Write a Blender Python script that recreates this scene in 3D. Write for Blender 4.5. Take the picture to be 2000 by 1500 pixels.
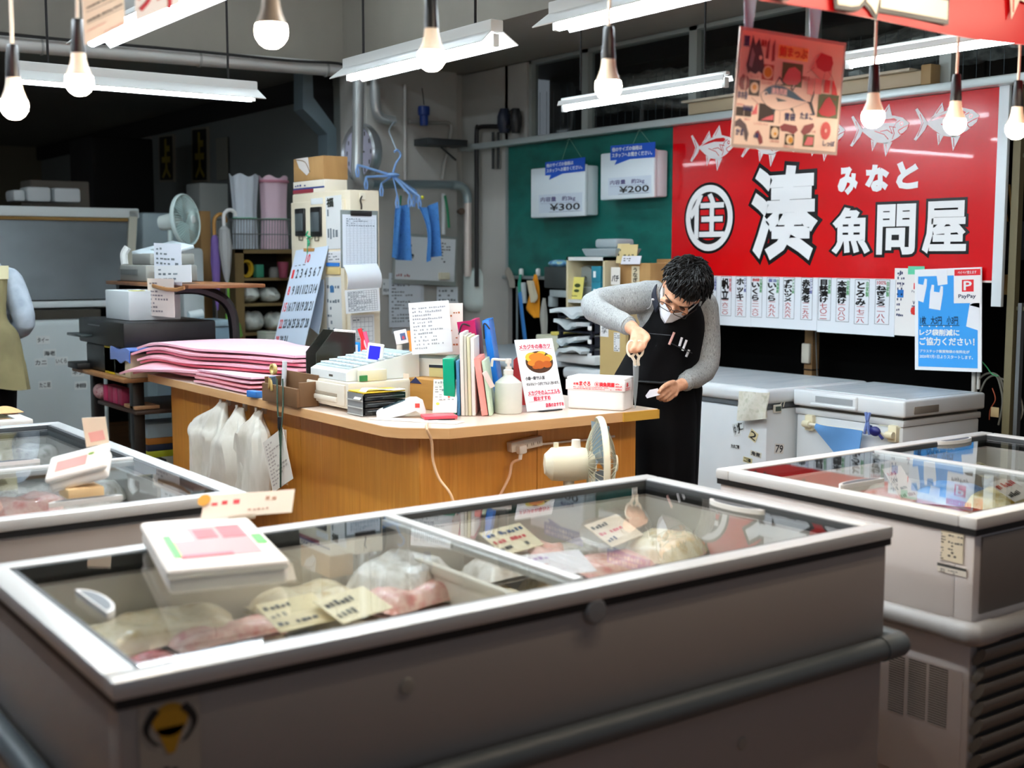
import bpy, bmesh, math, random
from math import sin, cos, pi, radians, sqrt
from mathutils import Vector as V, Matrix, noise
for _o in list(bpy.data.objects): bpy.data.objects.remove(_o)
SC = bpy.context.scene
COL = SC.collection
# ---------------------------------------------------------------- camera
FPX, EYE = 2414.0, 1.55
_pit = math.atan2(250, FPX); _yaw = math.atan2(3365, math.hypot(FPX, 250))
CF = V((cos(_yaw)*cos(_pit), sin(_yaw)*cos(_pit), -sin(_pit)))
CR = V((sin(_yaw), -cos(_yaw), 0)); CU = CR.cross(CF)
EYEP = V((0, 0, EYE))
cd = bpy.data.cameras.new('camera'); cam = bpy.data.objects.new('camera', cd); COL.objects.link(cam)
cd.sensor_width = 36; cd.lens = FPX/2000*36; cd.clip_start = .05; cd.clip_end = 100
cam.matrix_world = Matrix.Translation(EYEP) @ Matrix((CR, CU, -CF)).transposed().to_4x4()
cd.dof.use_dof = True; cd.dof.focus_distance = 5.1; cd.dof.aperture_fstop = 2.7; cd.dof.aperture_blades = 0
SC.camera = cam
# ---------------------------------------------------------------- world and exposure
wd = bpy.data.worlds.new('world'); SC.world = wd; wd.use_nodes = True
_b = wd.node_tree.nodes['Background']; _b.inputs[0].default_value = (.80, .87, 1, 1); _b.inputs[1].default_value = .06
SC.view_settings.view_transform = 'Standard'; SC.view_settings.look = 'None'
SC.view_settings.exposure = 1.52; SC.view_settings.gamma = 1; SC.view_settings.use_curve_mapping = False
SC.cycles.use_denoising = True
SC.cycles.max_bounces = 8; SC.cycles.diffuse_bounces = 4; SC.cycles.glossy_bounces = 4
SC.cycles.transparent_max_bounces = 16; SC.cycles.transmission_bounces = 6
SC.cycles.sample_clamp_indirect = 6; SC.cycles.caustics_reflective = False; SC.cycles.caustics_refractive = False
# ---------------------------------------------------------------- where a line of sight meets a plane of the room
def ray(x, y): return CF + CR*((x-1000)/FPX) - CU*((y-750)/FPX)
def PA(x, y, a): v = ray(x, y); return EYEP + v*(a/v.x)
def PB(x, y, b): v = ray(x, y); return EYEP + v*(b/v.y)
def PZ(x, y, z): v = ray(x, y); return EYEP + v*((z-EYE)/v.z)
def PD(x, y, d): return EYEP + ray(x, y)*d
# ---------------------------------------------------------------- materials
def lin(h):
    c = [int(h[i:i+2], 16)/255 for i in (0, 2, 4)]
    return tuple(x/12.92 if x <= .04045 else ((x+.055)/1.055)**2.4 for x in c) + (1,)
MATS = {}
def mt(h, rough=.55, metal=0, emit=0, spec=.5, alpha=1, bump=0, bscale=60, trans=0, coat=0, sheen=0):
    k = (h, rough, metal, emit, spec, alpha, bump, bscale, trans, coat, sheen)
    if k in MATS: return MATS[k]
    m = bpy.data.materials.new('m_'+h); m.use_nodes = True; nt = m.node_tree
    p = nt.nodes['Principled BSDF']; c = lin(h)
    p.inputs['Base Color'].default_value = c; p.inputs['Roughness'].default_value = rough
    p.inputs['Metallic'].default_value = metal; p.inputs['Specular IOR Level'].default_value = spec
    p.inputs['Alpha'].default_value = alpha; p.inputs['Transmission Weight'].default_value = trans
    p.inputs['Coat Weight'].default_value = coat; p.inputs['Sheen Weight'].default_value = sheen
    if emit: p.inputs['Emission Color'].default_value = c; p.inputs['Emission Strength'].default_value = emit
    if bump:
        n = nt.nodes.new('ShaderNodeTexNoise'); n.inputs['Scale'].default_value = bscale; n.inputs['Detail'].default_value = 4
        tc = nt.nodes.new('ShaderNodeTexCoord'); nt.links.new(tc.outputs['Object'], n.inputs['Vector'])
        b = nt.nodes.new('ShaderNodeBump'); b.inputs['Strength'].default_value = bump; b.inputs['Distance'].default_value = .01
        nt.links.new(n.outputs['Fac'], b.inputs['Height']); nt.links.new(b.outputs['Normal'], p.inputs['Normal'])
    MATS[k] = m; return m
def noisy(cs, scale=(5, 5, 5), rough=.6, detail=5, bump=0, pos=None, metal=0, spec=.5, dist=.004, nrough=.5, distort=0):
    """colours blended by a stretched noise: grain, stains, heather, foil"""
    k = ('n', tuple(cs), tuple(scale), rough, detail, bump, metal, distort)
    if k in MATS: return MATS[k]
    m = bpy.data.materials.new('n_'+cs[0]); m.use_nodes = True; nt = m.node_tree; L = nt.links.new
    p = nt.nodes['Principled BSDF']; p.inputs['Roughness'].default_value = rough; p.inputs['Metallic'].default_value = metal
    p.inputs['Specular IOR Level'].default_value = spec
    tc = nt.nodes.new('ShaderNodeTexCoord'); mp = nt.nodes.new('ShaderNodeMapping'); mp.inputs['Scale'].default_value = scale
    n = nt.nodes.new('ShaderNodeTexNoise'); n.inputs['Scale'].default_value = 1; n.inputs['Detail'].default_value = detail
    n.inputs['Roughness'].default_value = nrough; n.inputs['Distortion'].default_value = distort
    r = nt.nodes.new('ShaderNodeValToRGB'); e = r.color_ramp.elements
    pos = pos or [.3+.4*i/(len(cs)-1) for i in range(len(cs))]
    e[0].position = pos[0]; e[0].color = lin(cs[0]); e[1].position = pos[-1]; e[1].color = lin(cs[-1])
    for c, q in list(zip(cs, pos))[1:-1]: x = e.new(q); x.color = lin(c)
    L(tc.outputs['Object'], mp.inputs['Vector']); L(mp.outputs['Vector'], n.inputs['Vector']); L(n.outputs['Fac'], r.inputs['Fac'])
    L(r.outputs['Color'], p.inputs['Base Color'])
    if bump:
        b = nt.nodes.new('ShaderNodeBump'); b.inputs['Strength'].default_value = bump; b.inputs['Distance'].default_value = dist
        L(n.outputs['Fac'], b.inputs['Height']); L(b.outputs['Normal'], p.inputs['Normal'])
    MATS[k] = m; return m
def glass(tint='f4fbfa', f=.06, gain=1.0, rough=.02):
    k = ('g', tint, f, gain, rough)
    if k in MATS: return MATS[k]
    m = bpy.data.materials.new('glass'); m.use_nodes = True; nt = m.node_tree; nt.nodes.clear(); L = nt.links.new
    o = nt.nodes.new('ShaderNodeOutputMaterial'); mx = nt.nodes.new('ShaderNodeMixShader')
    t = nt.nodes.new('ShaderNodeBsdfTransparent'); t.inputs[0].default_value = lin(tint)
    g = nt.nodes.new('ShaderNodeBsdfGlossy'); g.inputs['Roughness'].default_value = rough
    lw = nt.nodes.new('ShaderNodeLayerWeight'); lw.inputs['Blend'].default_value = .5
    pw = nt.nodes.new('ShaderNodeMath'); pw.operation = 'POWER'; pw.inputs[1].default_value = 4.5; L(lw.outputs['Facing'], pw.inputs[0])
    mm = nt.nodes.new('ShaderNodeMath'); mm.operation = 'MULTIPLY_ADD'; mm.inputs[1].default_value = gain; mm.inputs[2].default_value = f
    mm.use_clamp = True
    L(pw.outputs[0], mm.inputs[0]); L(mm.outputs[0], mx.inputs[0]); L(t.outputs[0], mx.inputs[1]); L(g.outputs[0], mx.inputs[2]); L(mx.outputs[0], o.inputs[0])
    MATS[k] = m; return m
WHITE = mt('eceeee', .45); PAPER = mt('f1f2f2', .7); BLACK = mt('0b0b0c', .5); STEEL = mt('b9c0c2', .32, .85)
# ---------------------------------------------------------------- mesh builder
def frame(o, u, v):
    u = V(u).normalized(); v = V(v); v = (v-u*v.dot(u)).normalized(); n = u.cross(v)
    M = Matrix((u, v, n)).transposed().to_4x4(); M.translation = V(o); return M
def wallA(p): return frame(p, (0, -1, 0), (0, 0, 1))      # faces -x
def wallB(p): return frame(p, (1, 0, 0), (0, 0, 1))       # faces -y
def rotz(o, rz): return Matrix.Translation(V(o)) @ Matrix.Rotation(rz, 4, 'Z')
_tc = {}
def glyphs(s, bold):
    k = (s, round(bold, 3))
    if k in _tc: return _tc[k]
    cu = bpy.data.curves.new('t', 'FONT'); cu.body = s; cu.size = 1; cu.resolution_u = 2; cu.align_x = 'CENTER'
    if bold: cu.bevel_depth = bold; cu.bevel_resolution = 1
    o = bpy.data.objects.new('t', cu); me = o.to_mesh()
    vs = [v.co.copy() for v in me.vertices]; fs = [tuple(p.vertices) for p in me.polygons]
    o.to_mesh_clear(); bpy.data.objects.remove(o); bpy.data.curves.remove(cu)
    _tc[k] = (vs, fs); return vs, fs
class MB:
    def __init__(s): s.v = []; s.f = []
    def _add(s, vs, fs):
        n = len(s.v); s.v += [V(x) for x in vs]; s.f += [tuple(i+n for i in f) for f in fs]; return s
    def bm_(s, bm, M=None):
        bm.verts.index_update(); s._add([(M @ v.co if M else v.co.copy()) for v in bm.verts], [tuple(v.index for v in f.verts) for f in bm.faces]); bm.free(); return s
    def box(s, c, sz, M=None, bev=0, seg=2, taper=1):
        bm = bmesh.new(); bmesh.ops.create_cube(bm, size=1)
        for v in bm.verts:
            k = taper if v.co.z < 0 else 1
            v.co = V((v.co.x*sz[0]*k, v.co.y*sz[1]*k, v.co.z*sz[2]))
        if bev: bmesh.ops.bevel(bm, geom=bm.edges[:], offset=min(bev, min(sz)*.49), segments=seg, affect='EDGES', profile=.5)
        T_ = Matrix.Translation(V(c)); return s.bm_(bm, (M @ T_) if M else T_)
    def bx(s, lo, hi, bev=0, M=None, seg=2):
        lo, hi = V(lo), V(hi); return s.box((lo+hi)/2, [abs(x) for x in (hi-lo)], M, bev, seg)
    def lathe(s, prof, M=None, n=24, arc=1.0):
        vs, fs = [], []; m = n if arc >= 1 else n+1
        for r, z in prof:
            for i in range(m):
                a = 2*pi*arc*i/n; vs.append(V((r*cos(a), r*sin(a), z)))
        for j in range(len(prof)-1):
            for i in range(n):
                k = (i+1) % m; fs.append((j*m+i, j*m+k, (j+1)*m+k, (j+1)*m+i))
        if prof[0][0] > 1e-6 and arc >= 1 and prof[0] != prof[-1]: fs.append(tuple(range(m-1, -1, -1)))
        if prof[-1][0] > 1e-6 and arc >= 1 and prof[0] != prof[-1]: fs.append(tuple((len(prof)-1)*m+i for i in range(m)))
        if M: vs = [M @ v for v in vs]
        return s._add(vs, fs)
    def cyl(s, p0, p1, r, r2=None, n=14):
        p0, p1 = V(p0), V(p1); d = p1-p0; q = d.to_track_quat('Z', 'Y').to_matrix().to_4x4(); q.translation = p0
        return s.lathe([(r, 0), (r if r2 is None else r2, d.length)], q, n)
    def tube(s, pts, r, n=8, flat=None, closed=False):
        pts = [V(p) for p in pts]; R_ = r if isinstance(r, (list, tuple)) else [r]*len(pts); vs, fs = [], []; up = None; N = len(pts)
        for i, p in enumerate(pts):
            a, b = (pts[i-1], pts[(i+1) % N]) if closed else (pts[max(i-1, 0)], pts[min(i+1, N-1)])
            t = (b-a).normalized()
            if up is None: up = t.orthogonal().normalized() if flat is None else V(flat)
            up = (up-t*up.dot(t))
            up = up.normalized() if up.length > 1e-6 else t.orthogonal().normalized()
            w = t.cross(up)
            ru, rw = R_[i] if isinstance(R_[i], (tuple, list)) else (R_[i], R_[i])
            for k in range(n):
                an = 2*pi*k/n; vs.append(p+up*(cos(an)*ru)+w*(sin(an)*rw))
        m = N if closed else N-1
        for i in range(m):
            for k in range(n):
                i2 = (i+1) % N; fs.append((i*n+k, i*n+(k+1) % n, i2*n+(k+1) % n, i2*n+k))
        if not closed: fs.append(tuple(range(n-1, -1, -1))); fs.append(tuple((N-1)*n+k for k in range(n)))
        return s._add(vs, fs)
    def ell(s, c, r, M=None, n=20, m=12):
        vs, fs = [], []
        for j in range(m+1):
            t = pi*j/m
            for i in range(n):
                a = 2*pi*i/n; vs.append(V((r[0]*sin(t)*cos(a), r[1]*sin(t)*sin(a), r[2]*cos(t))))
        for j in range(m):
            for i in range(n): fs.append((j*n+i, (j+1)*n+i, (j+1)*n+(i+1) % n, j*n+(i+1) % n))
        T_ = Matrix.Translation(V(c)); T_ = T_ @ M if M else T_
        return s._add([T_ @ v for v in vs], fs)
    def prism(s, poly, M, z0, z1):
        n = len(poly); area = sum(poly[i][0]*poly[(i+1) % n][1]-poly[(i+1) % n][0]*poly[i][1] for i in range(n))
        if area < 0: poly = poly[::-1]
        vs = [M @ V((x, y, z0)) for x, y in poly]+[M @ V((x, y, z1)) for x, y in poly]
        fs = [tuple(range(n-1, -1, -1)), tuple(range(n, 2*n))]+[(i, (i+1) % n, n+(i+1) % n, n+i) for i in range(n)]
        return s._add(vs, fs)
    def rect(s, u0, v0, u1, v1, M, z=.001, t=.001): return s.prism([(u0, v0), (u1, v0), (u1, v1), (u0, v1)], M, z-t, z)
    def disc(s, u, v, ru, rv, M, z=.001, t=.001, n=24): return s.prism([(u+ru*cos(2*pi*i/n), v+rv*sin(2*pi*i/n)) for i in range(n)], M, z-t, z)
    def ring(s, u, v, r0, r1, M, z=.001, n=32, kv=1):
        vs = []; fs = []
        for i in range(n):
            a = 2*pi*i/n
            for r in (r0, r1): vs.append(M @ V((u+r*cos(a), v+r*kv*sin(a), z)))
        for i in range(n): j = (i+1) % n; fs.append((2*i, 2*i+1, 2*j+1, 2*j))
        return s._add(vs, fs)
    def line(s, pts, w, M, z=.001):
        for (a, b) in zip(pts, pts[1:]):
            a, b = V((a[0], a[1])), V((b[0], b[1])); d = b-a
            if d.length < 1e-6: continue
            n = V((-d.y, d.x)).normalized()*w/2; e = d.normalized()*w*.3
            q = [a-n-e, b-n+e, b+n+e, a+n-e]; s._add([M @ V((p.x, p.y, z)) for p in q], [(0, 1, 2, 3)])
        return s
    def grid(s, fn, nu, nv, thick=0):
        P_ = [[V(fn(i/nu, j/nv)) for i in range(nu+1)] for j in range(nv+1)]
        vs = [p for row in P_ for p in row]; w = nu+1
        fs = [(j*w+i, j*w+i+1, (j+1)*w+i+1, (j+1)*w+i) for j in range(nv) for i in range(nu)]
        if thick:
            n0 = len(vs); nr = []
            for j in range(nv+1):
                for i in range(nu+1):
                    a = P_[j][min(i+1, nu)]-P_[j][max(i-1, 0)]; b = P_[min(j+1, nv)][i]-P_[max(j-1, 0)][i]; c = a.cross(b)
                    nr.append(c.normalized() if c.length > 1e-9 else V((0, 0, 1)))
            vs = vs+[v-n*thick for v, n in zip(vs, nr)]
            fs = fs+[tuple(i+n0 for i in f[::-1]) for f in fs]
            rim = [i for i in range(w)]+[j*w+nu for j in range(1, nv+1)]+[nv*w+i for i in range(nu-1, -1, -1)]+[j*w for j in range(nv-1, 0, -1)]
            for a, b in zip(rim, rim[1:]+rim[:1]): fs.append((b, a, a+n0, b+n0))
        return s._add(vs, fs)
    def text(s, t, M, u0, v0, u1, v1, bold=0, z=.002, keep=False, rot=0):
        """lettering that fills the rectangle u0,v0-u1,v1 of the frame M; bold is a stroke thickening in metres"""
        vs, fs = glyphs(t, 0)
        x0, x1 = min(v.x for v in vs), max(v.x for v in vs); y0, y1 = min(v.y for v in vs), max(v.y for v in vs)
        sx, sy = (u1-u0)/max(x1-x0, .05), (v1-v0)/max(y1-y0, .05)
        if keep: sx = sy = min(sx, sy)
        if bold: vs, fs = glyphs(t, bold/((abs(sx)+abs(sy))/2))
        cu_, cv_ = (u0+u1)/2, (v0+v1)/2; cx, cy = (x0+x1)/2, (y0+y1)/2; c_, s_ = cos(rot), sin(rot); out = []
        for v in vs:
            a, b = (v.x-cx)*sx, (v.y-cy)*sy
            out.append(M @ V((cu_+a*c_-b*s_, cv_+a*s_+b*c_, z+max(-.0004, min(.0004, v.z*.02)))))
        return s._add(out, fs)
    def scrib(s, M, u0, v0, u1, v1, rows, seed=1, fill=.6, z=.0015, cells=16):
        """rows of unreadably small print"""
        rd = random.Random(seed); h = (v1-v0)/rows; w = (u1-u0)/cells
        for r in range(rows):
            n = rd.randint(int(cells*fill*.6), cells)
            for c in range(n):
                if rd.random() < .2: continue
                a = u0+c*w+rd.uniform(0, .15)*w; b = v1-(r+1)*h+h*rd.uniform(.25, .35)
                s.rect(a, b, a+w*rd.uniform(.5, .85), b+h*rd.uniform(.3, .5), M, z, .0004)
        return s
    def mesh(s, name, mat, smooth=35, inv=None, off=None):
        me = bpy.data.meshes.new(name)
        vs = s.v
        if inv is not None: vs = [inv @ v for v in vs]
        if off is not None: vs = [v-off for v in vs]
        me.from_pydata(vs, [], s.f); me.validate(); me.update()
        bm = bmesh.new(); bm.from_mesh(me); bmesh.ops.recalc_face_normals(bm, faces=bm.faces[:]); bm.to_mesh(me); bm.free()
        me.materials.append(mat)
        if smooth: me.shade_smooth(); me.set_sharp_from_angle(angle=radians(smooth))
        return me
XF = {}
def tag(o, label=None, cat=None, group=None, kind=None):
    for k, v in (('label', label), ('category', cat), ('group', group), ('kind', kind)):
        if v: o[k] = v
    return o
def T(name, label, cat, loc=(0, 0, 0), rz=0, group=None):
    o = bpy.data.objects.new(name, None); COL.objects.link(o); o.empty_display_size = .05
    o.location = V(loc); o.rotation_euler = (0, 0, rz); XF[o.name] = rotz(loc, rz).inverted(); return tag(o, label, cat, group)
def P(name, mb, mat, parent, label=None, smooth=35, kind=None):
    """a part, its shape given in room coordinates (or about the origin when its thing still stands there)"""
    inv = XF[parent.name]; o = bpy.data.objects.new(name, mb.mesh(name, mat, smooth, inv)); COL.objects.link(o)
    o.parent = parent; XF[o.name] = inv; return tag(o, label, kind=kind)
def S(name, mb, mat, label, cat, group=None, smooth=35, kind=None):
    xs = [[v[i] for v in mb.v] for i in range(3)]
    off = V(((min(xs[0])+max(xs[0]))/2, (min(xs[1])+max(xs[1]))/2, min(xs[2])))
    o = bpy.data.objects.new(name, mb.mesh(name, mat, smooth, off=off)); COL.objects.link(o); o.location = off
    XF[o.name] = Matrix.Translation(-off); return tag(o, label, cat, group, kind)
def ST(name, mb, mat, smooth=35):
    o = bpy.data.objects.new(name, mb.mesh(name, mat, smooth)); COL.objects.link(o); o['kind'] = 'structure'; XF[o.name] = Matrix(); return o
def dup(t, loc, rz=None, label=None, group=None):
    def cp(o, par):
        c = o.copy(); COL.objects.link(c)
        if par: c.parent = par
        for ch in o.children: cp(ch, c)
        return c
    c = cp(t, None); c.location = V(loc)
    if rz is not None: c.rotation_euler = (0, 0, rz)
    if label: c['label'] = label
    if group: c['group'] = group
    return c
def smoothp(pts, k=6):
    pts = [V(p) for p in pts]; out = []
    for i in range(len(pts)-1):
        p0, p1, p2, p3 = pts[max(i-1, 0)], pts[i], pts[i+1], pts[min(i+2, len(pts)-1)]
        for j in range(k):
            t = j/k; out.append(.5*((2*p1)+(p2-p0)*t+(2*p0-5*p1+4*p2-p3)*t*t+(3*p1-p0-3*p2+p3)*t**3))
    return out+[pts[-1]]
def blob(mb, name, mat, parent, voxel=.006, smooth=6, label=None, cat=None, group=None, subdiv=0):
    """melts overlapping rounded volumes into one continuous skin"""
    me0 = mb.mesh('tmp', mat, 0); o = bpy.data.objects.new('tmp', me0); COL.objects.link(o)
    r = o.modifiers.new('r', 'REMESH'); r.mode = 'VOXEL'; r.voxel_size = voxel
    if smooth: q = o.modifiers.new('s', 'SMOOTH'); q.iterations = smooth; q.factor = .5
    dg = bpy.context.evaluated_depsgraph_get(); me = bpy.data.meshes.new_from_object(o.evaluated_get(dg), depsgraph=dg)
    bpy.data.objects.remove(o); me.name = name; me.materials.clear(); me.materials.append(mat); me.shade_smooth()
    ob = bpy.data.objects.new(name, me); COL.objects.link(ob)
    if parent is not None:
        me.transform(XF[parent.name]); ob.parent = parent; XF[ob.name] = XF[parent.name]
        if label: ob['label'] = label
    else: tag(ob, label, cat, group); XF[ob.name] = Matrix()
    return ob
# ================================================================ the room
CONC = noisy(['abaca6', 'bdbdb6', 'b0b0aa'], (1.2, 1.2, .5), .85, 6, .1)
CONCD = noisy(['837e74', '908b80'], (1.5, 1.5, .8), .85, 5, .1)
OLIVE = noisy(['7d7a66', '8a8772'], (.8, .8, .8), .9)
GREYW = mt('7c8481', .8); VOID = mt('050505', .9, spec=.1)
FLOORM = noisy(['5a3a22', '7a5433', '8a6440'], (1.2, 9, 1), .45, 6)
ST('floor', MB().bx((-6, -4, -.1), (9, 18, 0)), FLOORM)
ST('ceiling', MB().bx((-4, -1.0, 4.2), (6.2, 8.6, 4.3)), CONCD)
xl = PB(690, 300, 8.4).x
ST('wall_back', MB().bx((xl, 8.4, 0), (5.62, 8.6, 4.2)), CONC)
ST('trim_1', MB().bx((PB(716, 300, 8.32).x, 8.32, 0), (PB(893, 300, 8.32).x, 8.41, 4.2), .01), CONC)      # shallow pier in the back wall
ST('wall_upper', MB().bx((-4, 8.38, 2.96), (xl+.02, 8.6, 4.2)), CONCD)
ST('ceiling_rear', MB().bx((-4, 8.6, 2.97), (4.7, 17.2, 3.05)), GREYW)
ST('wall_rear', MB().bx((-4, 17, 0), (4.8, 17.2, 3.05)), OLIVE)
ST('wall_side', MB().bx((4.62, 8.6, 0), (4.8, 17, 3.0)), GREYW)
ST('trim_2', MB().bx((4.56, 8.8, 2.80), (4.63, 17, 2.97)), mt('1c1d1c', .8))
ST('trim_3', MB().bx((-3.9, 16.9, 2.25), (2.5, 17.0, 2.33)), mt('4a4838', .8))
# steel frame with a haunch at the edge of the opening
M = wallB((0, 8.75, 0)); q = lambda x, y, b=8.75: (PB(x, y, b).x, PB(x, y, b).z)
mb = MB(); mb.prism([q(592, 128), q(610, 128), q(612, 190), q(662, 258), q(664, 380), q(664, 700), q(640, 700), q(640, 262), q(592, 212)], M, -.16, 0)
ST('trim_4', mb, mt('7f949c', .5, .1))
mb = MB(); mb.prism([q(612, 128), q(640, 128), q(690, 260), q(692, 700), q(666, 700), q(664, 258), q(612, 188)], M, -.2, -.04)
ST('trim_5', mb, mt('17191b', .6))  # near-black strip filling the dark gap beside the steel frame
# wall with the board, the banner and the row of windows
WA = 5.56
ST('wall_right', MB().bx((WA, 7.762, 0), (WA+.1, 8.45, 2.98)).bx((WA, -1, 2.985), (WA+.2, 8.45, 4.2)).bx((WA, 7.52, 2.421), (WA+.1, 7.8, 2.98)), CONC)
ST('wall_lower', MB().bx((5.95, 2.0, 0), (6.0, 7.9, 2.36)).bx((5.6, 7.75, 0), (5.95, 7.78, 1.40)).bx((5.5625, 2.0, 2.355), (6.0, 7.745, 2.374)), VOID)  # near-black colour stands for the darkness of the opening below the banner
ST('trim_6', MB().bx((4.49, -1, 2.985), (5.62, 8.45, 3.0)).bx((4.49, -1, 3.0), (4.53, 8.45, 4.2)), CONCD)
ST('trim_7', MB().bx((5.47, 2.6, 2.375), (5.6, 8.3, 2.42), .008), mt('cfdcdc', .35, .3))
# windows: dark room behind, a foil duct hangs there
FR = mt('aab2ac', .45, .3)
GL = glass('eef2f2', .05, .8, .015)
wb = [7.51, PA(1140, 200, 5.56).y, PA(1350, 160, 5.56).y, PA(1578, 120, 5.56).y, PA(1843, 140, 5.56).y, 2.4]
for i in range(5):
    b1, b0 = wb[i], wb[i+1]
    w = MB().bx((5.57, b1-.035, 2.40), (5.63, b1+.0, 2.985)).bx((5.57, b0, 2.40), (5.63, b0+.035, 2.985)).bx((5.57, b0, 2.40), (5.63, b1, 2.43)).bx((5.57, b0, 2.96), (5.63, b1, 2.985))
    o = ST('window_%d' % (i+1), w, FR)
    P('pane', MB().bx((5.605, b0+.03, 2.42), (5.61, b1-.03, 2.97)), GL, o)
    wr = MB(); n = int((b1-b0)/.075)
    for k in range(1, n): wr.bx((5.611, b0+k*(b1-b0)/n-.0012, 2.42), (5.613, b0+k*(b1-b0)/n+.0012, 2.75))
    P('wire', wr, mt('6a7076', .5, .4), o)
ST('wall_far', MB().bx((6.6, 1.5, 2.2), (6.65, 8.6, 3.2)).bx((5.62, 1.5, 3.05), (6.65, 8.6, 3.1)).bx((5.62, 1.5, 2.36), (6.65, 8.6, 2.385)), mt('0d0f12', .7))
FOIL = noisy(['a8a9a6', 'e2e2dd', '8c8d8f'], (14, 9, 14), .32, 4, .9, metal=.55, dist=.03)
def duct(i, t):
    b = 2.4+i*4.9; a = 2*pi*t; r = .13+.028*noise.noise(V((b*4, cos(a)*2, sin(a)*2)))+.02*noise.noise(V((b*13, cos(a)*4, sin(a)*4)))
    return (6.05+r*cos(a), b, 2.70+.03*sin(b*2)+r*sin(a))
mb = MB(); mb.grid(duct, 160, 22)
S('air_duct', mb, FOIL, 'crumpled silver foil air duct running behind the row of dark windows', 'duct', smooth=20)
# ================================================================ lamps
TUBE2 = mt('e9f5ff', .4, emit=14); TUBE = mt('e9f5ff', .4, emit=26); LAMPW = mt('e8ebe8', .4); CORD = mt('141414', .6)
def lamp(name, label, x, y, z, L, along, cords=True, rw=1, tube=None):
    """fluorescent batten: housing, slanted reflector and one tube, hung on black cords"""
    t = T(name, label, 'fluorescent lamp', (x, y, z), 0, 'fluorescent lamps above the shop floor')
    M = rotz((x, y, z), pi/2 if along == 'y' else 0)
    h = L/2
    P('housing', MB().box((0, 0, .085-.012*(1-rw)), (L, .062 if rw > .5 else .03, .05 if rw > .5 else .018), M, .006), LAMPW, t)
    r = MB()
    for s_ in (-1, 1): r._add([M @ V(p) for p in [(-h, s_*.028, .062), (h, s_*.028, .062), (h+.02*rw, s_*(.028+.060*rw), .012+.03*(1-rw)), (-h-.02*rw, s_*(.028+.060*rw), .012+.03*(1-rw)), (-h, s_*.030, .066), (h, s_*.030, .066), (h+.02*rw, s_*(.03+.060*rw), .016+.03*(1-rw)), (-h-.02*rw, s_*(.03+.060*rw), .016+.03*(1-rw))]],
                              [(0, 1, 2, 3), (7, 6, 5, 4), (0, 4, 5, 1), (1, 5, 6, 2), (2, 6, 7, 3), (3, 7, 4, 0)])
    P('reflector', r, LAMPW, t)
    P('tube', MB().cyl(M @ V((-h+.03, 0, .022)), M @ V((h-.03, 0, .022)), .019 if rw > .5 else .013, n=12), tube or TUBE, t)
    for s_ in (-1, 1): P('tube_socket', MB().box((s_*(h-.018), 0, .03), (.025, .03, .05), M, .004), LAMPW, t)
    if cords:
        for s_ in (-1, 1): P('cord', MB().tube([M @ V((s_*h*.75, 0, .11)), M @ V((s_*h*.75, 0, (4.2 if y < 8.6 else 2.99)-z))], .006, 6), CORD, t)
    return t
lamp('fluorescent_lamp', 'white fluorescent lamp above the counter clutter, near the hanging blue cloths', 2.91, 4.76, 2.38, 1.25, 'y')
lamp('fluorescent_lamp', 'white fluorescent lamp above the bending shop worker, beside the dark windows', 2.90, 3.10, 2.38, 1.30, 'y')
lamp('fluorescent_lamp', 'white fluorescent lamp behind the hanging price cards', 1.60, 4.50, 2.38, 1.25, 'y')
lamp('fluorescent_lamp', 'white fluorescent lamp hung crosswise over the freezer with the raised lid', 2.25, 6.37, 2.38, 1.25, 'x')
lamp('fluorescent_lamp', 'white fluorescent lamp in the rear room, beyond the picture edge', -.6, 12.2, 2.75, 1.25, 'y')  # unseen lamp added to lighten the rear room
lamp('fluorescent_lamp', 'slim white fluorescent lamp before the dark windows, over the middle of the banner wall', 4.43, 5.0, 2.36, 1.30, 'y', True, .12, TUBE2)
lamp('fluorescent_lamp', 'slim white fluorescent lamp before the dark windows, passing behind the tuna poster', 4.44, 3.02, 2.36, 1.25, 'y', True, .12, TUBE2)
for x, y in ((3.4, 6.9), (3.3, 4.6), (1.3, 6.6), (1.2, 4.6), (-.9, 5.6)):  # unseen lamps added to spread light over the back wall and hall
    lamp('fluorescent_lamp', 'white fluorescent lamp fixed high under the hall ceiling, out of the picture', x, y, 3.98, 1.25, 'y')
for x, y in ((1.6, 2.85), (.3, 3.3), (.3, 5.6)):  # unseen lamps put in beyond the visible rows for brightness
    lamp('fluorescent_lamp', 'white fluorescent lamp out of the picture, above the shop floor', x, y, 2.38, 1.25, 'y')
# hanging bulbs
BULB = mt('ffead0', .4, emit=78); NECK = mt('efdcc4', .4); SOCK = mt('0d0d0e', .35); WCORD = mt('e3d3bd', .6)
def bulb(px, py, dpx, ctop, label):
    d = FPX*.062/dpx; c = PD(px, py, d); x, y, z = c
    t = T('pendant_bulb', label, 'light bulb', (x, y, z-.031), 0, 'warm bulbs hung on cords')
    M = Matrix.Translation(c)
    P('bulb_globe', MB().lathe([(0, -.031), (.012, -.029), (.022, -.022), (.029, -.011), (.031, 0), (.0295, .012), (.0295, .0125)], M, 20), BULB, t)
    P('bulb_neck', MB().lathe([(.0297, .0125), (.026, .022), (.021, .034), (.0175, .048), (.016, .062), (.0155, .066), (0, .066)], M, 20), NECK, t)
    P('socket', MB().lathe([(.0165, .064), (.0165, .072), (.0145, .10), (.013, .135), (.011, .14), (0, .14)], M, 16), SOCK, t)
    P('cord', MB().tube(smoothp([(x, y, z+.138), (x+.002, y, z+.25), (x-.002, y, ctop-.05), (x, y, ctop)], 3), .0042, 8), WCORD, t)
bulb(28, 207, 52, 2.62, 'warm bulb at the end of the row, above the third freezer, its cord looped')
bulb(155, 160, 53, 2.62, 'warm bulb beside the white 300 yen price card')
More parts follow.
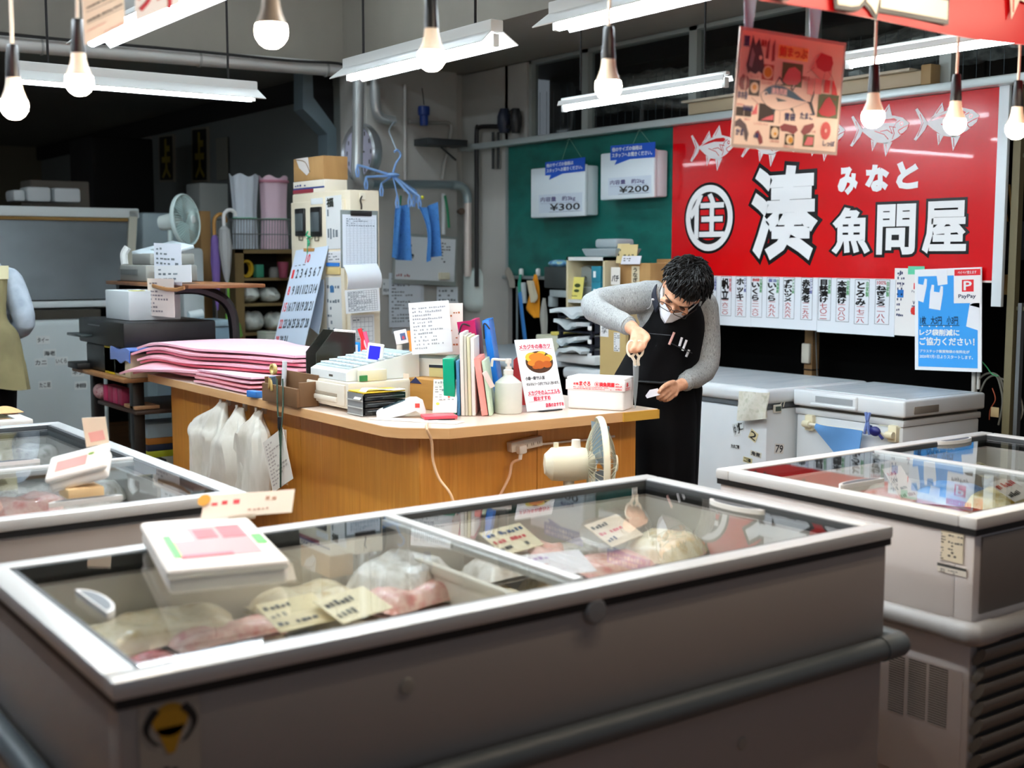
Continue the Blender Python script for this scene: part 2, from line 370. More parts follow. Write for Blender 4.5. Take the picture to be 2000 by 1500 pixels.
bulb(530, 62, 62, 2.62, 'biggest looking warm bulb, high over the counter with the pink sheets')
bulb(843, 112, 53, 2.62, 'warm bulb in front of the fluorescent lamp above the counter')
bulb(1188, 170, 51, 2.62, 'warm bulb in front of the dark windows, above the green board')
bulb(1705, 228, 44, 2.62, 'warm bulb just beside the tuna parts poster')
bulb(1865, 242, 42, 2.62, 'warm bulb over the last tuna drawing on the red banner')
bulb(1985, 252, 41, 2.62, 'warm bulb past the white edge of the red banner')
for x in (1.62, 2.05, 2.5, 2.95, 3.4):  # unseen bulbs added to light the poster and overhead banner from the front
    c_ = V((x, 1.6 if x < 2.6 else 1.45, 2.30)); r_ = c_-EYEP; k_ = r_.dot(CF); bulb(1000+FPX*r_.dot(CR)/k_, 750-FPX*r_.dot(CU)/k_, FPX*.062/k_, 2.62, 'warm bulb in the row nearer the viewer, above the upper picture edge')
t = T('light_rail', 'thin grey rail that carries the cords of the warm bulbs', 'rail', (2.0, 2.2, 2.6))
P('rail', MB().bx((.5, 2.0, 2.61), (4.2, 2.03, 2.64)).bx((.72, 2.0, 2.61), (.75, 3.3, 2.64)).bx((.9, 1.485, 2.61), (3.5, 1.515, 2.64)).bx((1.0, 1.49, 2.62), (1.03, 2.02, 2.63)), mt('77787a', .5), t)
P('hanger_rod', MB().cyl((1.0, 2.015, 2.62), (1.0, 2.015, 4.2), .006).cyl((3.5, 2.015, 2.62), (3.5, 2.015, 4.2), .006), mt('77787a', .5), t)

t = T('lamp_housing', 'unlit beige lamp housing lying along the rail over the red banner, partly behind the poster', 'lamp housing', (5.53, 4.9, 2.425))
A_, B_ = PA(1352, 226, 5.53), PA(1824, 165, 5.53)
P('housing', MB().bx((5.49, B_.y, 2.425), (5.565, A_.y, 2.50), .012), mt('b9a98c', .5), t); P('end_cap', MB().bx((5.485, B_.y-.012, 2.422), (5.567, B_.y+.05, 2.525), .006), mt('a5885a', .5), t); P('top_plate', MB().bx((5.46, B_.y+.1, 2.50), (5.57, A_.y+.03, 2.515), .004), mt('c4bba6', .5), t)
# ================================================================ counter
WOOD = noisy(['c4812c', 'd6923a', 'cb8832', 'dc9c46'], (26, 26, 1.6), .42, 6, distort=.4)
WOODE = noisy(['d2a06a', 'dcae7a'], (3, 3, 30), .45, 4)
WOODT = mt('edd9c8', .3, coat=.2)
cnt = T('counter', 'maple veneered shop counter with a rounded corner, loaded with office clutter', 'counter', (2.5, 4.5, 0))
I4 = Matrix()
P('base', MB().prism([(2.30, 6.15), (2.30, 3.74), (3.27, 3.74), (3.27, 4.15), (2.75, 4.15), (2.75, 6.15)], I4, 0, .905), mt('4a3015', .8), cnt)
def panel(a, b):
    a, b = V(a), V(b); d = (b-a).normalized(); n = V((d.y, -d.x))
    return MB().prism([(a.x, a.y), (b.x, b.y), (b.x-n.x*.018, b.y-n.y*.018), (a.x-n.x*.018, a.y-n.y*.018)], I4, .0, .91)
bs = [6.16, PA(411, 800, 2.28).y, PA(588, 850, 2.28).y, 3.722]
for i in range(3): P('side_panel', panel((2.278, bs[i]-.0015), (2.278, bs[i+1]+.0015)), WOOD, cnt)
xs_ = [2.279, PB(1049, 880, 3.72).x, 3.30]
for i in range(2): P('front_panel', panel((xs_[i]+.0015, 3.72), (xs_[i+1]-.0015, 3.72)), WOOD, cnt)
top = [(2.172, 6.2), (2.172, 3.79), (2.20, 3.72), (2.33, 3.605), (3.30, 3.592), (3.30, 4.2), (2.80, 4.2), (2.80, 6.2)]
P('worktop', MB().prism(top, I4, .912, .948), WOODE, cnt)
P('laminate', MB().prism([(x+.002, y+.002) for x, y in top], I4, .948, .950), WOODT, cnt, 'pale laminate surface')
P('end_piece', MB().bx((3.12, 3.588, .912), (3.303, 3.595, .947)).bx((3.30, 3.588, .912), (3.306, 4.2, .947)), noisy(['b98a2c', 'c99a3a'], (2, 2, 30), .6), cnt, 'raw yellowish end of the worktop')
# ================================================================ display freezers with sliding glass
GPANE = glass('fbfdfd', .04, .7, .02)
ALU = mt('d4d6d6', .35, .25); GASK = mt('0f1012', .5); BODYG = mt('a39b95', .5); BODYW = mt('e6dfdc', .45); LINER = mt('d5d3cf', .5); BUMP = mt('596165', .45)
def showcase(name, label, x0, y0, x1, y1, body, split, handles, louvre=False, h=.88, depth=.27, bumpz=.58, rimm=None, bumpm=None):
    t = T(name, label, 'display freezer', ((x0+x1)/2, (y0+y1)/2, 0))
    k = .012; zb = h-depth
    sh = MB()
    sh.bx((x0+k, y0+k, .10), (x1-k, y1-k, zb-.01), .012)
    for lo, hi in (((x0+k, y0+k), (x1-k, y0+k+.06)), ((x0+k, y1-k-.06), (x1-k, y1-k)), ((x0+k, y0+k+.05), (x0+k+.06, y1-k-.05)), ((x1-k-.06, y0+k+.05), (x1-k, y1-k-.05))):
        sh.bx((lo[0], lo[1], zb-.03), (hi[0], hi[1], h-.045), .004)
    P('cabinet', sh, body, t)
    ln = MB(); a, b, c, d = x0+.075, y0+.075, x1-.075, y1-.075
    ln.bx((a, b, zb), (c, d, zb+.008)).bx((a-.004, b, zb), (a, d, h-.05)).bx((c, b, zb), (c+.004, d, h-.05)).bx((a, b-.004, zb), (c, b, h-.05)).bx((a, d, zb), (c, d+.004, h-.05))
    P('liner', ln, LINER, t)
    P('gasket', MB().bx((x0+.004, y0+.004, h-.048), (x1-.004, y0+.06, h-.03)).bx((x0+.004, y1-.06, h-.048), (x1-.004, y1-.004, h-.03)).bx((x0+.004, y0+.06, h-.048), (x0+.06, y1-.06, h-.03)).bx((x1-.06, y0+.06, h-.048), (x1-.004, y1-.06, h-.03)), GASK, t)
    rim = MB(); w = .055
    for lo, hi in (((x0, y0), (x1, y0+w)), ((x0, y1-w), (x1, y1)), ((x0, y0+w), (x0+w, y1-w)), ((x1-w, y0+w), (x1, y1-w))): rim.bx((lo[0], lo[1], h-.032), (hi[0], hi[1], h), .006)
    P('rim', rim, rimm or ALU, t)
    P('rim_groove', MB().bx((x0+w, y0+w, h-.03), (x1-w, y0+w+.012, h-.004)).bx((x0+w, y1-w-.012, h-.03), (x1-w, y1-w, h-.004)).bx((x0+w, y0+w, h-.03), (x0+w+.012, y1-w, h-.004)).bx((x1-w-.012, y0+w, h-.03), (x1-w, y1-w, h-.004)), mt('3a3d40', .5), t)
    # two sliding lids, one higher than the other
    ax, s0 = split; e = w+.01
    for i in (0, 1):
        z = h-.012+i*.010
        if ax == 'x': lo, hi = ((x0+e, y0+e), (s0+.02, y1-e)) if i else ((s0-.02, y0+e), (x1-e, y1-e))
        else: lo, hi = ((x0+e, y0+e), (x1-e, s0+.02)) if i else ((x0+e, s0-.02), (x1-e, y1-e))
        g = P('sliding_lid', MB().bx((lo[0], lo[1], z-.003), (hi[0], hi[1], z)), GPANE, t)
        if ax == 'x': fr_ = MB().bx((hi[0]-.028, lo[1], z-.012), (hi[0], hi[1], z+.004), .003) if i else MB().bx((lo[0], lo[1], z-.012), (lo[0]+.028, hi[1], z+.004), .003)
        else: fr_ = MB().bx((lo[0], hi[1]-.028, z-.012), (hi[0], hi[1], z+.004), .003) if i else MB().bx((lo[0], lo[1], z-.012), (hi[0], lo[1]+.028, z+.004), .003)
        P('lid_frame', fr_, ALU, g)
        hx, hy, hr = handles[i]
        M = rotz((hx, hy, z), hr)
        o1 = [(.10*cos(u*pi/12), .034*sin(u*pi/12)) for u in range(13)]
        P('lid_handle', MB().prism(o1, M, .0005, .013), mt('dcdcda', .35), g)
        P('finger_recess', MB().prism([(p*.82, .004+q_*.72) for p, q_ in o1], M, .0132, .0138), mt('4a5055', .4), g)
    # bumper rail all round with rounded corner caps
    r = .028; o = .018
    for p, q_ in (((x0, y0-o), (x1, y0-o)), ((x0, y1+o), (x1, y1+o)), ((x0-o, y0), (x0-o, y1)), ((x1+o, y0), (x1+o, y1))):
        P('bumper', MB().cyl((p[0], p[1], bumpz), (q_[0], q_[1], bumpz), r, n=16), bumpm or BUMP, t)
    for cx, cy in ((x0, y0), (x1, y0), (x1, y1), (x0, y1)):
        sx, sy = (-1 if cx == x0 else 1), (-1 if cy == y0 else 1)
        P('bumper_cap', MB().tube(smoothp([(cx-sx*.06, cy+sy*o, bumpz), (cx, cy+sy*o, bumpz), (cx+sx*o*.7, cy+sy*o*.7, bumpz), (cx+sx*o, cy, bumpz), (cx+sx*o, cy-sy*.06, bumpz)], 4), .031, 14), bumpm or BUMP, t)
    P('plinth', MB().bx((x0+.06, y0+.06, 0), (x1-.06, y1-.06, .105)), mt('101012', .6), t)
    return t
fz = showcase('display_freezer', 'long glass topped freezer with a gold emblem sticker and a deep foam box on it', .595, 1.90, 2.545, 2.815, BODYG, ('x', 1.585), ((PZ(1440, 985, .88).x, PZ(1440, 985, .88).y, pi/2), (.70, PZ(110, 1195, .88).y, -pi/2)))
# the near freezer's own fittings
M = wallB((0, 1.911, 0)); c = PB(1160, 1192, 1.911)
P('lid_lock', MB().lathe([(.028, 0), (.028, .006), (.022, .011), (0, .012)], M @ Matrix.Translation((c.x, c.z, 0)), 20), mt('8f9396', .4, .3), fz, 'round grey lock')
for px, py in ((795, 1340), (1450, 1452)):
    c = PB(px, py, 1.911); P('screw_cap', MB().lathe([(.016, 0), (.014, .002), (0, .003)], M @ Matrix.Translation((c.x, c.z, 0)), 16), mt('99958c', .5), fz)
a, b = PB(268, 1352, 1.911), PB(392, 1500, 1.911)
st = P('sticker', MB().rect(a.x, b.z-.06, b.x, a.z, M, .002), mt('a59d92', .5), fz, 'beige sticker with a gold and black emblem')
u, v = PB(332, 1418, 1.911).x, PB(332, 1418, 1.911).z
P('emblem', MB().disc(u, v+.012, .030, .028, M, .003).prism([(u-.024, v), (u+.024, v), (u+.006, v-.045), (u-.006, v-.045)], M, .002, .003), mt('b98a1c', .4), st)
em = MB()
for s_ in (-1, 1): em.prism([(u+s_*(.016+.020*sin(k*pi/10)), v-.030+.058*k/10) for k in range(11)]+[(u+s_*(.028+.018*sin(k*pi/10)), v-.026+.062*k/10) for k in range(10, -1, -1)], M, .003, .0035)
P('emblem_wing', em, mt('101010', .5), st)
P('print', MB().scrib(M, u-.045, v-.09, u+.045, v-.06, 1, 3, .9, .003, 6), mt('2a2a2a', .6), st)
# freezer across the aisle, end on, with vents
f2 = showcase('display_freezer', 'white glass topped freezer with a louvred end, on its own across the aisle', 2.79, 1.83, 4.22, 2.765, BODYW, ('x', 3.50), ((3.95, 2.70, pi), (PZ(1685, 948, .88).x, PZ(1685, 948, .88).y, 0)), bumpm=mt('a9a9a8', .45), rimm=mt('d8d8d6', .4))
M = frame((2.80, 0, 0), (0, -1, 0), (0, 0, 1)); L2 = lambda x, y: (-PA(x, y, 2.80).y, PA(x, y, 2.80).z)
for x0, x1, y0, y1 in ((1738, 1764, 1276, 1398), (1776, 1806, 1286, 1408), (1816, 1848, 1298, 1424)):
    u0, v1 = L2(x0, y0); u1, v0 = L2(x1, y1); vt = P('vent_grille', MB().rect(u0, v0, u1, v1, M, .0015), mt('2a2723', .7), f2)
    sl = MB()
    for k in range(24): sl.rect(u0, v0+(v1-v0)*(k+.1)/24, u1, v0+(v1-v0)*(k+.55)/24, M, .003, .002)
    P('slat', sl, mt('cfc6c0', .5), vt)
P('lower_cover', MB().rect(-2.74, .13, -1.86, .46, M, .001).rect(-2.74, .462, -1.86, .464, M, .002), mt('ddd5d3', .45), f2)
P('front_panel', MB().bx((2.83, 1.836, .62), (4.19, 1.843, .825), .002).bx((2.83, 1.836, .12), (4.19, 1.843, .54), .002), mt('77716d', .5), f2, 'grey front panel')  # grey stands in for the shade on this white freezer's front
lv = MB()
for k in range(9):
    z = .14+k*.047; lv.tube([(2.80, 1.815, z), (4.20, 1.815, z)], [(.030, .012)]*2, 10, flat=(0, -.55, .83))
P('louvre', lv, mt('77736c', .45), f2)
a = L2(1840, 1030); b = L2(1881, 1102); st = P('rating_sticker', MB().rect(a[0], b[1], b[0], a[1], M, .002), mt('efe3c8', .5), f2, 'cream rating sticker')
P('print', MB().rect(a[0], a[1]-.006, b[0], a[1], M, .003).scrib(M, a[0], a[1]-.10, a[0]+.014, a[1]-.012, 12, 4, .9, .003, 3).scrib(M, a[0]+.022, b[1]+.01, b[0], a[1]-.012, 7, 5, .5, .003, 5), mt('4a4a48', .6), st)
a = L2(1832, 1098); b = L2(1888, 1128); st = P('warning_sticker', MB().rect(a[0], b[1], b[0], a[1], M, .002), mt('efe8dc', .5), f2)
P('print', MB().rect(a[0], a[1]-.007, b[0], a[1], M, .003).scrib(M, a[0]+.01, b[1], b[0]-.01, a[1]-.012, 2, 5, .9, .003, 9), mt('4a4a48', .6), st)
P('brand_print', MB().scrib(wallB((0, 1.83, 0)), 2.95, .60-.09, 3.3, .545, 1, 8, .9, .003, 8), mt('6a6a68', .6), f2)
f3 = showcase('display_freezer', 'glass topped freezer with a tilted foam box on it, beside the counter bags', .50, 3.27, 1.425, 5.13, BODYG, ('y', 4.05), ((1.0, 4.2, 0), (1.0, 3.37, 0)))
f4 = showcase('display_freezer', 'white framed freezer in front of the person in the beige apron', .35, 5.27, 1.36, 7.0, BODYW, ('y', 6.1), ((.9, 6.3, 0), (.9, 5.4, 0)), rimm=mt('efece4', .4))
# ================================================================ chest freezers under the banner
CH = noisy(['dfe7ea', 'e9eff1', 'd6dee2'], (1.5, 1.5, 1), .38, 4); CHT = noisy(['c9d8df', 'dbe6ea', 'bccdd5'], (2, 14, 2), .28, 5)
t = T('chest_freezer', 'big white chest freezer behind the worker, price labels stuck on it', 'chest freezer', (5.1, 5.0, 0))
P('cabinet', MB().bx((4.70, 4.30, .04), (5.47, 5.95, .775), .03), CH, t)
P('lid_seal', MB().bx((4.705, 4.305, .775), (5.465, 5.945, .80)), mt('5f666b', .5), t)
P('lid', MB().bx((4.68, 4.28, .80), (5.49, 5.97, .875), .028, seg=4), CH, t)
P('lid_top', MB().bx((4.72, 4.32, .874), (5.45, 5.93, .8765)), CHT, t)
P('plinth', MB().bx((4.75, 4.34, 0), (5.44, 5.9, .045)), BLACK, t)
MA = frame((4.699, 0, 0), (0, -1, 0), (0, 0, 1)); MBk = wallB((0, 4.299, 0))
def lab(x0, y0, x1, y1, s, col, name, rot=0, plane='a'):
    if plane == 'a': A, B = PA(x0, y0, 4.699), PA(x1, y1, 4.699); M = MA; u0, u1 = -A.y, -B.y
    else: A, B = PB(x0, y0, 4.299), PB(x1, y1, 4.299); M = MBk; u0, u1 = A.x, B.x
    v0, v1 = B.z, A.z; M = M @ Matrix.Translation(((u0+u1)/2, (v0+v1)/2, 0)) @ Matrix.Rotation(rot, 4, 'Z'); w, h = abs(u1-u0)/2, (v1-v0)/2
    o = P('stuck_label', MB().rect(-w, -h, w, h, M, .0015), mt(col, .6), t, name)
    P('handwriting', MB().text(s, M, -w*.8, -h*.75, w*.8, h*.75, .0008, .002), mt('15171a', .6), o)
lab(1432, 826, 1446, 852, 'ゆり', 'e3e9e8', 'white label tilted sideways', .25); lab(1442, 824, 1452, 842, 'こ', 'e3e9e8', 'small white label', .2)
lab(1464, 840, 1479, 862, '2', 'e0d3a6', 'beige label with a 2', -.45); lab(1427, 866, 1446, 878, 'たまご巻', 'e6ecec', 'white label')
lab(1466, 880, 1487, 894, '角煮', 'dad7c6', 'beige label with two signs', -.1); lab(1452, 892, 1469, 905, '3', 'd9cf9a', 'yellowed label with a 3', -.08)
lab(1513, 868, 1530, 885, '79', 'eae6de', 'white label', -.12, 'b')
c = PB(1517, 798, 4.299); th = P('thermometer', MB().box((c.x, 4.295, c.z), (.055, .012, .042), None, .004), mt('e4e2d4', .5), t, 'small digital thermometer')
P('display', MB().box((c.x, 4.288, c.z), (.038, .004, .024)), mt('3a4a3c', .3), th)
P('probe_wire', MB().tube(smoothp([(c.x+.02, 4.292, c.z+.02), (c.x+.05, 4.29, c.z+.05), (c.x+.04, 4.29, .78)], 5), .002, 6), mt('e6e4d0', .5), th)
# cloth hung from the lid
def cloth(i, j):
    p0, p1 = PA(1447, 768, 4.68), PA(1503, 772, 4.68); u = i*1.18; q_ = p0.lerp(p1, min(u, 1))
    if u > 1: q_ = V((4.68+(u-1)*.13, 4.285, p1.z))
    dr = (.155-.03*i)*j
    return V((q_.x-.012-.012*sin(j*2)+.006*sin(i*9+j*3), q_.y-.006+.004*cos(i*7), q_.z+.012-dr))
mb = MB(); mb.grid(cloth, 18, 14, .006); S('towel', mb, noisy(['d8d8c4', 'e6e4d6', 'c9cab4'], (30, 30, 30), .9, 5, .3), 'worn cream towel hanging from the lid of the big chest freezer', 'towel')
t = T('chest_freezer', 'small white chest freezer with a blue cloth on its rail, under the blue bag poster', 'chest freezer', (5.2, 3.93, 0))
P('cabinet', MB().bx((4.88, 3.61, .04), (5.49, 4.262, .745), .012), CH, t)
P('collar', MB().bx((4.875, 3.605, .745), (5.495, 4.267, .775), .004), mt('d5d9da', .4), t)
P('lid_seal', MB().bx((4.89, 3.62, .775), (5.485, 4.25, .79)), mt('5f5a52', .5), t)
P('lid', MB().bx((4.86, 3.59, .79), (5.505, 4.272, .872), .012, seg=3), CH, t)
P('lid_top', MB().bx((4.92, 3.63, .871), (5.47, 4.24, .8745)), CHT, t)
P('lid_handle', MB().bx((4.845, 3.86, .80), (4.872, 4.14, .868), .01, seg=3).bx((4.838, 3.86, .80), (4.85, 4.14, .815), .004), CH, t)
P('handle_recess', MB().bx((4.842, 3.88, .822), (4.8445, 4.11, .852)), mt('a8b0b4', .5), t)
P('side_recess', MB().bx((4.93, 3.586, .805), (5.12, 3.592, .84), .002), mt('8e877c', .5), t)
P('plinth', MB().bx((4.92, 3.66, 0), (5.47, 4.22, .045)), BLACK, t)
c0, c1 = PA(1575, 828, 4.84), PA(1738, 850, 4.84)
P('towel_rail', MB().cyl(c0, c1, .008), mt('e9e4cf', .4), t, 'cream rail')
for c in (c0, c1): P('rail_bracket', MB().box((4.868, c.y, c.z+.005), (.03, .05, .08), None, .006).lathe([(.017, -.02), (.019, 0), (.017, .02)], Matrix.Translation(c) @ Matrix.Rotation(pi/2, 4, 'X'), 14), mt('efe8c8', .4), t)
M = frame((4.879, 0, 0), (0, -1, 0), (0, 0, 1)); A, B = PA(1716, 823, 4.879), PA(1760, 832, 4.879)
st = P('sticker', MB().rect(-A.y, B.z-.012, -B.y, A.z, M, .0015), mt('e3e8d8', .5), t); P('print', MB().scrib(M, -A.y+.005, B.z-.01, -B.y-.005, A.z, 1, 4, .95, .002, 16), mt('6a6f66', .6), st)
pa, pb = PA(1598, 832, 4.84), PA(1688, 846, 4.84)
def blue(i, j):
    q_ = pa.lerp(pb, i); n = (.02+.16*min(1, i*1.6)-.05*max(0, i-.7)*2)*j
    return V((q_.x-.014-.010*sin(i*6+j*2), q_.y+.05*j*sin(i*2.4)*.3, q_.z+.012-n))
mb = MB(); mb.grid(blue, 22, 14, .004); S('cleaning_cloth', mb, mt('5f9ad6', .9, sheen=.3), 'light blue cloth draped over the cream rail of the small chest freezer', 'cloth')
c = PA(1697, 835, 4.83); mb = MB()
for k, an in enumerate((.25, -.25)): mb.box((c.x-.012, c.y+.03*sin(an)*1.0, c.z+.02), (.014, .012, .11), Matrix.Translation(c) @ Matrix.Rotation(an, 4, 'X') @ Matrix.Translation(-c), .003)
mb.lathe([(.012, -.012), (.016, 0), (.012, .012), (.012, -.012)], Matrix.Translation(c) @ Matrix.Rotation(pi/2, 4, 'X'), 14)
S('clothes_peg', mb, mt('6f86c4', .4), 'pale blue plastic peg on the rail beside the blue cloth', 'peg')
c = PA(1712, 842, 4.835); S('spring_clip', MB().ell(c+V((-.012, 0, 0)), (.016, .032, .024), None, 14, 8).tube([c+V((-.01, -.02, -.01)), c+V((-.01, -.045, -.032))], .007, 8), mt('1f2470', .35), 'dark blue plastic clip at the end of the cream rail', 'clip')
# ================================================================ on the wall: green board, red banner, prices
t = T('chalkboard', 'dark green board behind the shelf, two foam boxes hung in front of it', 'board', (5.55, 6.85, 1.39))
P('board_panel', MB().bx((5.545, 5.925, 1.402), (5.5595, 7.735, 2.371)), noisy(['08594f', '0f6a5e', '0a5249'], (3, 3, 6), .38, 5), t)
P('ledge', MB().bx((5.50, 5.93, 1.377), (5.5595, 7.76, 1.401), .004).bx((5.535, 7.736, 1.402), (5.5595, 7.76, 2.371)), mt('9ba5a4', .4, .3), t)
AW = 5.538
def LW(a):
    M = frame((a, 0, 0), (0, -1, 0), (0, 0, 1)); return M, (lambda x, y: (-PA(x, y, a).y, PA(x, y, a).z))
MW, l = LW(AW)
def px(mb, s, x0, y0, x1, y1, bold=0, z=.002, M=None, L=None, keep=False):
    """lettering that fills the box seen between x0,y0 (top) and x1,y1 (bottom)"""
    A = (L or l)(x0, (y0+y1)/2); B = (L or l)(x1, (y0+y1)/2); C_ = (L or l)((x0+x1)/2, y0); D = (L or l)((x0+x1)/2, y1)
    return mb.text(s, M or MW, A[0], D[1], B[0], C_[1], bold, z, keep)
bn = T('banner', 'wide red shop banner with white brush lettering and a row of tuna drawings', 'banner', (5.53, 4.75, 1.43))
RED = mt('d2050f', .22, coat=.3); SIGNW = mt('f4f6f6', .35); SIGNK = mt('08080a', .35)
P('banner_sheet', MB().bx((AW, 3.60, 1.425), (5.552, 5.915, 2.372)), RED, bn)
P('edge_strip', MB().bx((AW-.006, 3.545, 1.30), (5.556, 3.60, 2.40), .002), mt('e3eef2', .35), bn, 'white edge strip')
P('bottom_tape', MB().bx((AW-.001, 3.60, 1.418), (AW+.002, 5.9, 1.428)), mt('e9dcd6', .4), bn)
k = MB(); w = MB()
px(k, '湊', 1474, 330, 1591, 500, .040, .002); px(w, '湊', 1474, 330, 1591, 500, .018, .004)
for s_, x0, y0, x1, y1 in (('魚', 1630, 408, 1697, 492), ('問', 1716, 402, 1786, 494), ('屋', 1806, 396, 1886, 490)):
    px(k, s_, x0, y0, x1, y1, .024, .002); px(w, s_, x0, y0, x1, y1, .009, .004)
for s_, x0, y0, x1, y1 in (('み', 1640, 330, 1673, 376), ('な', 1695, 325, 1733, 371), ('と', 1755, 319, 1791, 366)): px(w, s_, x0, y0, x1, y1, .010, .004)
c = l(1385, 426); cr = l(1385, 360)[1]-c[1]
k.ring(c[0], c[1], cr*.66, cr*1.06, MW, .0015, 40); w.ring(c[0], c[1], cr*.78, cr*.98, MW, .003, 40)
px(k, '住', 1349, 380, 1414, 464, .016, .0025); px(w, '住', 1349, 380, 1414, 464, .0065, .004)
P('lettering_outline', k, SIGNK, bn, 'black outline of the lettering'); P('lettering', w, SIGNW, bn, 'white lettering')
FB = [(335, 395), (400, 360), (480, 335), (560, 333), (630, 352), (674, 386), (660, 422), (600, 465), (520, 496), (440, 482), (380, 442), (335, 408)]
FT = [(337, 396), (300, 350), (265, 308), (250, 316), (296, 398), (280, 440), (246, 488), (262, 496), (320, 440), (337, 408)]
FF = [[(360, 375), (380, 355), (432, 292), (446, 342)], [(462, 336), (528, 262), (552, 334)], [(402, 462), (414, 534), (446, 484)], [(496, 490), (513, 572), (560, 488)]]
FS = [(352, 392), (420, 366), (500, 350), (570, 350), (590, 362), (575, 378), (480, 372), (400, 384)]
f0 = l(1300+250/5, 200+310/5); f1 = l(1300+674/5, 200+386/5); fk = (f1[0]-f0[0])/(674-250); fv = l(1385, 280)[1]
def fish(w, r, u, v, k_, M, z=.003):
    g = lambda p: (u+(p[0]-460)*k_, v-(p[1]-400)*k_)
    for poly in [FB, FT]+FF: w.prism([g(p) for p in poly], M, z-.002, z)
    r.prism([g(p) for p in FS], M, z, z+.0006)
    for pl in ([(560, 470), (572, 440), (562, 410), (585, 376), (610, 366)], [(470, 420), (520, 415), (560, 440), (535, 395), (580, 405)], [(430, 415), (500, 440), (530, 470)], [(672, 398), (640, 408), (600, 425)], [(600, 430), (615, 448), (635, 445)], [(285, 345), (308, 398), (272, 470)], [(395, 350), (428, 312)], [(490, 328), (522, 282)], [(418, 478), (420, 515)], [(515, 500), (520, 550)]):
        r.line([g(p) for p in pl], 5*k_, M, z+.0006)
    e = g((622, 386)); r.ring(e[0], e[1], 7*k_, 13*k_, M, z+.0006, 14)
for nx, ny in ((1435, 277), (1543, 266), (1651, 253), (1776, 240), (1913, 225)):
    tw = MB(); tr = MB(); n = l(nx, ny); fish(tw, tr, n[0]-(674-460)*fk, n[1]-14*fk, fk, MW); td = P('tuna_drawing', tw, mt('f0eeee', .35), bn, 'white tuna drawing'); P('drawing_lines', tr, RED, td)
# price sheets, three of them taped edge to edge
def strip(ob, px0, px1, y0, y1, main, price, side, scol, top=None, tcol=None):
    A, B = l(px0, y0), l(px1, y1); u0, u1, v1, v0 = A[0], B[0], A[1], B[1]; h = v1-v0; wd_ = u1-u0
    fr_ = MB().line([(u0, v0), (u1, v0), (u1, v1), (u0, v1), (u0, v0)], .0022, MS, .002)
    o = P('price_strip', fr_, mt('5a5f63', .6), ob)
    kk = MB().text('\n'.join(main), MS, u0+wd_*.08, v0+h*.42, u1-wd_*.26, v1-h*(.14 if top else .05), .0026, .002)
    P('item_name', kk, SIGNK, o)
    P('price', MB().text('\n'.join(price), MS, u0+wd_*.15, v0+h*.03, u1-wd_*.30, v0+h*.40, .0006, .002), mt('b3262f', .6), o)
    P('side_note', MB().text('\n'.join(side), MS, u1-wd_*.24, v0+h*.62, u1-wd_*.03, v1-h*.04, .0004, .002), mt(scol, .6), o)
    if top: P('top_note', MB().text(top, MS, u0+wd_*.1, v1-h*.11, u1-wd_*.25, v1-h*.03, .0004, .002), mt(tcol, .6), o)
AS = 5.530; MS, l = LW(AS)
GR, BL, RD = '3f9a4d', '2d3f94', 'c02631'
SH = [('white price sheet beside the worker\'s head, its first strips half hidden', 1362, 1468, 635, [(1382, 1399, 538, 614, 'かき', '一二九六', '広島県産', BL), (1409, 1428, 540, 617, '帆立', '一六二〇', '刺身用', RD), (1438, 1457, 540, 619, 'ホッキ', '一二九六', 'ロシア産', BL)]),
      ('white price sheet in the middle, four strips from salmon roe to red shrimp', 1468.6, 1597, 642, [(1467.6, 1488, 541, 620, 'いくら', '二一六〇', '北海道産', GR, '鱒', RD), (1499, 1521, 542, 621, 'いくら', '一九九八', '北海道産', GR, '醤油', BL), (1531, 1551, 542, 623, 'ずわいツメ', '六九六六', 'アメリカ産', GR), (1566, 1586, 542, 625, '赤海老', '一二九六', 'ロシア産', BL)]),
      ('white price sheet with four pickled and minced tuna strips, beside the card logos', 1597.6, 1749, 653, [(1600, 1622, 542, 626, '目鉢漬け', '七〇二', '自家製', GR), (1635, 1658, 544, 629, '本鮪漬け', '一〇八〇', '自家製', GR), (1671, 1696, 546, 634, 'とろみ', '一七二八', '自家製', GR), (1711, 1736, 546, 634, 'ねぎとろ', '一一八八', '自家製', GR, '100%', RD)])]
for lb, x0, x1, yb, strips in SH:
    u0, u1, v0, v1 = l(x0, 560)[0], l(x1, 560)[0], l((x0+x1)/2, yb)[1], 1.425
    t = T('price_sheet', lb, 'price sheet', MS @ V(((u0+u1)/2, v0, 0)), 0, 'price sheets under the red banner')
    P('sheet', MB().rect(u0, v0, u1, v1, MS, .001, .004), mt('e9eff4', .35), t)
    for s_ in strips: strip(t, *s_)
# card and pay logos
AS2 = 5.534; ML, lL = LW(AS2)
R_ = lambda mb, x0, y0, x1, y1, z=.002: mb.rect(lL(x0, (y0+y1)/2)[0], lL((x0+x1)/2, y1)[1], lL(x1, (y0+y1)/2)[0], lL((x0+x1)/2, y0)[1], ML, z)
t = T('payment_sign', 'white board of small payment logos between the price sheets and the blue poster', 'sign', ML @ V((lL(1780, 650)[0], lL(1780, 655)[1], 0)))
P('sheet', R_(MB(), 1746, 524, 1800, 656, .001), mt('f0eeea', .4), t)
P('green_note', MB().rect(lL(1774, 530)[0], lL(1790, 536)[1], lL(1806, 530)[0], lL(1790, 520)[1], ML, .0025), mt('63cfa4', .5), t, 'mint green note')
b = MB(); R_(b, 1753, 566, 1765, 581); P('blue_logo', b, mt('1f74c4', .5), t)
b = MB(); R_(b, 1785, 553, 1796, 565); P('pay_logo', b, mt('e2242c', .5), t, 'small red logo')
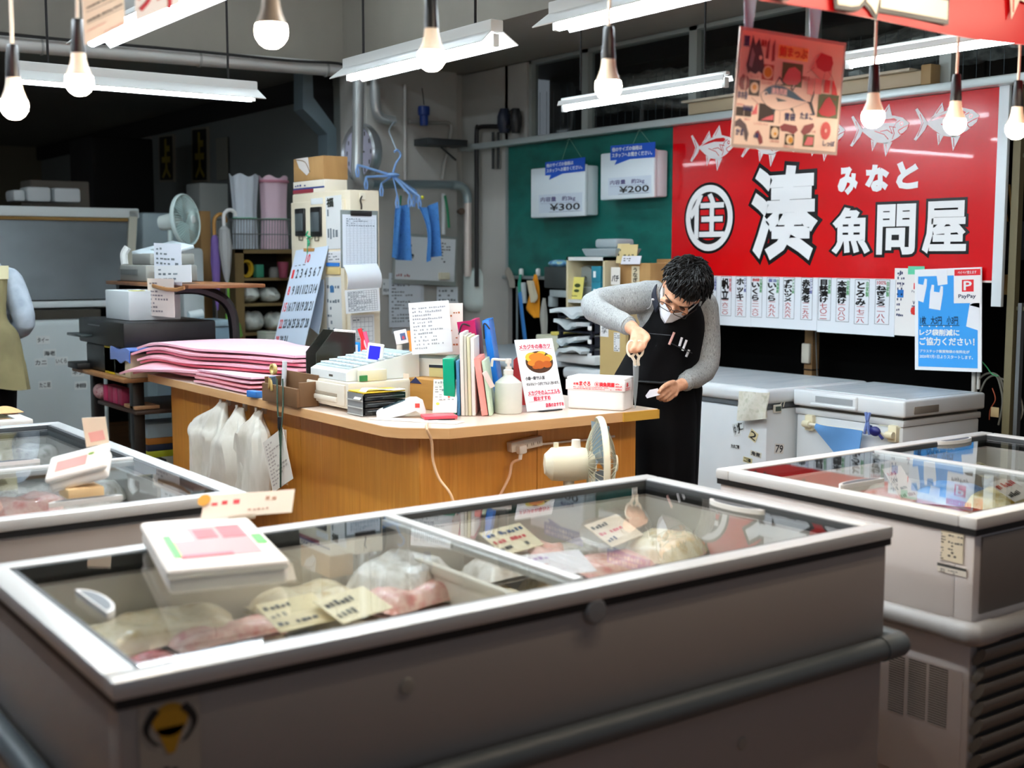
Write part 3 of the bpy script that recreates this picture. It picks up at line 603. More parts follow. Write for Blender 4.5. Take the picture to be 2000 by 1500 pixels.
px(b2 := MB(), 'PayPay', 1781, 567, 1799, 573, 0, .002, ML, lL); px(b2, 'VISA', 1783, 588, 1798, 595, .0008, .002, ML, lL); R_(b2, 1781, 597, 1800, 599); px(b2, 'J', 1756, 529, 1760, 538, .001, .002, ML, lL); b2.scrib(ML, lL(1753, 540)[0], lL(1753, 620)[1], lL(1768, 540)[0], lL(1753, 528)[1], 9, 7, .9, .002, 4)
px(b2, '))', 1758, 551, 1764, 560, .0004, .002, ML, lL)
P('print', b2, mt('28305c', .5), t)
b = MB(); R_(b, 1780, 601, 1800, 614); P('card_ground', b, mt('2a1414', .5), t)
for x_, cl in ((1786, 'd8281e'), (1794, 'eba02a')): u, v = lL(x_, 607); P('card_circle', MB().disc(u, v, .022, .022, ML, .003), mt(cl, .5), t)
# blue plastic bag poster
AP = 5.515; A = PA(1787, 722, AP); B = PA(1917, 727, AP); C_ = PA(1803, 527, AP)
MP = frame(A, B-A, C_-A); lP = lambda x, y: (lambda q_: (q_.x, q_.y))(MP.inverted() @ PA(x, y, AP))
pw, ph = (B-A).length, (C_-A).length
t = T('poster', 'blue poster about plastic bags with white lettering, a red pay logo at its corner', 'poster', A.lerp(B, .5))
P('sheet', MB().rect(0, 0, pw, ph, MP, 0, .004), mt('f3f6f8', .3), t)
g = lambda x, y: (x*pw, y*ph)
P('blue_ground', MB().prism([g(.055, .035), g(.945, .035), g(.945, .93), g(.055, .93)], MP, 0, .001), mt('3fa2ee', .3), t)
for x, y, s_, an in ((.33, .72, .19, -.15), (.08, .80, .19, -.2), (.42, 1.0-.06, .16, .1), (.93, .56, .24, -.25)):
    o_ = [(-.55, -1), (.55, -1), (.62, .4), (.55, 1), (.32, 1), (.28, .45), (-.28, .45), (-.32, 1), (-.55, 1), (-.62, .4)]
    pts = [(x*pw+s_*ph*.62*(a_*cos(an)-b_*sin(an)*.9), y*ph+s_*ph*.62*(a_*sin(an)+b_*cos(an))) for a_, b_ in o_]
    bg = MB().prism([(min(max(a_, .03*pw), .97*pw), min(max(b_, .03*ph), .985*ph)) for a_, b_ in pts], MP, .001, .0016); P('bag_picture', bg, mt('f0f3f8', .35), t, 'white bag shape')
P('pay_panel', MB().prism([g(.60, .66), g(.99, .66), g(.99, .99), g(.60, .99)], MP, .0015, .0024), mt('f7f5f4', .35), t)
rr = MB().prism([g(.61, .925), g(.985, .925), g(.985, .985), g(.61, .985)], MP, .0024, .003).prism([g(.72, .77), g(.89, .77), g(.89, .885), g(.72, .885)], MP, .0024, .003); P('pay_logo', rr, mt('e3222b', .35), t, 'red logo block')
wt_ = MB(); TX = lambda mb, s_, x0, y0, x1, y1, b_=0, z=.0025: mb.text(s_, MP, x0*pw, y0*ph, x1*pw, y1*ph, b_, z)
TX(wt_, 'レジ袋削減に', .08, .345, .68, .405, .0014); TX(wt_, 'ご協力ください！', .08, .25, .90, .325, .0014); TX(wt_, 'プラスチック製買物袋の有料化が', .08, .175, .83, .205, .0004); TX(wt_, '2020年7月1日よりスタートします。', .08, .12, .88, .155, .0004)
for k_ in range(5): wt_.disc((.12+.11*k_)*pw, .435*ph, .004, .004, MP, .0025, .0005, 10)
TX(wt_, 'P', .75, .785, .86, .87, .0016, .0038); TX(wt_, 'ペイペイ使えます', .66, .94, .93, .97, .0003, .0038)
P('white_lettering', wt_, SIGNW, t); kt = MB(); TX(kt, '1枚　大5円　小3円', .09, .455, .66, .535, .0006); kt.line([g(.08, .445), g(.68, .445)], .003, MP, .003); TX(kt, 'PayPay', .67, .70, .92, .745, .0006, .003)
P('dark_lettering', kt, mt('0d2b4e', .4), t)
# foam boxes hung on the board
FOAM = mt('e4f0f5', .6, bump=.15, bscale=220)
def foambox(label, af, pTL, pTR, pBR, pBL, dep, sg, kg, price, tip):
    M_, l_ = LW(af); u0 = (l_(*pTL)[0]+l_(*pBL)[0])/2; u1 = (l_(*pTR)[0]+l_(*pBR)[0])/2; v0 = (l_(*pBL)[1]+l_(*pBR)[1])/2; v1 = (l_(*pTL)[1]+l_(*pTR)[1])/2
    t = T('foam_box', label, 'foam box', (af+dep/2, -(u0+u1)/2, v0), 0, 'foam boxes hung on the green board')
    P('box_body', MB().bx((af+.03, -u1+.006, v0+.006), (af+dep, -u0-.006, v1-.006), .012), FOAM, t)
    P('box_lid', MB().bx((af, -u1, v0), (af+.034, -u0, v1), .010, seg=3), FOAM, t)
    W_, H_ = u1-u0, v1-v0
    c_ = P('price_label', MB().rect(u0+W_*.16, v0+H_*.09, u1-W_*.04, v0+H_*.46, M_, .001), mt('d5e3ee', .5), t)
    P('weight_text', MB().text('内容量　約%skg' % kg, M_, u0+W_*.20, v0+H_*.30, u1-W_*.16, v0+H_*.41, .0006, .002).line([(u0+W_*.2, v0+H_*.28), (u1-W_*.1, v0+H_*.28)], .0012, M_, .002), mt('4a3d7c', .5), c_)
    P('price_text', MB().text('¥'+price, M_, u0+W_*.38, v0+H_*.13, u1-W_*.08, v0+H_*.265, .0016, .002).line([(u0+W_*.36, v0+H_*.105), (u1-W_*.08, v0+H_*.105)], .0016, M_, .002), mt('101114', .5), c_)
    A_, B_, C2 = l_(*sg[0]), l_(*sg[1]), l_(*sg[2]); tp = l_(*tip); h_ = B_[1]-C2[1]
    D_ = (A_[0], A_[1]-h_); ed = .004
    hs = P('speech_sign', MB().prism([A_, B_, C2, (A_[0]+(C2[0]-A_[0])*.45, D_[1]+(C2[1]-D_[1])*.45), tp, (A_[0]+(C2[0]-A_[0])*.15, D_[1]), D_], M_, -.002, .003), mt('1d57c6', .4), t, 'blue speech bubble sign')
    fr_ = frame(M_ @ V((A_[0], D_[1], .003)), (M_ @ V((B_[0], B_[1], .003)))-(M_ @ V((A_[0], A_[1], .003))), (M_ @ V((A_[0], A_[1], .003)))-(M_ @ V((A_[0], D_[1], .003)))); ww = B_[0]-A_[0]
    P('sign_text', MB().text('他のサイズの価格は', fr_, ww*.04, h_*.58, ww*.72, h_*.86, .0008, .001).text('スタッフへお聞きください。', fr_, ww*.04, h_*.18, ww*.94, h_*.46, .0008, .001), SIGNW, hs)
    top = V((5.49, -(u0+u1)/2-.03, 2.376))
    for uu in (u0+W_*.45, u1-W_*.08): P('string', MB().tube([top, (af+.05, -uu, v1)], .0016, 5), mt('79a08c', .7), t)
foambox('white foam box hung lower on the green board, priced 300 yen', 5.405, (1037.5, 329), (1142.5, 321), (1141, 421), (1035, 427), .13, ((1065.5, 317), (1143, 307), (1142, 334)), '3', '300', (1073, 351))
foambox('white foam box hung beside the red banner, priced 200 yen', 5.405, (1172.5, 299), (1278, 291), (1275, 386), (1172, 391), .13, ((1193, 285), (1280, 277), (1279, 307)), '2', '200', (1201, 322))
# below the banner: post with a switch, cables; to its side a dark shelf
t = T('wooden_post', 'wooden post with a white switch box below the price sheets', 'post', (5.75, 4.9, .85))
c = PA(1581, 690, 5.75); P('post', MB().bx((5.74, c.y-.03, .78), (5.80, c.y+.03, 1.35)), noisy(['8a6a45', 'a58256'], (8, 8, 1), .7), t)
P('switch_box', MB().bx((5.715, c.y-.025, c.z-.06), (5.742, c.y+.035, c.z+.06), .008), mt('e6e2d2', .5), t)
P('cable', MB().tube(smoothp([(5.73, c.y-.05, 1.3), (5.735, c.y-.06, 1.05), (5.74, c.y-.075, .8)]), .004, 6), mt('6a6a66', .6), t)
P('cable_tie', MB().bx((5.735, c.y-.034, c.z-.10), (5.805, c.y+.034, c.z-.094)), BLACK, t)
P('post_foot', MB().bx((5.745, c.y-.028, .78), (5.79, c.y-.006, .90)).bx((5.745, c.y+.006, .78), (5.79, c.y+.028, .90)), mt('d9dcdc', .4), t)
t = T('cable_coil', 'grey cable loops tied with a green string beside the blue poster', 'cable', (5.6, 3.4, .95))
def arcp(a, pts): return smoothp([PA(x, y, a) for x, y in pts], 6)
P('cable', MB().tube(arcp(5.6, [(1906, 772), (1912, 742), (1930, 729), (1950, 735), (1962, 765), (1965, 800), (1958, 845)]), .0055, 6), mt('77766c', .6), t)
P('cable', MB().tube(arcp(5.62, [(1950, 738), (1975, 748), (1992, 775), (1997, 805), (1985, 828), (1966, 830)]), .0055, 6), mt('8c8b80', .6), t)
P('cable', MB().tube(arcp(5.58, [(1915, 765), (1926, 742), (1945, 734), (1955, 760), (1958, 790), (1950, 830)]), .005, 6), mt('6a6a60', .6), t)
P('tie_string', MB().tube(arcp(5.57, [(1917, 705), (1928, 718), (1937, 730), (1950, 735)]), .003, 5), mt('3f9a62', .7), t, 'green string')
P('wire', MB().tube(arcp(5.59, [(1938, 758), (1944, 780), (1934, 800), (1932, 820)]), .0025, 5), mt('b85a3a', .6), t, 'thin orange wire')
c = PA(1943, 805, 5.58); P('tag', MB().box(c, (.004, .045, .05), None, .002), mt('cdb88a', .7), t, 'beige tag')
t = T('white_pipe', 'white pipe standing beside the small chest freezer under the blue poster', 'pipe', PA(1901, 760, 5.6))
P('pipe', MB().cyl(PA(1901, 790, 5.6), PA(1903, 690, 5.6), .011).cyl(PA(1911, 760, 5.6), PA(1912, 690, 5.6), .009), mt('d7d8d2', .4), t)
sd = T('shelf_unit', 'dark shelf beyond the edge of the red banner holding trays', 'shelf', (5.75, 3.1, 0))
P('upright', MB().bx((5.56, 3.49, 0), (5.60, 3.53, 2.37)), mt('6b6447', .6), sd)
P('upright', MB().bx((5.57, 3.455, 0), (5.6, 3.475, 1.32)), mt('6e7374', .4, .4), sd)
for z_, nm in ((PA(1980, 302, 5.6).z, 'shelf_board'), (PA(1980, 598, 5.6).z, 'shelf_board')): P(nm, MB().bx((5.58, 2.2, z_-.02), (5.95, 3.49, z_)), mt('55563f', .6), sd)
z_ = PA(1980, 598, 5.6).z
for i, (b_, c_) in enumerate(((3.36, '6d716a'), (3.20, '8c9088'), (3.04, '7a7e77'))): S('tray', MB().box((5.70, b_, z_+.022), (.2, .13, .04), None, .008, taper=.85), mt(c_, .4), ('grey tray on the dark shelf, next to the banner edge', 'pale tray in the middle of the dark shelf', 'grey tray on the dark shelf, at the picture edge')[i], 'tray', 'trays on the dark shelf')
c = PA(1973, 556, 5.62); S('cardboard_piece', MB().box(c, (.01, .06, .10), Matrix.Identity(4)), mt('8a7040', .8), 'small brown cardboard sheet leaning above the shelf trays', 'cardboard')
c = PA(1985, 500, 5.66); hold = MB().lathe([(.05, 0), (.055, .19), (.05, .19), (.046, .01), (0, .01)], Matrix.Translation((c.x, c.y, c.z-.02)), 16); S('stick_holder', hold, mt('1c2226', .5), 'dark cup holding wooden sticks on the shelf', 'cup')
for i, (dx, dy, ti) in enumerate(((-.02, .03, -.03), (.0, .015, -.05), (.015, -.005, -.02), (-.01, -.02, -.045))):
    S('wooden_stick', MB().cyl((c.x+dx*.6, c.y+dy*.3, c.z), (c.x+dx, c.y+dy+.09+ti, c.z+.37-.015*i), .0055, n=8), mt('b98f4a', .6), 'thin wooden stick standing in the dark cup', 'stick', 'wooden sticks in the dark cup')
# ================================================================ back wall: pipes, clock, whiteboard, papers
def qf(TL, TR, BL, fn):
    a, b, c = fn(*TL), fn(*TR), fn(*BL); return frame(c, b-a, a-c), (b-a).length, (a-c).length
PBf = lambda b: (lambda x, y: PB(x, y, b)); PAf = lambda a: (lambda x, y: PA(x, y, a)); PDf = lambda d: (lambda x, y: PD(x, y, d))
def pipe(b, pts, k=5): return smoothp([PB(x, y, b) for x, y in pts], k)
PIPEM = mt('c9d0cf', .28, .55); PIPEW = mt('d3d4cf', .4)
t = T('overhead_pipe', 'long white pipe running under the upper wall towards the back wall', 'pipe', PB(300, 110, 8.25))
P('pipe', MB().tube([PB(-80, 77, 8.26), PB(690, 138, 8.26)], .052, 14), PIPEW, t)
for x in (80, 388, 636): P('pipe_clip', MB().cyl(PB(x-2, 78+(x+80)*.0792, 8.26), PB(x+2, 78+(x+80)*.0792, 8.26), .057, n=14), mt('a5a7a3', .5), t)
P('cable', MB().tube(pipe(8.19, [(-40, 62), (150, 80), (380, 100), (560, 118), (660, 124), (700, 136)]), .010, 6), mt('1b1b1b', .6), t)
t = T('silver_pipe', 'silver insulated pipe that drops and bends beside the round clock', 'pipe', PB(800, 362, 8.2))
vp = lambda pts, k=3: smoothp([PB(x, y, b_) for x, y, b_ in pts], k)
P('pipe', MB().tube(vp([(700, 140, 7.8), (699, 240, 7.8), (697, 325, 7.8)]), .040, 14), PIPEM, t)
P('elbow', MB().tube(vp([(697, 322, 7.8), (698, 340, 7.8), (706, 354, 7.81), (722, 360, 7.84)]), .042, 14), PIPEM, t)
P('pipe', MB().tube(vp([(720, 360, 7.84), (800, 360, 8.02), (884, 361, 8.2)]), .032, 14), mt('8fa0a4', .3, .5), t)
P('elbow', MB().tube(pipe(8.2, [(882, 361), (900, 364), (911, 376), (914, 396)]), .036, 14), mt('9fb0b2', .3, .5), t)
P('pipe', MB().tube(pipe(8.2, [(914, 394), (914, 460), (914, 540)], 3), .030, 14), mt('d8cdc4', .4, .2), t)
t = T('silver_pipe', 'short thick silver pipe with an elbow beside the blue valve', 'pipe', PB(740, 230, 8.24))
P('pipe', MB().tube(pipe(8.24, [(731, -20), (731, 120), (733, 205)], 2), .032, 14), PIPEM, t)
P('elbow', MB().tube(pipe(8.24, [(732, 165), (734, 210), (742, 228), (757, 234), (770, 236)]), .038, 14), PIPEM, t)
t = T('water_pipe', 'thin white water pipe with a blue valve on the back wall', 'pipe', PB(840, 250, 8.24))
P('pipe', MB().cyl(PB(791, 165, 8.295), PB(791, 375, 8.295), .012), PIPEW, t)
P('pipe', MB().tube(pipe(8.275, [(800, 237), (845, 240), (872, 240), (881, 248), (878, 275), (868, 320), (864, 350)]), .014, 8), mt('b9bab3', .35, .4), t)
c = PB(828, 226, 8.2); P('blue_valve', MB().lathe([(0, -.075), (.03, -.075), (.034, -.05), (.034, .0), (.045, .005), (.047, .05), (.043, .07), (0, .072)], Matrix.Translation(c), 16), mt('1c3f8f', .35), t, 'blue valve body')
P('valve_wire', MB().tube(pipe(8.2, [(828, 205), (826, 185), (824, 172)]), .004, 5), BLACK, t)
P('pipe', MB().tube(pipe(8.24, [(866, 378), (866, 458)], 2), .016, 8), mt('dfe6e6', .4), t)
c = PB(896, 413, 8.25); P('tap', MB().lathe([(.018, 0), (.02, .03), (.028, .035), (.026, .05), (0, .05)], Matrix.Translation(c) @ Matrix.Rotation(pi/2, 4, 'X'), 14), mt('6b5a4e', .4, .5), t)
t = T('wall_bracket', 'dark steel angle bracket on the back wall below the blue valve', 'bracket', PB(850, 280, 8.25))
A, B = PB(811, 277, 8.28), PB(889, 277, 8.28)
P('bracket_arm', MB().bx((A.x, 8.10, A.z-.03), (B.x, 8.3, A.z+.02), .004), mt('33383a', .5), t)
P('brace', MB().tube([PB(862, 288, 8.2), PB(890, 312, 8.3)], .008, 6), mt('33383a', .5), t)
t = T('black_pipe', 'black pipe with dark valves in the corner beside the green board', 'pipe', (5.5, 8.1, 1.6))
BP = mt('141516', .45)
P('pipe', MB().tube(smoothp([PA(931, 560, 5.5), PA(931, 400, 5.5), PA(931, 262, 5.5), PA(935, 250, 5.5), PA(948, 247, 5.5), PA(1000, 247, 5.5)], 4), .018, 10), BP, t)
for x, r_ in ((985, .055), (1008, .045)):
    c = PA(x, 236, 5.5); P('valve', MB().lathe([(0, -.09), (r_*.7, -.09), (r_, -.03), (r_, .03), (r_*.6, .09), (0, .09)], Matrix.Translation(c), 14), BP if x > 990 else mt('1b2438', .45), t)
P('cable', MB().tube(smoothp([PA(x, y, 5.5) for x, y in ((992, 222), (1004, 212), (1014, 222), (1012, 245))], 5), .005, 6), BP, t)
for x in (962, 972): P('hanging_strap', MB().bx((5.52, PA(x, 290, 5.52).y-.012, PA(x, 330, 5.52).z), (5.53, PA(x, 290, 5.52).y+.012, PA(x, 258, 5.52).z)), mt('3c4040', .6), t)
c = PB(706, 298, 8.09); M = Matrix.Translation(c) @ Matrix.Rotation(radians(-84), 4, 'Z') @ Matrix.Rotation(pi/2, 4, 'X')
t = T('wall_clock', 'round silver rimmed wall clock seen at an angle behind the silver pipe', 'clock', c)
P('clock_case', MB().lathe([(0, -.05), (.19, -.05), (.21, -.02), (.21, .03), (.195, .045), (.178, .03), (.178, .02), (0, .02)], M, 40), mt('cfd6da', .25, .7), t)
P('clock_face', MB().lathe([(.177, .021), (0, .022)], M, 40), mt('dcdcf2', .5), t, 'pale lilac dial')
mk = MB()
for i in range(12): mk.box((.15*sin(i*pi/6), .15*cos(i*pi/6), .024), (.008, .03, .002), M @ Matrix.Identity(4))
P('hour_marks', mk, BLACK, t); P('clock_hand', MB().bx((-.004, -.02, .026), (.004, .11, .028), 0, M), BLACK, t); P('clock_hand', MB().bx((-.02, -.005, .029), (.08, .005, .031), 0, M), BLACK, t)
# whiteboard and the papers around it
M, w, h = qf((777, 460), (893, 468), (771, 545), PBf(8.26)); t = T('whiteboard', 'small whiteboard with handwriting, a cream eraser on it', 'whiteboard', M @ V((w/2, 0, 0)))
P('board_frame', MB().bx((-.015, -.035, -.02), (w+.02, h+.02, -.002), .004, M), mt('a9b2ae', .4, .4), t)
P('board_face', MB().rect(0, 0, w, h, M, .001), mt('e8eff2', .25), t)
P('handwriting', MB().text('8/10', M, w*.06, h*.84, w*.18, h*.95, .001).text('300', M, w*.18, h*.76, w*.26, h*.82, .001).text('バチ', M, w*.14, h*.64, w*.26, h*.72, .001).text('動き', M, w*.14, h*.5, w*.30, h*.6, .002).scrib(M, w*.76, h*.42, w*.92, h*.92, 7, 3, .8, .002, 4), mt('16181a', .6), t)
P('red_handwriting', MB().scrib(M, w*.02, h*.03, w*.42, h*.15, 1, 4, .95, .002, 12), mt('a04046', .6), t)
A = M @ V((w*.80, h*.12, .02)); S('whiteboard_eraser', MB().box(A, (.09, .035, .055), None, .006), mt('e2dcc2', .7), 'cream eraser resting on the whiteboard', 'eraser')
def paper(label, TL, TR, BL, fn, col='eaf0f2', rows=10, seed=1, name='notice', cells=14, fill=.6, wave=.006, pad=.08, ink='6f7a80', grid_=False, cat='paper', group=None):
    M, w, h = qf(TL, TR, BL, fn); t = T(name, label, cat, M @ V((w/2, 0, 0)), 0, group)
    P('sheet', MB().rect(0, 0, w, h, M, .0, .0015), mt(col, .7), t)
    ib = MB()
    if grid_:
        for k in range(rows+1): v_ = h*(pad+(1-2*pad)*k/rows); ib.line([(w*pad, v_), (w*(1-pad), v_)], .0018, M, .001)
        for k in range(cells+1): u_ = w*(pad+(1-2*pad)*k/cells); ib.line([(u_, h*pad), (u_, h*(1-pad))], .0018, M, .001)
    ib.scrib(M, w*pad, h*pad, w*(1-pad), h*(1-pad), rows, seed, fill, .0012, cells)
    P('print', ib, mt(ink, .7), t); return t, M, w, h
paper('bluish handwritten sheet taped below the whiteboard', (762, 533), (824, 533), (760, 640), PBf(8.285), 'dfe9f0', 14, 3, cells=10, fill=.4)
paper('blank edged white sheet peeking from under the handwritten sheet', (768, 550), (830, 550), (766, 652), PBf(8.305), 'e2ebf0', 3, 4, cells=6, fill=.2)
paper('small white card stuck behind the handwritten sheet', (750, 545), (772, 545), (747, 576), PBf(8.30), 'e6ecec', 2, 4, cells=5, fill=.2)
paper('square note pad sheet below the eraser of the whiteboard', (855, 560), (896, 560), (853, 604), PBf(8.30), 'e3ecf2', 4, 6, cells=6, fill=.5)
paper('white sheet with faint rows standing behind the magazine row', (820, 588), (896, 588), (819, 640), PBf(8.29), 'eef0f0', 3, 8, cells=8, fill=.2)
# rounded white unit at the foot of the pink pipe
c = PB(943, 566, 8.22); t = T('towel_dispenser', 'rounded white wall dispenser at the foot of the bent pipe', 'dispenser', c+V((0, 0, -.19)))
P('housing', MB().box(c, (.30, .24, .36), None, .085, 6), mt('d5e3de', .3), t)
P('front_window', MB().box(c+V((.045, -.122, .01)), (.11, .012, .24), None, .006, 3), mt('a9b3a6', .4), t)
P('frame_ring', MB().box(c+V((.045, -.118, .01)), (.135, .01, .265), None, .005, 3), mt('e9efe9', .35), t)
t = T('black_cable', 'flat black cable running down the wall to the white dispenser', 'cable', PB(928, 520, 8.25))
P('cable', MB().tube([PB(928, 378, 8.27), PB(928, 520, 8.27)], [(.016, .006)]*2, 8, flat=(1, 0, 0)), BLACK, t)
c = PB(929, 409, 8.25); P('clip', MB().box(c, (.03, .02, .035), None, .006), mt('9aa29c', .4), t)
S('green_strap', MB().tube(pipe(8.2, [(869, 382), (874, 410), (877, 445)]), [(.012, .003)]*11, 8, flat=(1, 0, 0)), mt('2f8f62', .7), 'green strap hanging on the back wall beside the thin white pipe', 'strap')
S('green_strap', MB().tube(pipe(8.2, [(783, 382), (780, 420), (777, 450)]), [(.008, .003)]*11, 8, flat=(1, 0, 0)), mt('2f8f62', .7), 'green strap half hidden between the hanging blue cloths', 'strap')
# ---------------------------------------------------------------- tall cream cabinet
CA, CB = 3.34, 6.20
cb1 = PA(568, 420, CA).y; cx1 = 3.54; ctop = PA(681, 370, CA).z
CREAM = mt('e2d8bf', .45)
t = T('electric_cabinet', 'tall cream cabinet with two black handles, papers and a calendar on it', 'cabinet', ((CA+cx1)/2, (CB+cb1)/2, 0))
P('cabinet_body', MB().bx((CA+.012, CB, .0), (cx1, cb1, ctop), .006), CREAM, t)
M = frame((CA, 0, 0), (0, -1, 0), (0, 0, 1)); lc = lambda x, y: (-PA(x, y, CA).y, PA(x, y, CA).z)
P('door', MB().bx((CA-.004, CB+.05, .15), (CA+.013, cb1-.01, ctop-.05), .004), CREAM, t)
for x0, x1, y0, y1 in ((580, 599, 408, 461), (610, 631, 405, 462)):
    a, b = lc(x0, y0), lc(x1, y1); hd = P('lever_handle', MB().bx((CA-.018, -b[0], b[1]), (CA-.003, -a[0], a[1]), .006), mt('0c0d0e', .35), t)
    P('handle_window', MB().bx((CA-.021, -b[0]+.012, b[1]+.03), (CA-.017, -a[0]-.012, a[1]-.03), .001), mt('4a5355', .3), hd)
    P('handle_ring', MB().tube([(CA-.008, -(a[0]+b[0])/2+dy, b[1]+dz) for dy, dz in ((-.022, .0), (-.022, -.022), (.022, -.022), (.022, .0))], .004, 6), mt('8a8574', .4, .5), hd)
a, b = lc(609, 388), lc(632, 398); P('name_tag', MB().rect(a[0], b[1], b[0], a[1], M, .007, .003), mt('e6ecec', .5), t)
P('hook', MB().tube(smoothp([PB(707, 382, 6.19), PB(704, 391, 6.18), PB(706, 400, 6.18), PB(706, 409, 6.18)], 4), .005, 6), mt('3a352c', .4, .5), t)
P('hook_pad', MB().bx((PB(701, 385, 6.2).x, 6.185, PB(701, 390, 6.2).z), (PB(712, 385, 6.2).x, 6.2, PB(701, 376, 6.2).z), .002), mt('e9e2cc', .5), t)
bx_ = MB().bx((CA+.02, 6.52, ctop+.001), (CA+.17, 6.93, ctop+.075), .003); t = T('stationery_box', 'white box with a blue and red stripe on the cream cabinet, under the brown box', 'box', (CA+.09, 6.72, ctop))
P('box', bx_, mt('e9e3d2', .6), t); P('blue_stripe', MB().bx((CA+.0185, 6.52, ctop+.026), (CA+.0197, 6.93, ctop+.036)), mt('2a3f7a', .5), t); P('red_stripe', MB().bx((CA+.0185, 6.66, ctop+.004), (CA+.0197, 6.93, ctop+.026)), mt('8c2f3a', .5), t)
P('print', MB().scrib(frame((CA+.018, 0, 0), (0, -1, 0), (0, 0, 1)), -6.90, ctop+.038, -6.62, ctop+.06, 1, 4, .9, .002, 9), mt('2a3f7a', .5), t)
CARD = noisy(['a07848', 'ae8753', '966e40'], (6, 6, 1.5), .8)
t = T('cardboard_box', 'brown cardboard box on the very top of the cream cabinet', 'cardboard box', (CA+.09, 6.72, ctop+.076))
z0 = ctop+.076; P('box', MB().bx((CA+.02, 6.53, z0), (CA+.18, 6.92, z0+.135), .003), CARD, t)
P('torn_label', MB().prism([(-6.88, z0+.135), (-6.72, z0+.137), (-6.70, z0+.05), (-6.74, z0+.03), (-6.84, z0+.08)], frame((CA+.018, 0, 0), (0, -1, 0), (0, 0, 1)), .0, .001), mt('d9d4cf', .7), t, 'torn white label')
P('tape', MB().tube(smoothp([(CA+.0175, 6.88, z0+.13), (CA+.0175, 6.76, z0+.11), (CA+.0175, 6.70, z0+.05)], 5), .003, 6), mt('7d6547', .6), t)
PAc = PAf(CA-.006)
tt, M, w, h = paper('grey white calendar page with one brush character, on the cream cabinet door', (638, 384), (669, 380), (638, 487), PAc, 'e2e6e4', 2, 4, cells=5, fill=.2, name='wall_calendar', cat='calendar')
P('brush_character', MB().text('福', M, w*.1, h*.80, w*.5, h*.96, .003), mt('2f332c', .7), tt)
paper('small receipt card below the brush calendar page on the cream cabinet', (640, 492), (666, 490), (640, 512), PAc, 'e6e9ea', 3, 3, cells=5, fill=.5)
tt, M, w, h = paper('leaflet with a blue drawing at the foot of the cream cabinet door', (641, 542), (671, 541), (640, 690), PAc, 'd9dcd8', 9, 5, cells=5, fill=.35, name='leaflet', cat='leaflet')
P('drawing', MB().disc(w*.42, h*.86, w*.13, h*.035, M, .002).rect(w*.30, h*.80, w*.54, h*.84, M, .002), mt('3b6f9c', .6), tt)
S('blue_tape', MB().bx((CA-.01, PA(665, 516, CA).y, PA(650, 520, CA).z), (CA-.004, PA(640, 516, CA).y, PA(650, 513, CA).z)), mt('2f76c4', .5), 'strip of blue tape across the cream cabinet door', 'tape')
S('name_plate', MB().bx((CA-.014, PA(667, 528, CA).y, PA(650, 536, CA).z), (CA-.004, PA(640, 528, CA).y, PA(650, 522, CA).z), .003), mt('dbc383', .5), 'cream plastic name plate under the blue tape', 'plate')
# month calendar hung on the door, its foot lifted off
def calendar():
    A, B, C_ = PA(578, 489, CA-.008), PA(634, 481, CA-.008), PA(531, 684, CA-.17); M = frame(C_, B-A, A-C_); w, h = (B-A).length, (A-C_).length
    ux = (B-A).normalized(); M = Matrix((ux, (A-C_).normalized(), ux.cross((A-C_).normalized()))).transposed().to_4x4(); M.translation = C_; w *= 1.13
    t = T('month_calendar', 'big month calendar with bold numbers, red Sundays, hung on the cream cabinet', 'calendar', C_)
    P('sheet', MB().rect(0, 0, w, h, M, .0, .002), mt('d5e4f4', .6), t); bk, rd = MB(), MB()
    n = 0
    for r in range(5):
        for c in range(7):
            n = r*7+c+1
            if n > 31: break
            u0 = w*(.05+.135*c); v1 = h*(.80-.165*r)
            (rd if c == 0 else bk).text(str(n), M, u0+(.02 if n < 10 else 0)*w, v1-h*.085, u0+w*(.095 if n > 9 else .075), v1, .0016, .001)
    P('numbers', bk, mt('20303c', .6), t); P('sunday_numbers', rd, mt('e0343a', .6), t, 'red numbers')
    P('month_title', MB().text('10', M, w*.40, h*.86, w*.52, h*.94, .002, .001), mt('d23040', .6), t)
    P('weekday_line', MB().scrib(M, w*.08, h*.83, w*.95, h*.85, 1, 4, .95, .001, 7), mt('50606c', .6), t)
    S('month_calendar_page', MB().grid(lambda i, j: (CA-.02-.05*j*j, PA(607, 560, CA).y-.02-i*(.19+.02*j), PA(607, 545, CA).z-j*.30+.02*sin(i*4)*j), 10, 12, .003), mt('b4c2d2', .6), 'curled grey blue calendar page behind the big month calendar', 'calendar')
    for y0, dx in ((485, 4), (505, 0)):
        a = PA(604-14+dx, y0, CA-.012); b = PA(604+6+dx, y0+6, CA-.012); S('paper_tape', MB().bx((CA-.016, b.y, b.z), (CA-.010, a.y, a.z)), mt('b5854a', .7), ('strip of brown tape at the top of the green string bow', 'strip of brown tape just over the month calendar')[y0 > 490], 'tape', 'brown tapes above the calendar')
    S('string_bow', MB().tube([PA(x, y, CA-.02) for x, y in ((601, 452), (598, 460), (606, 463), (600, 466), (604, 474), (602, 480))], .006, 6).tube([PA(601, 462, CA-.02), PA(600, 510, CA-.016)], .003, 6), mt('2fa577', .7), 'green string bow tied to a black handle of the cream cabinet', 'string')
calendar()
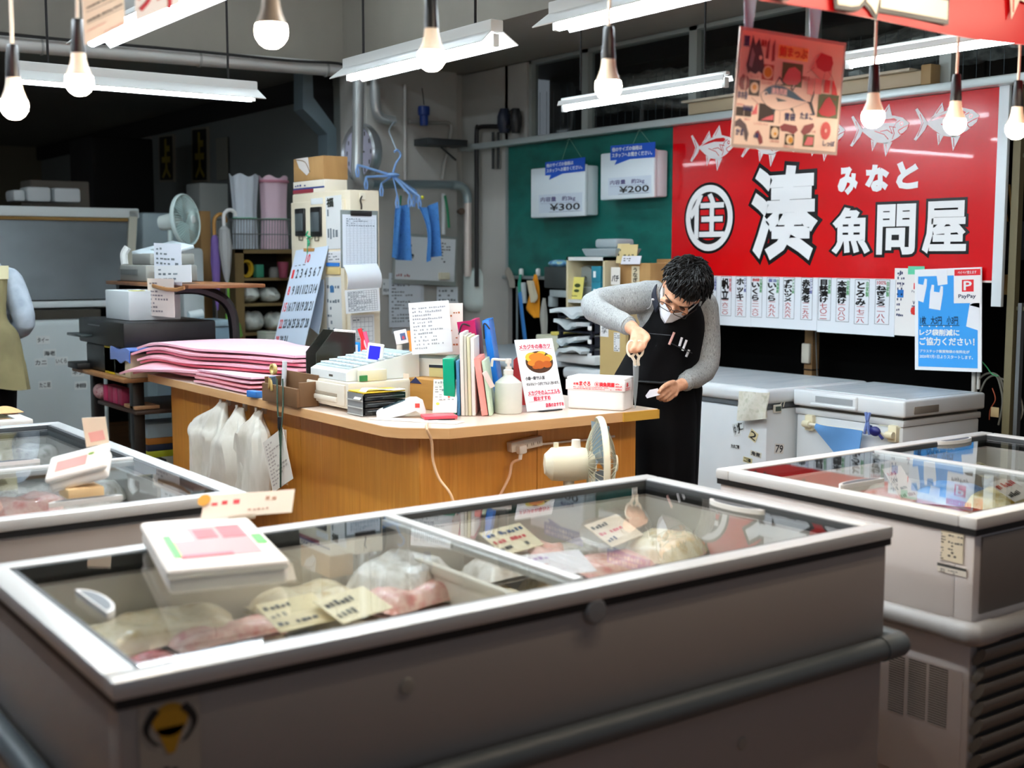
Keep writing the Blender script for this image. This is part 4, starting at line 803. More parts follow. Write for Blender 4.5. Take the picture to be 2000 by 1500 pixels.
# clipboard with the forms hanging below
M, w, h = qf((663, 412), (733, 414), (668, 520), PBf(6.13)); t = T('clipboard', 'grey clipboard with a gridded form, hung on the side of the cream cabinet', 'clipboard', M @ V((w/2, 0, 0)))
P('board', MB().bx((-.006, -.01, -.005), (w+.006, h+.006, 0), .002, M), mt('75807f', .5), t)
P('clip', MB().bx((w*.24, h-.025, 0), (w*.82, h+.004, .014), .004, M), mt('131416', .35), t)
fm = P('form', MB().rect(w*.02, -.005, w*.97, h-.018, M, .003, .002), mt('e2eef8', .6), t)
g_ = MB()
for k in range(27): g_.line([(w*.12, h*(.04+.031*k)), (w*.92, h*(.04+.031*k))], .001, M, .004)
for k in range(9): g_.line([(w*(.12+.1*k), h*.04), (w*(.12+.1*k), h*.85)], .001, M, .004)
P('grid_print', g_.scrib(M, w*.12, h*.72, w*.92, h*.88, 4, 3, .5, .004, 12), mt('7f93a3', .6), fm)
def form2(i, j): q_ = PB(670+66*i+8*j, 518+47*j-3*i, 6.10); return (q_.x, q_.y-.03*sin(j*pi), q_.z)
S('hanging_form', MB().grid(form2, 8, 8, .002), mt('e3ecf2', .6), 'white form folded down from the clipboard', 'form')
paper('gridded form hanging lowest under the clipboard', (674, 567), (741, 562), (676, 613), PBf(6.09), 'e6ecee', 9, 7, cells=11, fill=.5, grid_=True, ink='8a959c', name='hanging_form', cat='form')
paper('narrow white slip hanging behind the pens, under the clipboard forms', (685, 616), (731, 614), (686, 672), PBf(6.17), 'dde3e4', 5, 7, cells=5, fill=.3, grid_=True, ink='8a959c', name='hanging_form', cat='form')
# ---------------------------------------------------------------- round peg hanger with the two blue cloths
HB = 7.58; HP = lambda x, y: PB(x, y, HB); PEGB = mt('8db8ee', .4); CL = noisy(['3f7fc4', '4b8bd0', '376fb2'], (40, 40, 40), .9, 5, .2)
t = T('peg_hanger', 'light blue plastic peg hanger with spread arms, tilted, hung from a white cord', 'hanger', HP(765, 345))
P('hub', MB().ell(HP(767, 342), (.05, .05, .018)), PEGB, t)
P('hook', MB().tube(smoothp([HP(x, y) for x, y in ((767, 340), (774, 318), (781, 308), (782, 300), (776, 293), (770, 297))], 5), .008, 8), PEGB, t)
P('cord', MB().tube(smoothp([PB(x, y, b_) for x, y, b_ in ((775, 295, HB), (765, 270, 7.7), (760, 255, 7.9), (766, 243, 8.12), (770, 238, 8.18))], 5), .005, 6), mt('c9dcea', .5), t, 'whitish cord')
AE = [(705, 321, .05), (712, 346, -.02), (728, 360, -.12), (753, 384, -.16), (774, 382, -.18), (802, 385, -.12), (815, 380, .05), (827, 372, .10)]
for x, y, dy in AE:
    e = HP(x, y)+V((0, dy, 0)); P('arm', MB().tube([HP(767, 343), e], [(.010, .005), (.008, .004)], 8, flat=(0, 0, 1)), PEGB, t)
    for k in (-1, 1): P('peg', MB().tube([e, e+V((k*.012, 0, -.05)), e+V((k*.006, 0, -.085))], .0065, 6), PEGB, t)
def hcloth(name, label, TL, TR, BL, BR, tw):
    def f(i, j):
        x = TL[0]+(TR[0]-TL[0])*i; x2 = BL[0]+(BR[0]-BL[0])*i; y = TL[1]+(TR[1]-TL[1])*i; y2 = BL[1]+(BR[1]-BL[1])*i
        q_ = HP(x+(x2-x)*j+tw*3*sin(j*pi*1.3)*(1-i), y+(y2-y)*j+5*sin(i*pi)*(1-j)); return (q_.x, q_.y-.15-.05*sin(i*pi*2.1+.6)*(.25+j)+.02*sin(i*11), q_.z)
    S(name, MB().grid(f, 20, 16, .004), CL, label, 'cloth', 'blue cloths on the peg hanger')
hcloth('blue_cloth', 'broad blue cloth pegged under the hub of the peg hanger', (750, 397), (774, 400), (739, 503), (773, 509), 0)
hcloth('blue_cloth', 'twisted blue cloth with a pointed corner, pegged at the end of the hanger arms', (795, 405), (829, 396), (812, 512), (831, 500), 2.4)
S('yellow_peg', MB().ell(HP(806, 387)+V((0, -.13, 0)), (.013, .013, .013)), mt('d8d23a', .5), 'tiny yellow peg on the blue hanger', 'peg')
# ================================================================ what stands on the counter
CT = .951
K = lambda x, y: PZ(x, y, CT)
def onc(xl, yl, xr, yr):
    """frame on the worktop: origin at the near corner, x along the front, y away from the viewer, z up"""
    a, b = K(xl, yl), K(xr, yr); u = (b-a).normalized(); d = V((-u.y, u.x, 0)); M = Matrix((u, d, V((0, 0, 1)))).transposed().to_4x4(); M.translation = a; return M, (b-a).length
FACE = lambda M, y=0, z=0: M @ Matrix.Translation((0, y, z)) @ Matrix.Rotation(pi/2, 4, 'X')      # upright sheet frame in it
# pink foam sheets
PK = [mt(c, .75, sheen=.3) for c in ('f7a3b4', 'f9b4c2', 'f5949f', 'f8b9c8')]
def wave(x, y): 
    e = .35+.65*max(0, min(1, (y-5.6)/.6)); return .012*sin(y*7.5+.5)*e+.006*sin(y*13+x*5)*e+.010*max(0, sin((y-5.0)*2.4))*(x > 0)*.6
def pinksheet(k, out, y0, y1, z, dz, lab, top=False):
    def f(i, j):
        y = y0+(y1-y0)*j; xa = 2.12+(6.2-y)*.30-out+.008*sin(y*11+k); x = xa+(2.76-xa)*i
        drop = -.03*max(0, (2.165-x)/.1)-.02*max(0, (y-6.2)/.2)
        return (x, y, z+wave(x, y)+(.02*sin(i*2.6+.2)*sin(max(0, j)*3.0) if top else 0)+drop+.015)
    S('pink_sheet', MB().grid(f, 22, 44, dz), PK[k % 4] if not top else mt('f2bfce', .75, sheen=.3), lab, 'foam sheet', 'big pink foam sheets')
for k in range(7):
    pinksheet(k, [.05, .09, .0, .03, -.01, .02, .0][k], 5.0+.012*k, 6.17+(.02*((k*3) % 4)-.02), CT+.016+.0195*k, .011, ['lowest pink foam sheet of the big stack', 'second pink foam sheet from the bottom of the big stack, its edge poking out most', 'third pink foam sheet from the bottom of the big stack', 'middle pink foam sheet of the big stack', 'third pink foam sheet from the top of the big stack', 'pink foam sheet just under the top one of the big stack', 'top pink foam sheet of the big stack, pale and gently humped'][k], k == 6)
for k in range(4):
    def f(i, j, k=k):
        y = 5.60-.62*i; xb = 2.12+(6.2-y)*.30-.10; xa = 2.182+.006*k
        return (xa+(max(xb, xa+.02)-xa)*j, y, CT+.014+.017*k+.006*sin(i*5)*(.3+j*.5)+.012*i*i*(.3+.25*k))
    S('pink_sheet', MB().grid(f, 20, 12, .008), PK[(k+1) % 4] if k < 3 else mt('f2bfce', .75), ['lowest of the small folded pink sheets at the counter edge', 'second lowest small folded pink sheet at the counter edge', 'small folded pink sheet under the top one at the counter edge', 'top small folded pink sheet in front of the big stack'][k], 'foam sheet', 'small folded pink sheets')
M, w = onc(481, 775, 500, 778); S('blue_block', MB().bx((0, 0, 0), (w, .035, .028), .004, M), mt('2f70b8', .5), 'small bright blue block at the counter edge beside the pink sheets', 'block')
# brown desk caddy with pens, tape and keys
BRN = mt('6b4a2a', .6); t = T('desk_caddy', 'brown desk caddy at the counter edge, next to the cash register', 'caddy', K(545, 790))
M, w = onc(512, 782, 580, 797)
P('front_wall', MB().bx((0, 0, 0), (w, .012, .075), .002, M), BRN, t); P('rear_wall', MB().bx((0, .09, 0), (w, .10, .125), .002, M), BRN, t); P('bottom', MB().bx((.012, .012, 0), (w-.012, .09, .008), 0, M), BRN, t)
for u0_ in (0, w-.012): P('side_wall', MB().bx((u0_, .012, 0), (u0_+.012, .09, .10), .002, M), BRN, t)
for nm, lb, c, u, h, col, r in (('marker_pen', 'thick white capped marker leaning in the brown caddy', 'pen', .055, .165, 'e3e8ee', .011), ('marker_pen', 'pinkish red marker at the front of the brown caddy', 'pen', .032, .10, 'c9575a', .010), ('stapler', 'slate blue stapler standing in the brown caddy', 'stapler', .052, .105, '46596c', .016)):
    S(nm, MB().cyl(M @ V((u, .03 if h < .12 else .07, .012)), M @ V((u+.01, .02 if h < .12 else .075, h)), r, r*.9, 12), mt(col, .4), lb, c)
S('tape_roll', MB().lathe([(.016, 0), (.024, 0), (.024, .014), (.016, .014), (.016, 0)], M @ Matrix.Translation((.022, .05, .13)) @ Matrix.Rotation(pi/2, 4, 'X'), 18), mt('c9b06a', .4), 'small roll of clear tape on the corner of the brown caddy', 'tape')
S('key_bundle', MB().tube(smoothp([M @ V((.08, .0, .10)), M @ V((.085, -.006, .06)), M @ V((.10, -.006, .09)), M @ V((.11, -.006, .05))], 4), .006, 6), mt('b59a5c', .5, .4), 'brassy key bundle at the front of the brown caddy', 'keys')
# cash register
REG = mt('e8dfce', .4); REGT = mt('eef2f0', .35)
t = T('cash_register', 'cream white cash register with its drawer facing out, clear cover over the keys', 'cash register', (2.42, 4.37, CT))
P('drawer_case', MB().bx((2.245, 4.185, CT+.012), (2.58, 4.545, CT+.115), .008), REG, t)
d_ = P('drawer', MB().bx((2.236, 4.205, CT+.022), (2.248, 4.525, CT+.104), .006), REG, t)
P('drawer_slot', MB().bx((2.232, 4.26, CT+.052), (2.238, 4.45, CT+.068), .003), mt('9c8e7c', .5), d_); P('drawer_lip', MB().bx((2.226, 4.255, CT+.034), (2.240, 4.455, CT+.054), .005), REG, d_)
for x, y in ((2.26, 4.2), (2.26, 4.53), (2.56, 4.2), (2.56, 4.53)): P('foot', MB().cyl((x, y, CT), (x, y, CT+.014), .012, n=10), mt('4a3a30', .6), t)
MK = frame((2.255, 4.55, 0), (0, -1, 0), (0, 0, 1))
prof = [(0, CT+.117), (0, CT+.150), (.03, CT+.165), (.30, CT+.215), (.33, CT+.215), (.33, CT+.117)]
MS_ = Matrix(((1, 0, 0, 2.255), (0, 0, -1, 4.52), (0, 1, 0, 0), (0, 0, 0, 1)))
P('keyboard_case', MB().prism(prof, MS_, 0, .30), REGT, t)
P('clear_cover', MB().prism([(.02, CT+.1625), (.30, CT+.2175), (.30, CT+.221), (.02, CT+.166)], MS_, .01, .29), mt('cfe4e6', .08, alpha=.55), t, 'clear key cover')
ky = MB()
for i in range(6):
    for j in range(8): ky.box((2.255+.05+i*.038, 4.49-j*.036, CT+.1685+(.03+i*.038)*.185), (.026, .026, .006))
P('keys', ky, mt('d4dde0', .5), t)
P('name_badge', MB().bx((2.2535, 4.33, CT+.128), (2.2555, 4.36, CT+.136)), mt('5a5348', .4), t)
pt = P('printer_block', MB().bx((2.30, 4.19, CT+.116), (2.42, 4.215, CT+.16), .004), mt('e6e2cc', .5), t); P('green_patch', MB().bx((2.296, 4.186, CT+.118), (2.33, 4.19, CT+.14)), mt('2f7d48', .5), t, 'green patch')
def panelD(name, q4, d, th, mat, parent):
    M, w, h = qf(q4[0], q4[1], q4[3], PDf(d)); return P(name, MB().bx((0, 0, -th), (w, h, 0), .003, M), mat, parent), M, w, h
d0 = 4.86; hd, M, w, h = panelD('customer_display', [(728, 671), (759, 675), (745, 716), (714, 707)], d0, .028, mt('f0f0ee', .35), t)
P('screen', MB().rect(w*.12, h*.18, w*.82, h*.86, M, .001), mt('1f1fa8', .25, emit=.35), hd, 'deep blue screen')
P('display_stem', MB().tube([M @ V((w*.4, .01, -.03)), M @ V((w*.42, -.04, -.04)), V((M @ V((w*.42, 0, -.04))).lerp(V((2.45, 4.25, CT+.16)), .8)), V((2.47, 4.3, CT+.19))], .007, 8), mt('2b2d33', .4), t)
# papers and files around the register
def slab(name, label, cat, M, w, dep, h, mat, lean=0, group=None, bev=.002, parts=None):
    R_ = M @ Matrix.Rotation(lean, 4, 'Y'); return S(name, MB().bx((0, 0, 0), (w, dep, h), bev, R_), mat, label, cat, group)
M, w = onc(575, 735, 720, 742)
for i, (y_, h_, c_, l_) in enumerate(((.0, .108, 'f0f2f0', 'front white paper bundle standing behind the cash register'), (.012, .118, 'e8eeec', 'middle white paper bundle standing behind the cash register'), (.024, .122, 'dfe8e8', 'rear bluish white paper bundle standing behind the cash register'))):
    S('paper_bundle', MB().bx((.0+.012*i, y_+.20, 0), (w-.01*i, y_+.209, h_), .003, M), mt(c_, .6), l_, 'paper', 'paper bundles behind the register')
t = T('ring_binder', 'bright blue ring binder lying upright between the pink sheets and the papers', 'binder', K(590, 725)); M, w = onc(556, 738, 622, 742)
P('cover', MB().bx((0, .26, 0), (w+.02, .268, .165), .003, M).bx((0, .26, 0), (.008, .32, .165), .003, M).bx((0, .312, 0), (w+.02, .32, .165), .003, M), mt('1e86d6', .35), t); P('pages', MB().bx((.012, .27, .004), (w+.012, .31, .152), .002, M), PAPER, t)
M, w = onc(555, 740, 566, 742); S('booklet', MB().bx((-.012, .24, 0), (.0, .30, .16), .002, M), mt('e4dccf', .6), 'cream booklet edge touching the blue ring binder', 'booklet')
t = T('magazine_holder', 'dark see through magazine holder with a slanted top, behind the cash register', 'holder', PB(660, 690, 4.72))
M = wallB((0, 4.70, 0)); g = lambda x, y: (PB(x, y, 4.70).x, PB(x, y, 4.70).z); zb = CT
P('front_wall', MB().prism([(g(618, 690)[0], zb), g(618, 690), g(652, 645), g(694, 648), (g(694, 690)[0], zb)], M, -.006, 0), mt('2c2d28', .15, alpha=.93), t)
P('rear_wall', MB().prism([(g(618, 690)[0], zb), g(618, 690), g(652, 645), g(694, 648), (g(694, 690)[0], zb)], M, -.10, -.094), mt('2c2d28', .15, alpha=.93), t)
P('end_wall', MB().bx((g(692, 690)[0], 4.70, zb), (g(694, 690)[0], 4.80, g(694, 648)[1]), .001), mt('cfd0da', .2, alpha=.6), t)
P('top_edge', MB().tube([V((g(652, 645)[0], 4.70, g(652, 645)[1])), V((g(694, 648)[0], 4.70, g(694, 648)[1]))], .006, 6), mt('f0f0f0', .4), t)
for i, (x0, y0, x1, y1, c_, l_) in enumerate(((702, 642, 709, 662, 'e0242e', 'red pen cap rising behind the dark magazine holder'), (712, 648, 718, 672, 'e85a86', 'pink pen behind the dark magazine holder'), (706, 655, 722, 690, 'f2d3da', 'pale pink white pen leaning behind the dark magazine holder'))):
    S('pen', MB().tube([PD(x0, y0, 5.65), PD(x1, y1, 5.65), V((PD(x1, y1, 5.65).x, PD(x1, y1, 5.65).y, CT))], .010-.002*(i == 2), 10), mt(c_, .4), l_, 'pen', 'pens behind the magazine holder')
# small second display on a stem
t = T('small_display', 'small white tilted display with a tiny colour picture, on a stem behind the register', 'display', K(780, 700)+V((.1, .2, 0)))
_, M, w, h = panelD('display_head', [(763, 649), (787, 644), (798, 670), (774, 674)], 5.3, .02, mt('f1f1f1', .4), t)
P('picture', MB().rect(w*.45, h*.25, w*.88, h*.75, M, .001), mt('50648f', .4), t); P('picture_red', MB().disc(w*.68, h*.42, w*.1, h*.13, M, .0016), mt('c24456', .4), t)
c = PD(780, 673, 5.31); P('stem', MB().cyl((c.x, c.y, CT), c, .014, .012, 12), mt('ddd9cb', .4), t)
P('base', MB().lathe([(.05, 0), (.05, .01), (.02, .02), (0, .02)], Matrix.Translation((c.x, c.y, CT)), 18), mt('ddd9cb', .4), t)
# drawers, cardboard, tray
t = T('drawer_organizer', 'black drawer organizer with a clear side and yellow top, beside the register', 'drawer box', (2.33, 4.13, CT))
P('clear_case', MB().bx((2.232, 4.055, CT), (2.236, 4.165, CT+.085)).bx((2.232, 4.165, CT), (2.42, 4.168, CT+.085)).bx((2.232, 4.055, CT), (2.42, 4.168, CT+.003)), mt('8d8f90', .15, alpha=.8), t)
for k in range(3):
    dr = P('drawer', MB().bx((2.242, 4.047, CT+.005+.027*k), (2.418, 4.16, CT+.029+.027*k), .003), mt('111214', .25), t); P('drawer_edge', MB().bx((2.25, 4.044, CT+.017+.027*k), (2.41, 4.047, CT+.0195+.027*k)), mt('5c5f62', .3), dr)
    P('side_bar', MB().bx((2.228, 4.05, CT+.002+.027*k), (2.232, 4.168, CT+.006+.027*k)), mt('b9b9b4', .3), t)
P('yellow_top', MB().bx((2.234, 4.05, CT+.086), (2.418, 4.166, CT+.091), .001), mt('d9b52e', .5), t)
S('paper_scrap', MB().grid(lambda i, j: (2.225+.19*i, 4.06+.05*j-.02*i, CT+.094+.012*sin(i*5)*(1-i)-.035*max(0, .18-i)*5*(i < .18)), 16, 4, .001), PAPER, 'curled white receipt on top of the black drawer organizer', 'receipt')
M, w = onc(724, 790, 768, 786); S('cardboard_tray', MB().bx((0, .09, .092), (w, .15, .165), .003, M), CARD, 'torn brown cardboard box on the drawer organizer, beside the blue screen', 'cardboard')
S('rubber_ring', MB().lathe([(.010, 0), (.018, .003), (.018, .008), (.010, .010), (.010, 0)], Matrix.Translation(K(770, 775)+V((.11, .06, .087))), 16), mt('9a6a78', .5), 'small mauve ring lying beside the torn cardboard', 'ring')
t = T('wood_box', 'brown box with a dark blue triangle sticker, behind the card terminal', 'box', K(815, 802)); M, w = onc(777, 797, 850, 806)
P('box', MB().bx((0, .04, 0), (w, .15, .118), .003, M), noisy(['a1702c', 'b07d38'], (4, 4, 40), .6), t); F = FACE(M, .038)
P('triangle_sticker', MB().prism([(w*.14, .10), (w*.46, .10), (w*.30, .125)], F, 0, .001), mt('16204f', .4), t); P('pale_label', MB().rect(-.01, .09, w*.12, .135, F, .0005), mt('ead9c6', .6), t)
t = T('letter_tray', 'cream upright letter tray holding printed sheets, above the brown box', 'tray', K(810, 800)); M, w = onc(766, 798, 852, 803); F = FACE(M, .155)
P('tray_back', MB().bx((0, .16, 0), (w, .164, .21), .002, M).bx((0, .15, 0), (.006, .19, .21), .002, M).bx((-.0, .15, .205), (w, .19, .211), .002, M), mt('d9d4c2', .4), t)
P('tray_inside', MB().bx((.006, .158, .10), (w, .16, .205), 0, M), mt('9aa29c', .5), t)
S('printed_sheet', MB().rect(w*.10, .06, w*.85, .19, F, .002).scrib(F, w*.12, .10, w*.82, .185, 7, 4, .8, .003, 10), mt('eceae4', .6), 'printed white sheet in the cream letter tray', 'paper'); 
t = T('note_book', 'pale yellow notebook with a dark top edge in the letter tray', 'notebook', M @ V((w*.7, .14, .1))); P('cover', MB().bx((w*.46, .142, .06), (w*.99, .150, .165), .001, M), mt('d9cf92', .5), t); P('dark_edge', MB().bx((w*.46, .1405, .155), (w*.99, .142, .166), 0, M), mt('1d2536', .5), t)
P('binder_clip', MB().bx((w*.62, .1405, .098), (w*.76, .142, .112), 0, M), mt('6b8a7c', .4), t)
paper('big white list sheet standing upright over the letter tray', (801, 592), (880, 586), (805, 693), PDf(4.88), 'edeef2', 12, 5, cells=16, fill=.8, name='price_list', ink='a2a6ae', cat='list')
paper('printed flyer with orange pictures behind the big white list sheet', (846, 592), (900, 592), (850, 692), PDf(4.93), 'ebe4da', 12, 9, cells=9, fill=.7, name='flyer', ink='b0683c', cat='flyer')
S('orange_marker', MB().tube([PD(798, 646, 5.0), PD(803, 670, 5.0), PD(803, 700, 5.0)], .008, 8), mt('e8862a', .5), 'orange marker just beside the big white list sheet', 'pen')
# row of files
M, w0 = onc(862, 812, 968, 813)
sc = FPX/4.65
def filex(px0, px1, ytop, ybot, dep, col, lab, lean=0, name='file', cat='file', y0=0., rough=.5, alpha=1):
    u = (px0-862)/(968-862)*w0; ww = (px1-px0)/(968-862)*w0; h = (ybot-ytop)/sc
    R_ = M @ Matrix.Translation((u, y0, 0)) @ Matrix.Rotation(lean, 4, 'Y'); return S(name, MB().bx((0, 0, .001), (ww, dep, h), .0015, R_), mt(col, rough, alpha=alpha), lab, cat, 'files in a row on the counter'), R_, ww, h
filex(868, 890, 700, 812, .18, '139873', 'green clear file at the start of the file row, behind the card sign', -.03, rough=.15)
filex(893, 899, 704, 812, .2, '3d78a2', 'blue edged file touching the green one', -.02)
filex(901, 908, 650, 812, .2, 'e3e1da', 'first white booklet of the file row', -.02, 'booklet', 'booklet')
filex(909, 914, 655, 812, .2, 'cfcabb', 'grey beige booklet between the white ones in the file row', -.02, 'booklet', 'booklet')
filex(915, 921, 657, 812, .2, 'd6d1ae', 'yellowish booklet in the file row', -.02, 'booklet', 'booklet')
filex(922, 929, 660, 812, .2, 'e6e2df', 'last white booklet of the file row, before the pink file', -.02, 'booklet', 'booklet')
filex(941, 953, 697, 811, .2, 'f0938a', 'salmon pink file in the file row', -.14)
filex(955, 961, 702, 811, .2, 'c8ddc4', 'pale green file next to the pump bottle', -.13)
t_, R_, ww, h_ = filex(928, 938, 630, 812, .2, 'c3165f', 'magenta file with a black elastic, tallest of the file row', -.12, y0=.215, rough=.3)
S('magenta_flap', MB().prism([(0, h_*.55), (ww*.5, h_*.25), (ww, h_), (-ww*2.6, h_*1.0), (-ww*2.4, h_*.72)], R_ @ Matrix.Translation((0, -.004, 0)) @ Matrix.Rotation(pi/2, 4, 'X'), 0, .003), mt('b8135a', .3), 'magenta cover flap fanned out above the white booklets', 'file')
S('elastic_band', MB().tube(smoothp([R_ @ V((-ww*2.5, -.01, h_*.86)), R_ @ V((-ww*1.5, -.012, h_*.97)), R_ @ V((0, -.012, h_*.94))], 5), .003, 6), BLACK, 'black elastic band of the magenta file', 'elastic')
t_, R_, ww, h_ = filex(958, 972, 630, 812, .2, '1477d6', 'bright blue file with a black elastic, leaning behind the pump bottle', -.15, y0=.215, rough=.25)
S('elastic_band', MB().tube(smoothp([R_ @ V((0, -.01, h_*.80)), R_ @ V((ww*.3, -.012, h_*.97)), R_ @ V((ww, -.012, h_*.90))], 5), .003, 6), BLACK, 'black elastic band of the bright blue file', 'elastic')
S('folding_ruler', MB().bx((.215, -.02, .003), (.235, -.012, .07), .003, M @ Matrix.Rotation(-.5, 4, 'Y')), mt('e9d3cc', .5), 'short pale stick leaning on the last white booklet', 'stick')
# card terminal, its sign
t = T('card_terminal', 'white card terminal with a dark sloping screen at the counter edge', 'terminal', K(785, 818)); M, w = onc(736, 817, 832, 816); k = w/.19
pr = [(0, .002), (-.002, .02), (.01, .028), (.13*k, .072), (.155*k, .072), (.178*k, .060), (w, .024), (w-.004, .006), (.15*k, .026), (.10*k, .010), (.06*k, .002)]
P('body', MB().prism(pr, FACE(M, .07), 0, .07), mt('eeeded', .3), t)
Mt = M @ Matrix.Translation((.012, 0, .0285)) @ Matrix.Rotation(-math.atan2(.044, .12*k), 4, 'Y')
P('screen', MB().bx((.012, .008, .001), (.105*k, .062, .0026), .001, Mt), mt('27424f', .12), t, 'dark blue green screen')
P('red_mark', MB().rect(.148*k, .038, .166*k, .054, FACE(M, -.0005), .001), mt('e2433c', .4), t)
S('paper_mat', MB().bx((-.02, -.012, .0002), (.33, .06, .0012), 0, onc(735, 819, 860, 826)[0]), mt('efe9e2', .7), 'thin white paper lying under the card terminal', 'paper')
t = T('card_sign', 'white card of payment marks standing on a red base', 'sign', K(865, 820)); M, w = onc(836, 821, 893, 819)
P('red_base', MB().bx((-.015, -.01, .004), (w, .07, .016), .003, M), mt('dc4152', .35), t); P('base_foot', MB().bx((0, -.006, 0), (w-.01, .06, .004), 0, M), mt('2a1d20', .5), t)
A, B, C_ = PD(845, 811, 4.62), PD(892, 808, 4.62), PD(833, 742, 4.68); A.z = CT+.017; B.z = CT+.017; M = frame(A, B-A, C_-A); w, h = (B-A).length, (C_-A).length
P('card', MB().rect(0, 0, w, h, M, 0, .003), mt('f1ede6', .45), t); pm = MB().scrib(M, w*.06, h*.82, w*.94, h*.97, 1, 3, .9, .001, 8).scrib(M, w*.06, h*.35, w*.94, h*.8, 6, 6, .8, .001, 5).line([(w*.04, h*.82), (w*.96, h*.82)], .0012, M).line([(w*.04, h*.62), (w*.96, h*.62)], .0012, M).line([(w*.04, h*.36), (w*.5, h*.36)], .0012, M)
P('print', pm, mt('9a9690', .5), t); P('mark_red', MB().disc(w*.62, h*.74, w*.05, w*.05, M, .002).disc(w*.66, h*.46, w*.05, w*.04, M, .002), mt('e0492e', .5), t); P('mark_yellow', MB().disc(w*.2, h*.26, w*.07, w*.06, M, .002), mt('d9bf2e', .5), t); P('mark_grey', MB().rect(w*.82, h*.70, w*.94, h*.78, M, .002).rect(w*.36, h*.64, w*.46, h*.70, M, .002), mt('7d8288', .5), t)
# pump bottle
c = K(993, 806); t = T('pump_bottle', 'clear pump bottle half full of yellowish liquid, in front of the blue file', 'pump bottle', c); MM = rotz(c, radians(-8)) 
LIQ = mt('e3dcae', .25, trans=.2); BOT = mt('eceee8', .25, alpha=.80)
def rr_(mb, w, d, z0, z1, bev, M): mb.bx((-w/2, -d/2, z0), (w/2, d/2, z1), bev, M, 4)
sk = rotz(c, radians(-36))
b_ = MB(); b_.lathe([(.050, 0), (.053, .006), (.053, .105), (.050, .118), (.020, .142), (.0165, .150), (0, .150)], sk, 28); P('bottle', b_, BOT, t)
P('liquid', MB().lathe([(0, .004), (.0495, .004), (.0505, .01), (.0505, .078), (0, .078)], sk, 28), LIQ, t, 'yellowish liquid')
P('collar', MB().lathe([(.019, .148), (.0195, .165), (.012, .168), (.012, .178), (0, .178)], sk, 18), mt('eee7e2', .4), t)
P('pump_head', MB().lathe([(.006, .176), (.006, .19), (.012, .19), (.0125, .208), (0, .21)], sk, 16).tube(smoothp([sk @ V((0, 0, .202)), sk @ V((-.03, 0, .204)), sk @ V((-.058, 0, .206)), sk @ V((-.062, 0, .198)), sk @ V((-.064, 0, .178))], 4), .0052, 8), mt('efe6e0', .4), t)
# big recommendation card
A, B, C_ = K(1030, 806), K(1104, 799), None; A.z = B.z = CT+.004; n_ = V((.585, .811, 0)); C_ = PD(1005, 664, (A-EYEP).dot(CF)+.07); M = frame(A, B-A, C_-A); Mw = M
u_ = (B-A).normalized(); v_ = (C_-A); h = v_.length; v_ = v_.normalized(); w = (B-A).length
M = Matrix((u_, v_, u_.cross(v_).normalized())).transposed().to_4x4(); M.translation = A
t = T('recommendation_card', 'leaning white card with a fried food picture and handwriting, on the counter', 'sign', A.lerp(B, .5))
P('card', MB().rect(0, 0, w, h, M, 0, .003), mt('f2f4f7', .35), t); P('card_foot', MB().prism([(w*.3, -.018), (w*.85, -.018), (w*.85, .02), (w*.3, .02)], rotz(A, math.atan2(u_.y, u_.x)), -.003, 0), BLACK, t)
P('dish', MB().disc(w*.54, h*.67, w*.36, h*.155, M, .001, .001, 32), mt('4a2a14', .4), t)
for nm, c_, pts in (('cabbage', 'd9c43c', [(.36, .74, .17, .07), (.62, .79, .12, .03), (.80, .72, .10, .05)]), ('fried_piece', 'dd7d1e', [(.50, .74, .22, .06), (.38, .66, .16, .045), (.70, .70, .14, .05)]), ('fried_shade', 'b5560f', [(.52, .63, .13, .06), (.72, .63, .12, .05), (.42, .60, .10, .03)])):
    mb = MB()
    for i, (x, y, r1, r2) in enumerate(pts): mb.disc(w*x, h*y, w*r1, h*r2, M, .0014+.0004*('pfs'.find(nm[0]) if nm[0] in 'fs' else 0)+.0002*i+(.0006 if 'fried' in nm else 0)+(.0006 if 'shade' in nm else 0), .0004, 16)
    P(nm, mb, mt(c_, .5), t)
rd_, bk_ = MB(), MB(); tx = lambda mb, s_, x0, y0, x1, y1, b=.0006: mb.text(s_, M, w*x0, h*y0, w*x1, h*y1, b, .001)
tx(rd_, 'メカジキの串カツ', .08, .86, .90, .925); rd_.line([(w*.1, h*.848), (w*.92, h*.852)], .0012, M)
tx(rd_, 'メカジキのムニエルも', .10, .215, .94, .275); rd_.line([(w*.1, h*.208), (w*.92, h*.212)], .001, M); tx(rd_, '超おすすめ', .22, .135, .66, .195); rd_.line([(w*.08, h*.125), (w*.66, h*.13)], .001, M); tx(rd_, '店長のおすすめ', .50, .035, .98, .09)
tx(bk_, '小袋一袋で5人前', .10, .425, .60, .475, .0003); tx(bk_, 'タルタルソースがとてもよく合います。', .10, .345, .96, .39, .0002)
P('red_handwriting', rd_, mt('d3224a', .5), t); P('dark_handwriting', bk_, mt('1c2026', .5), t)
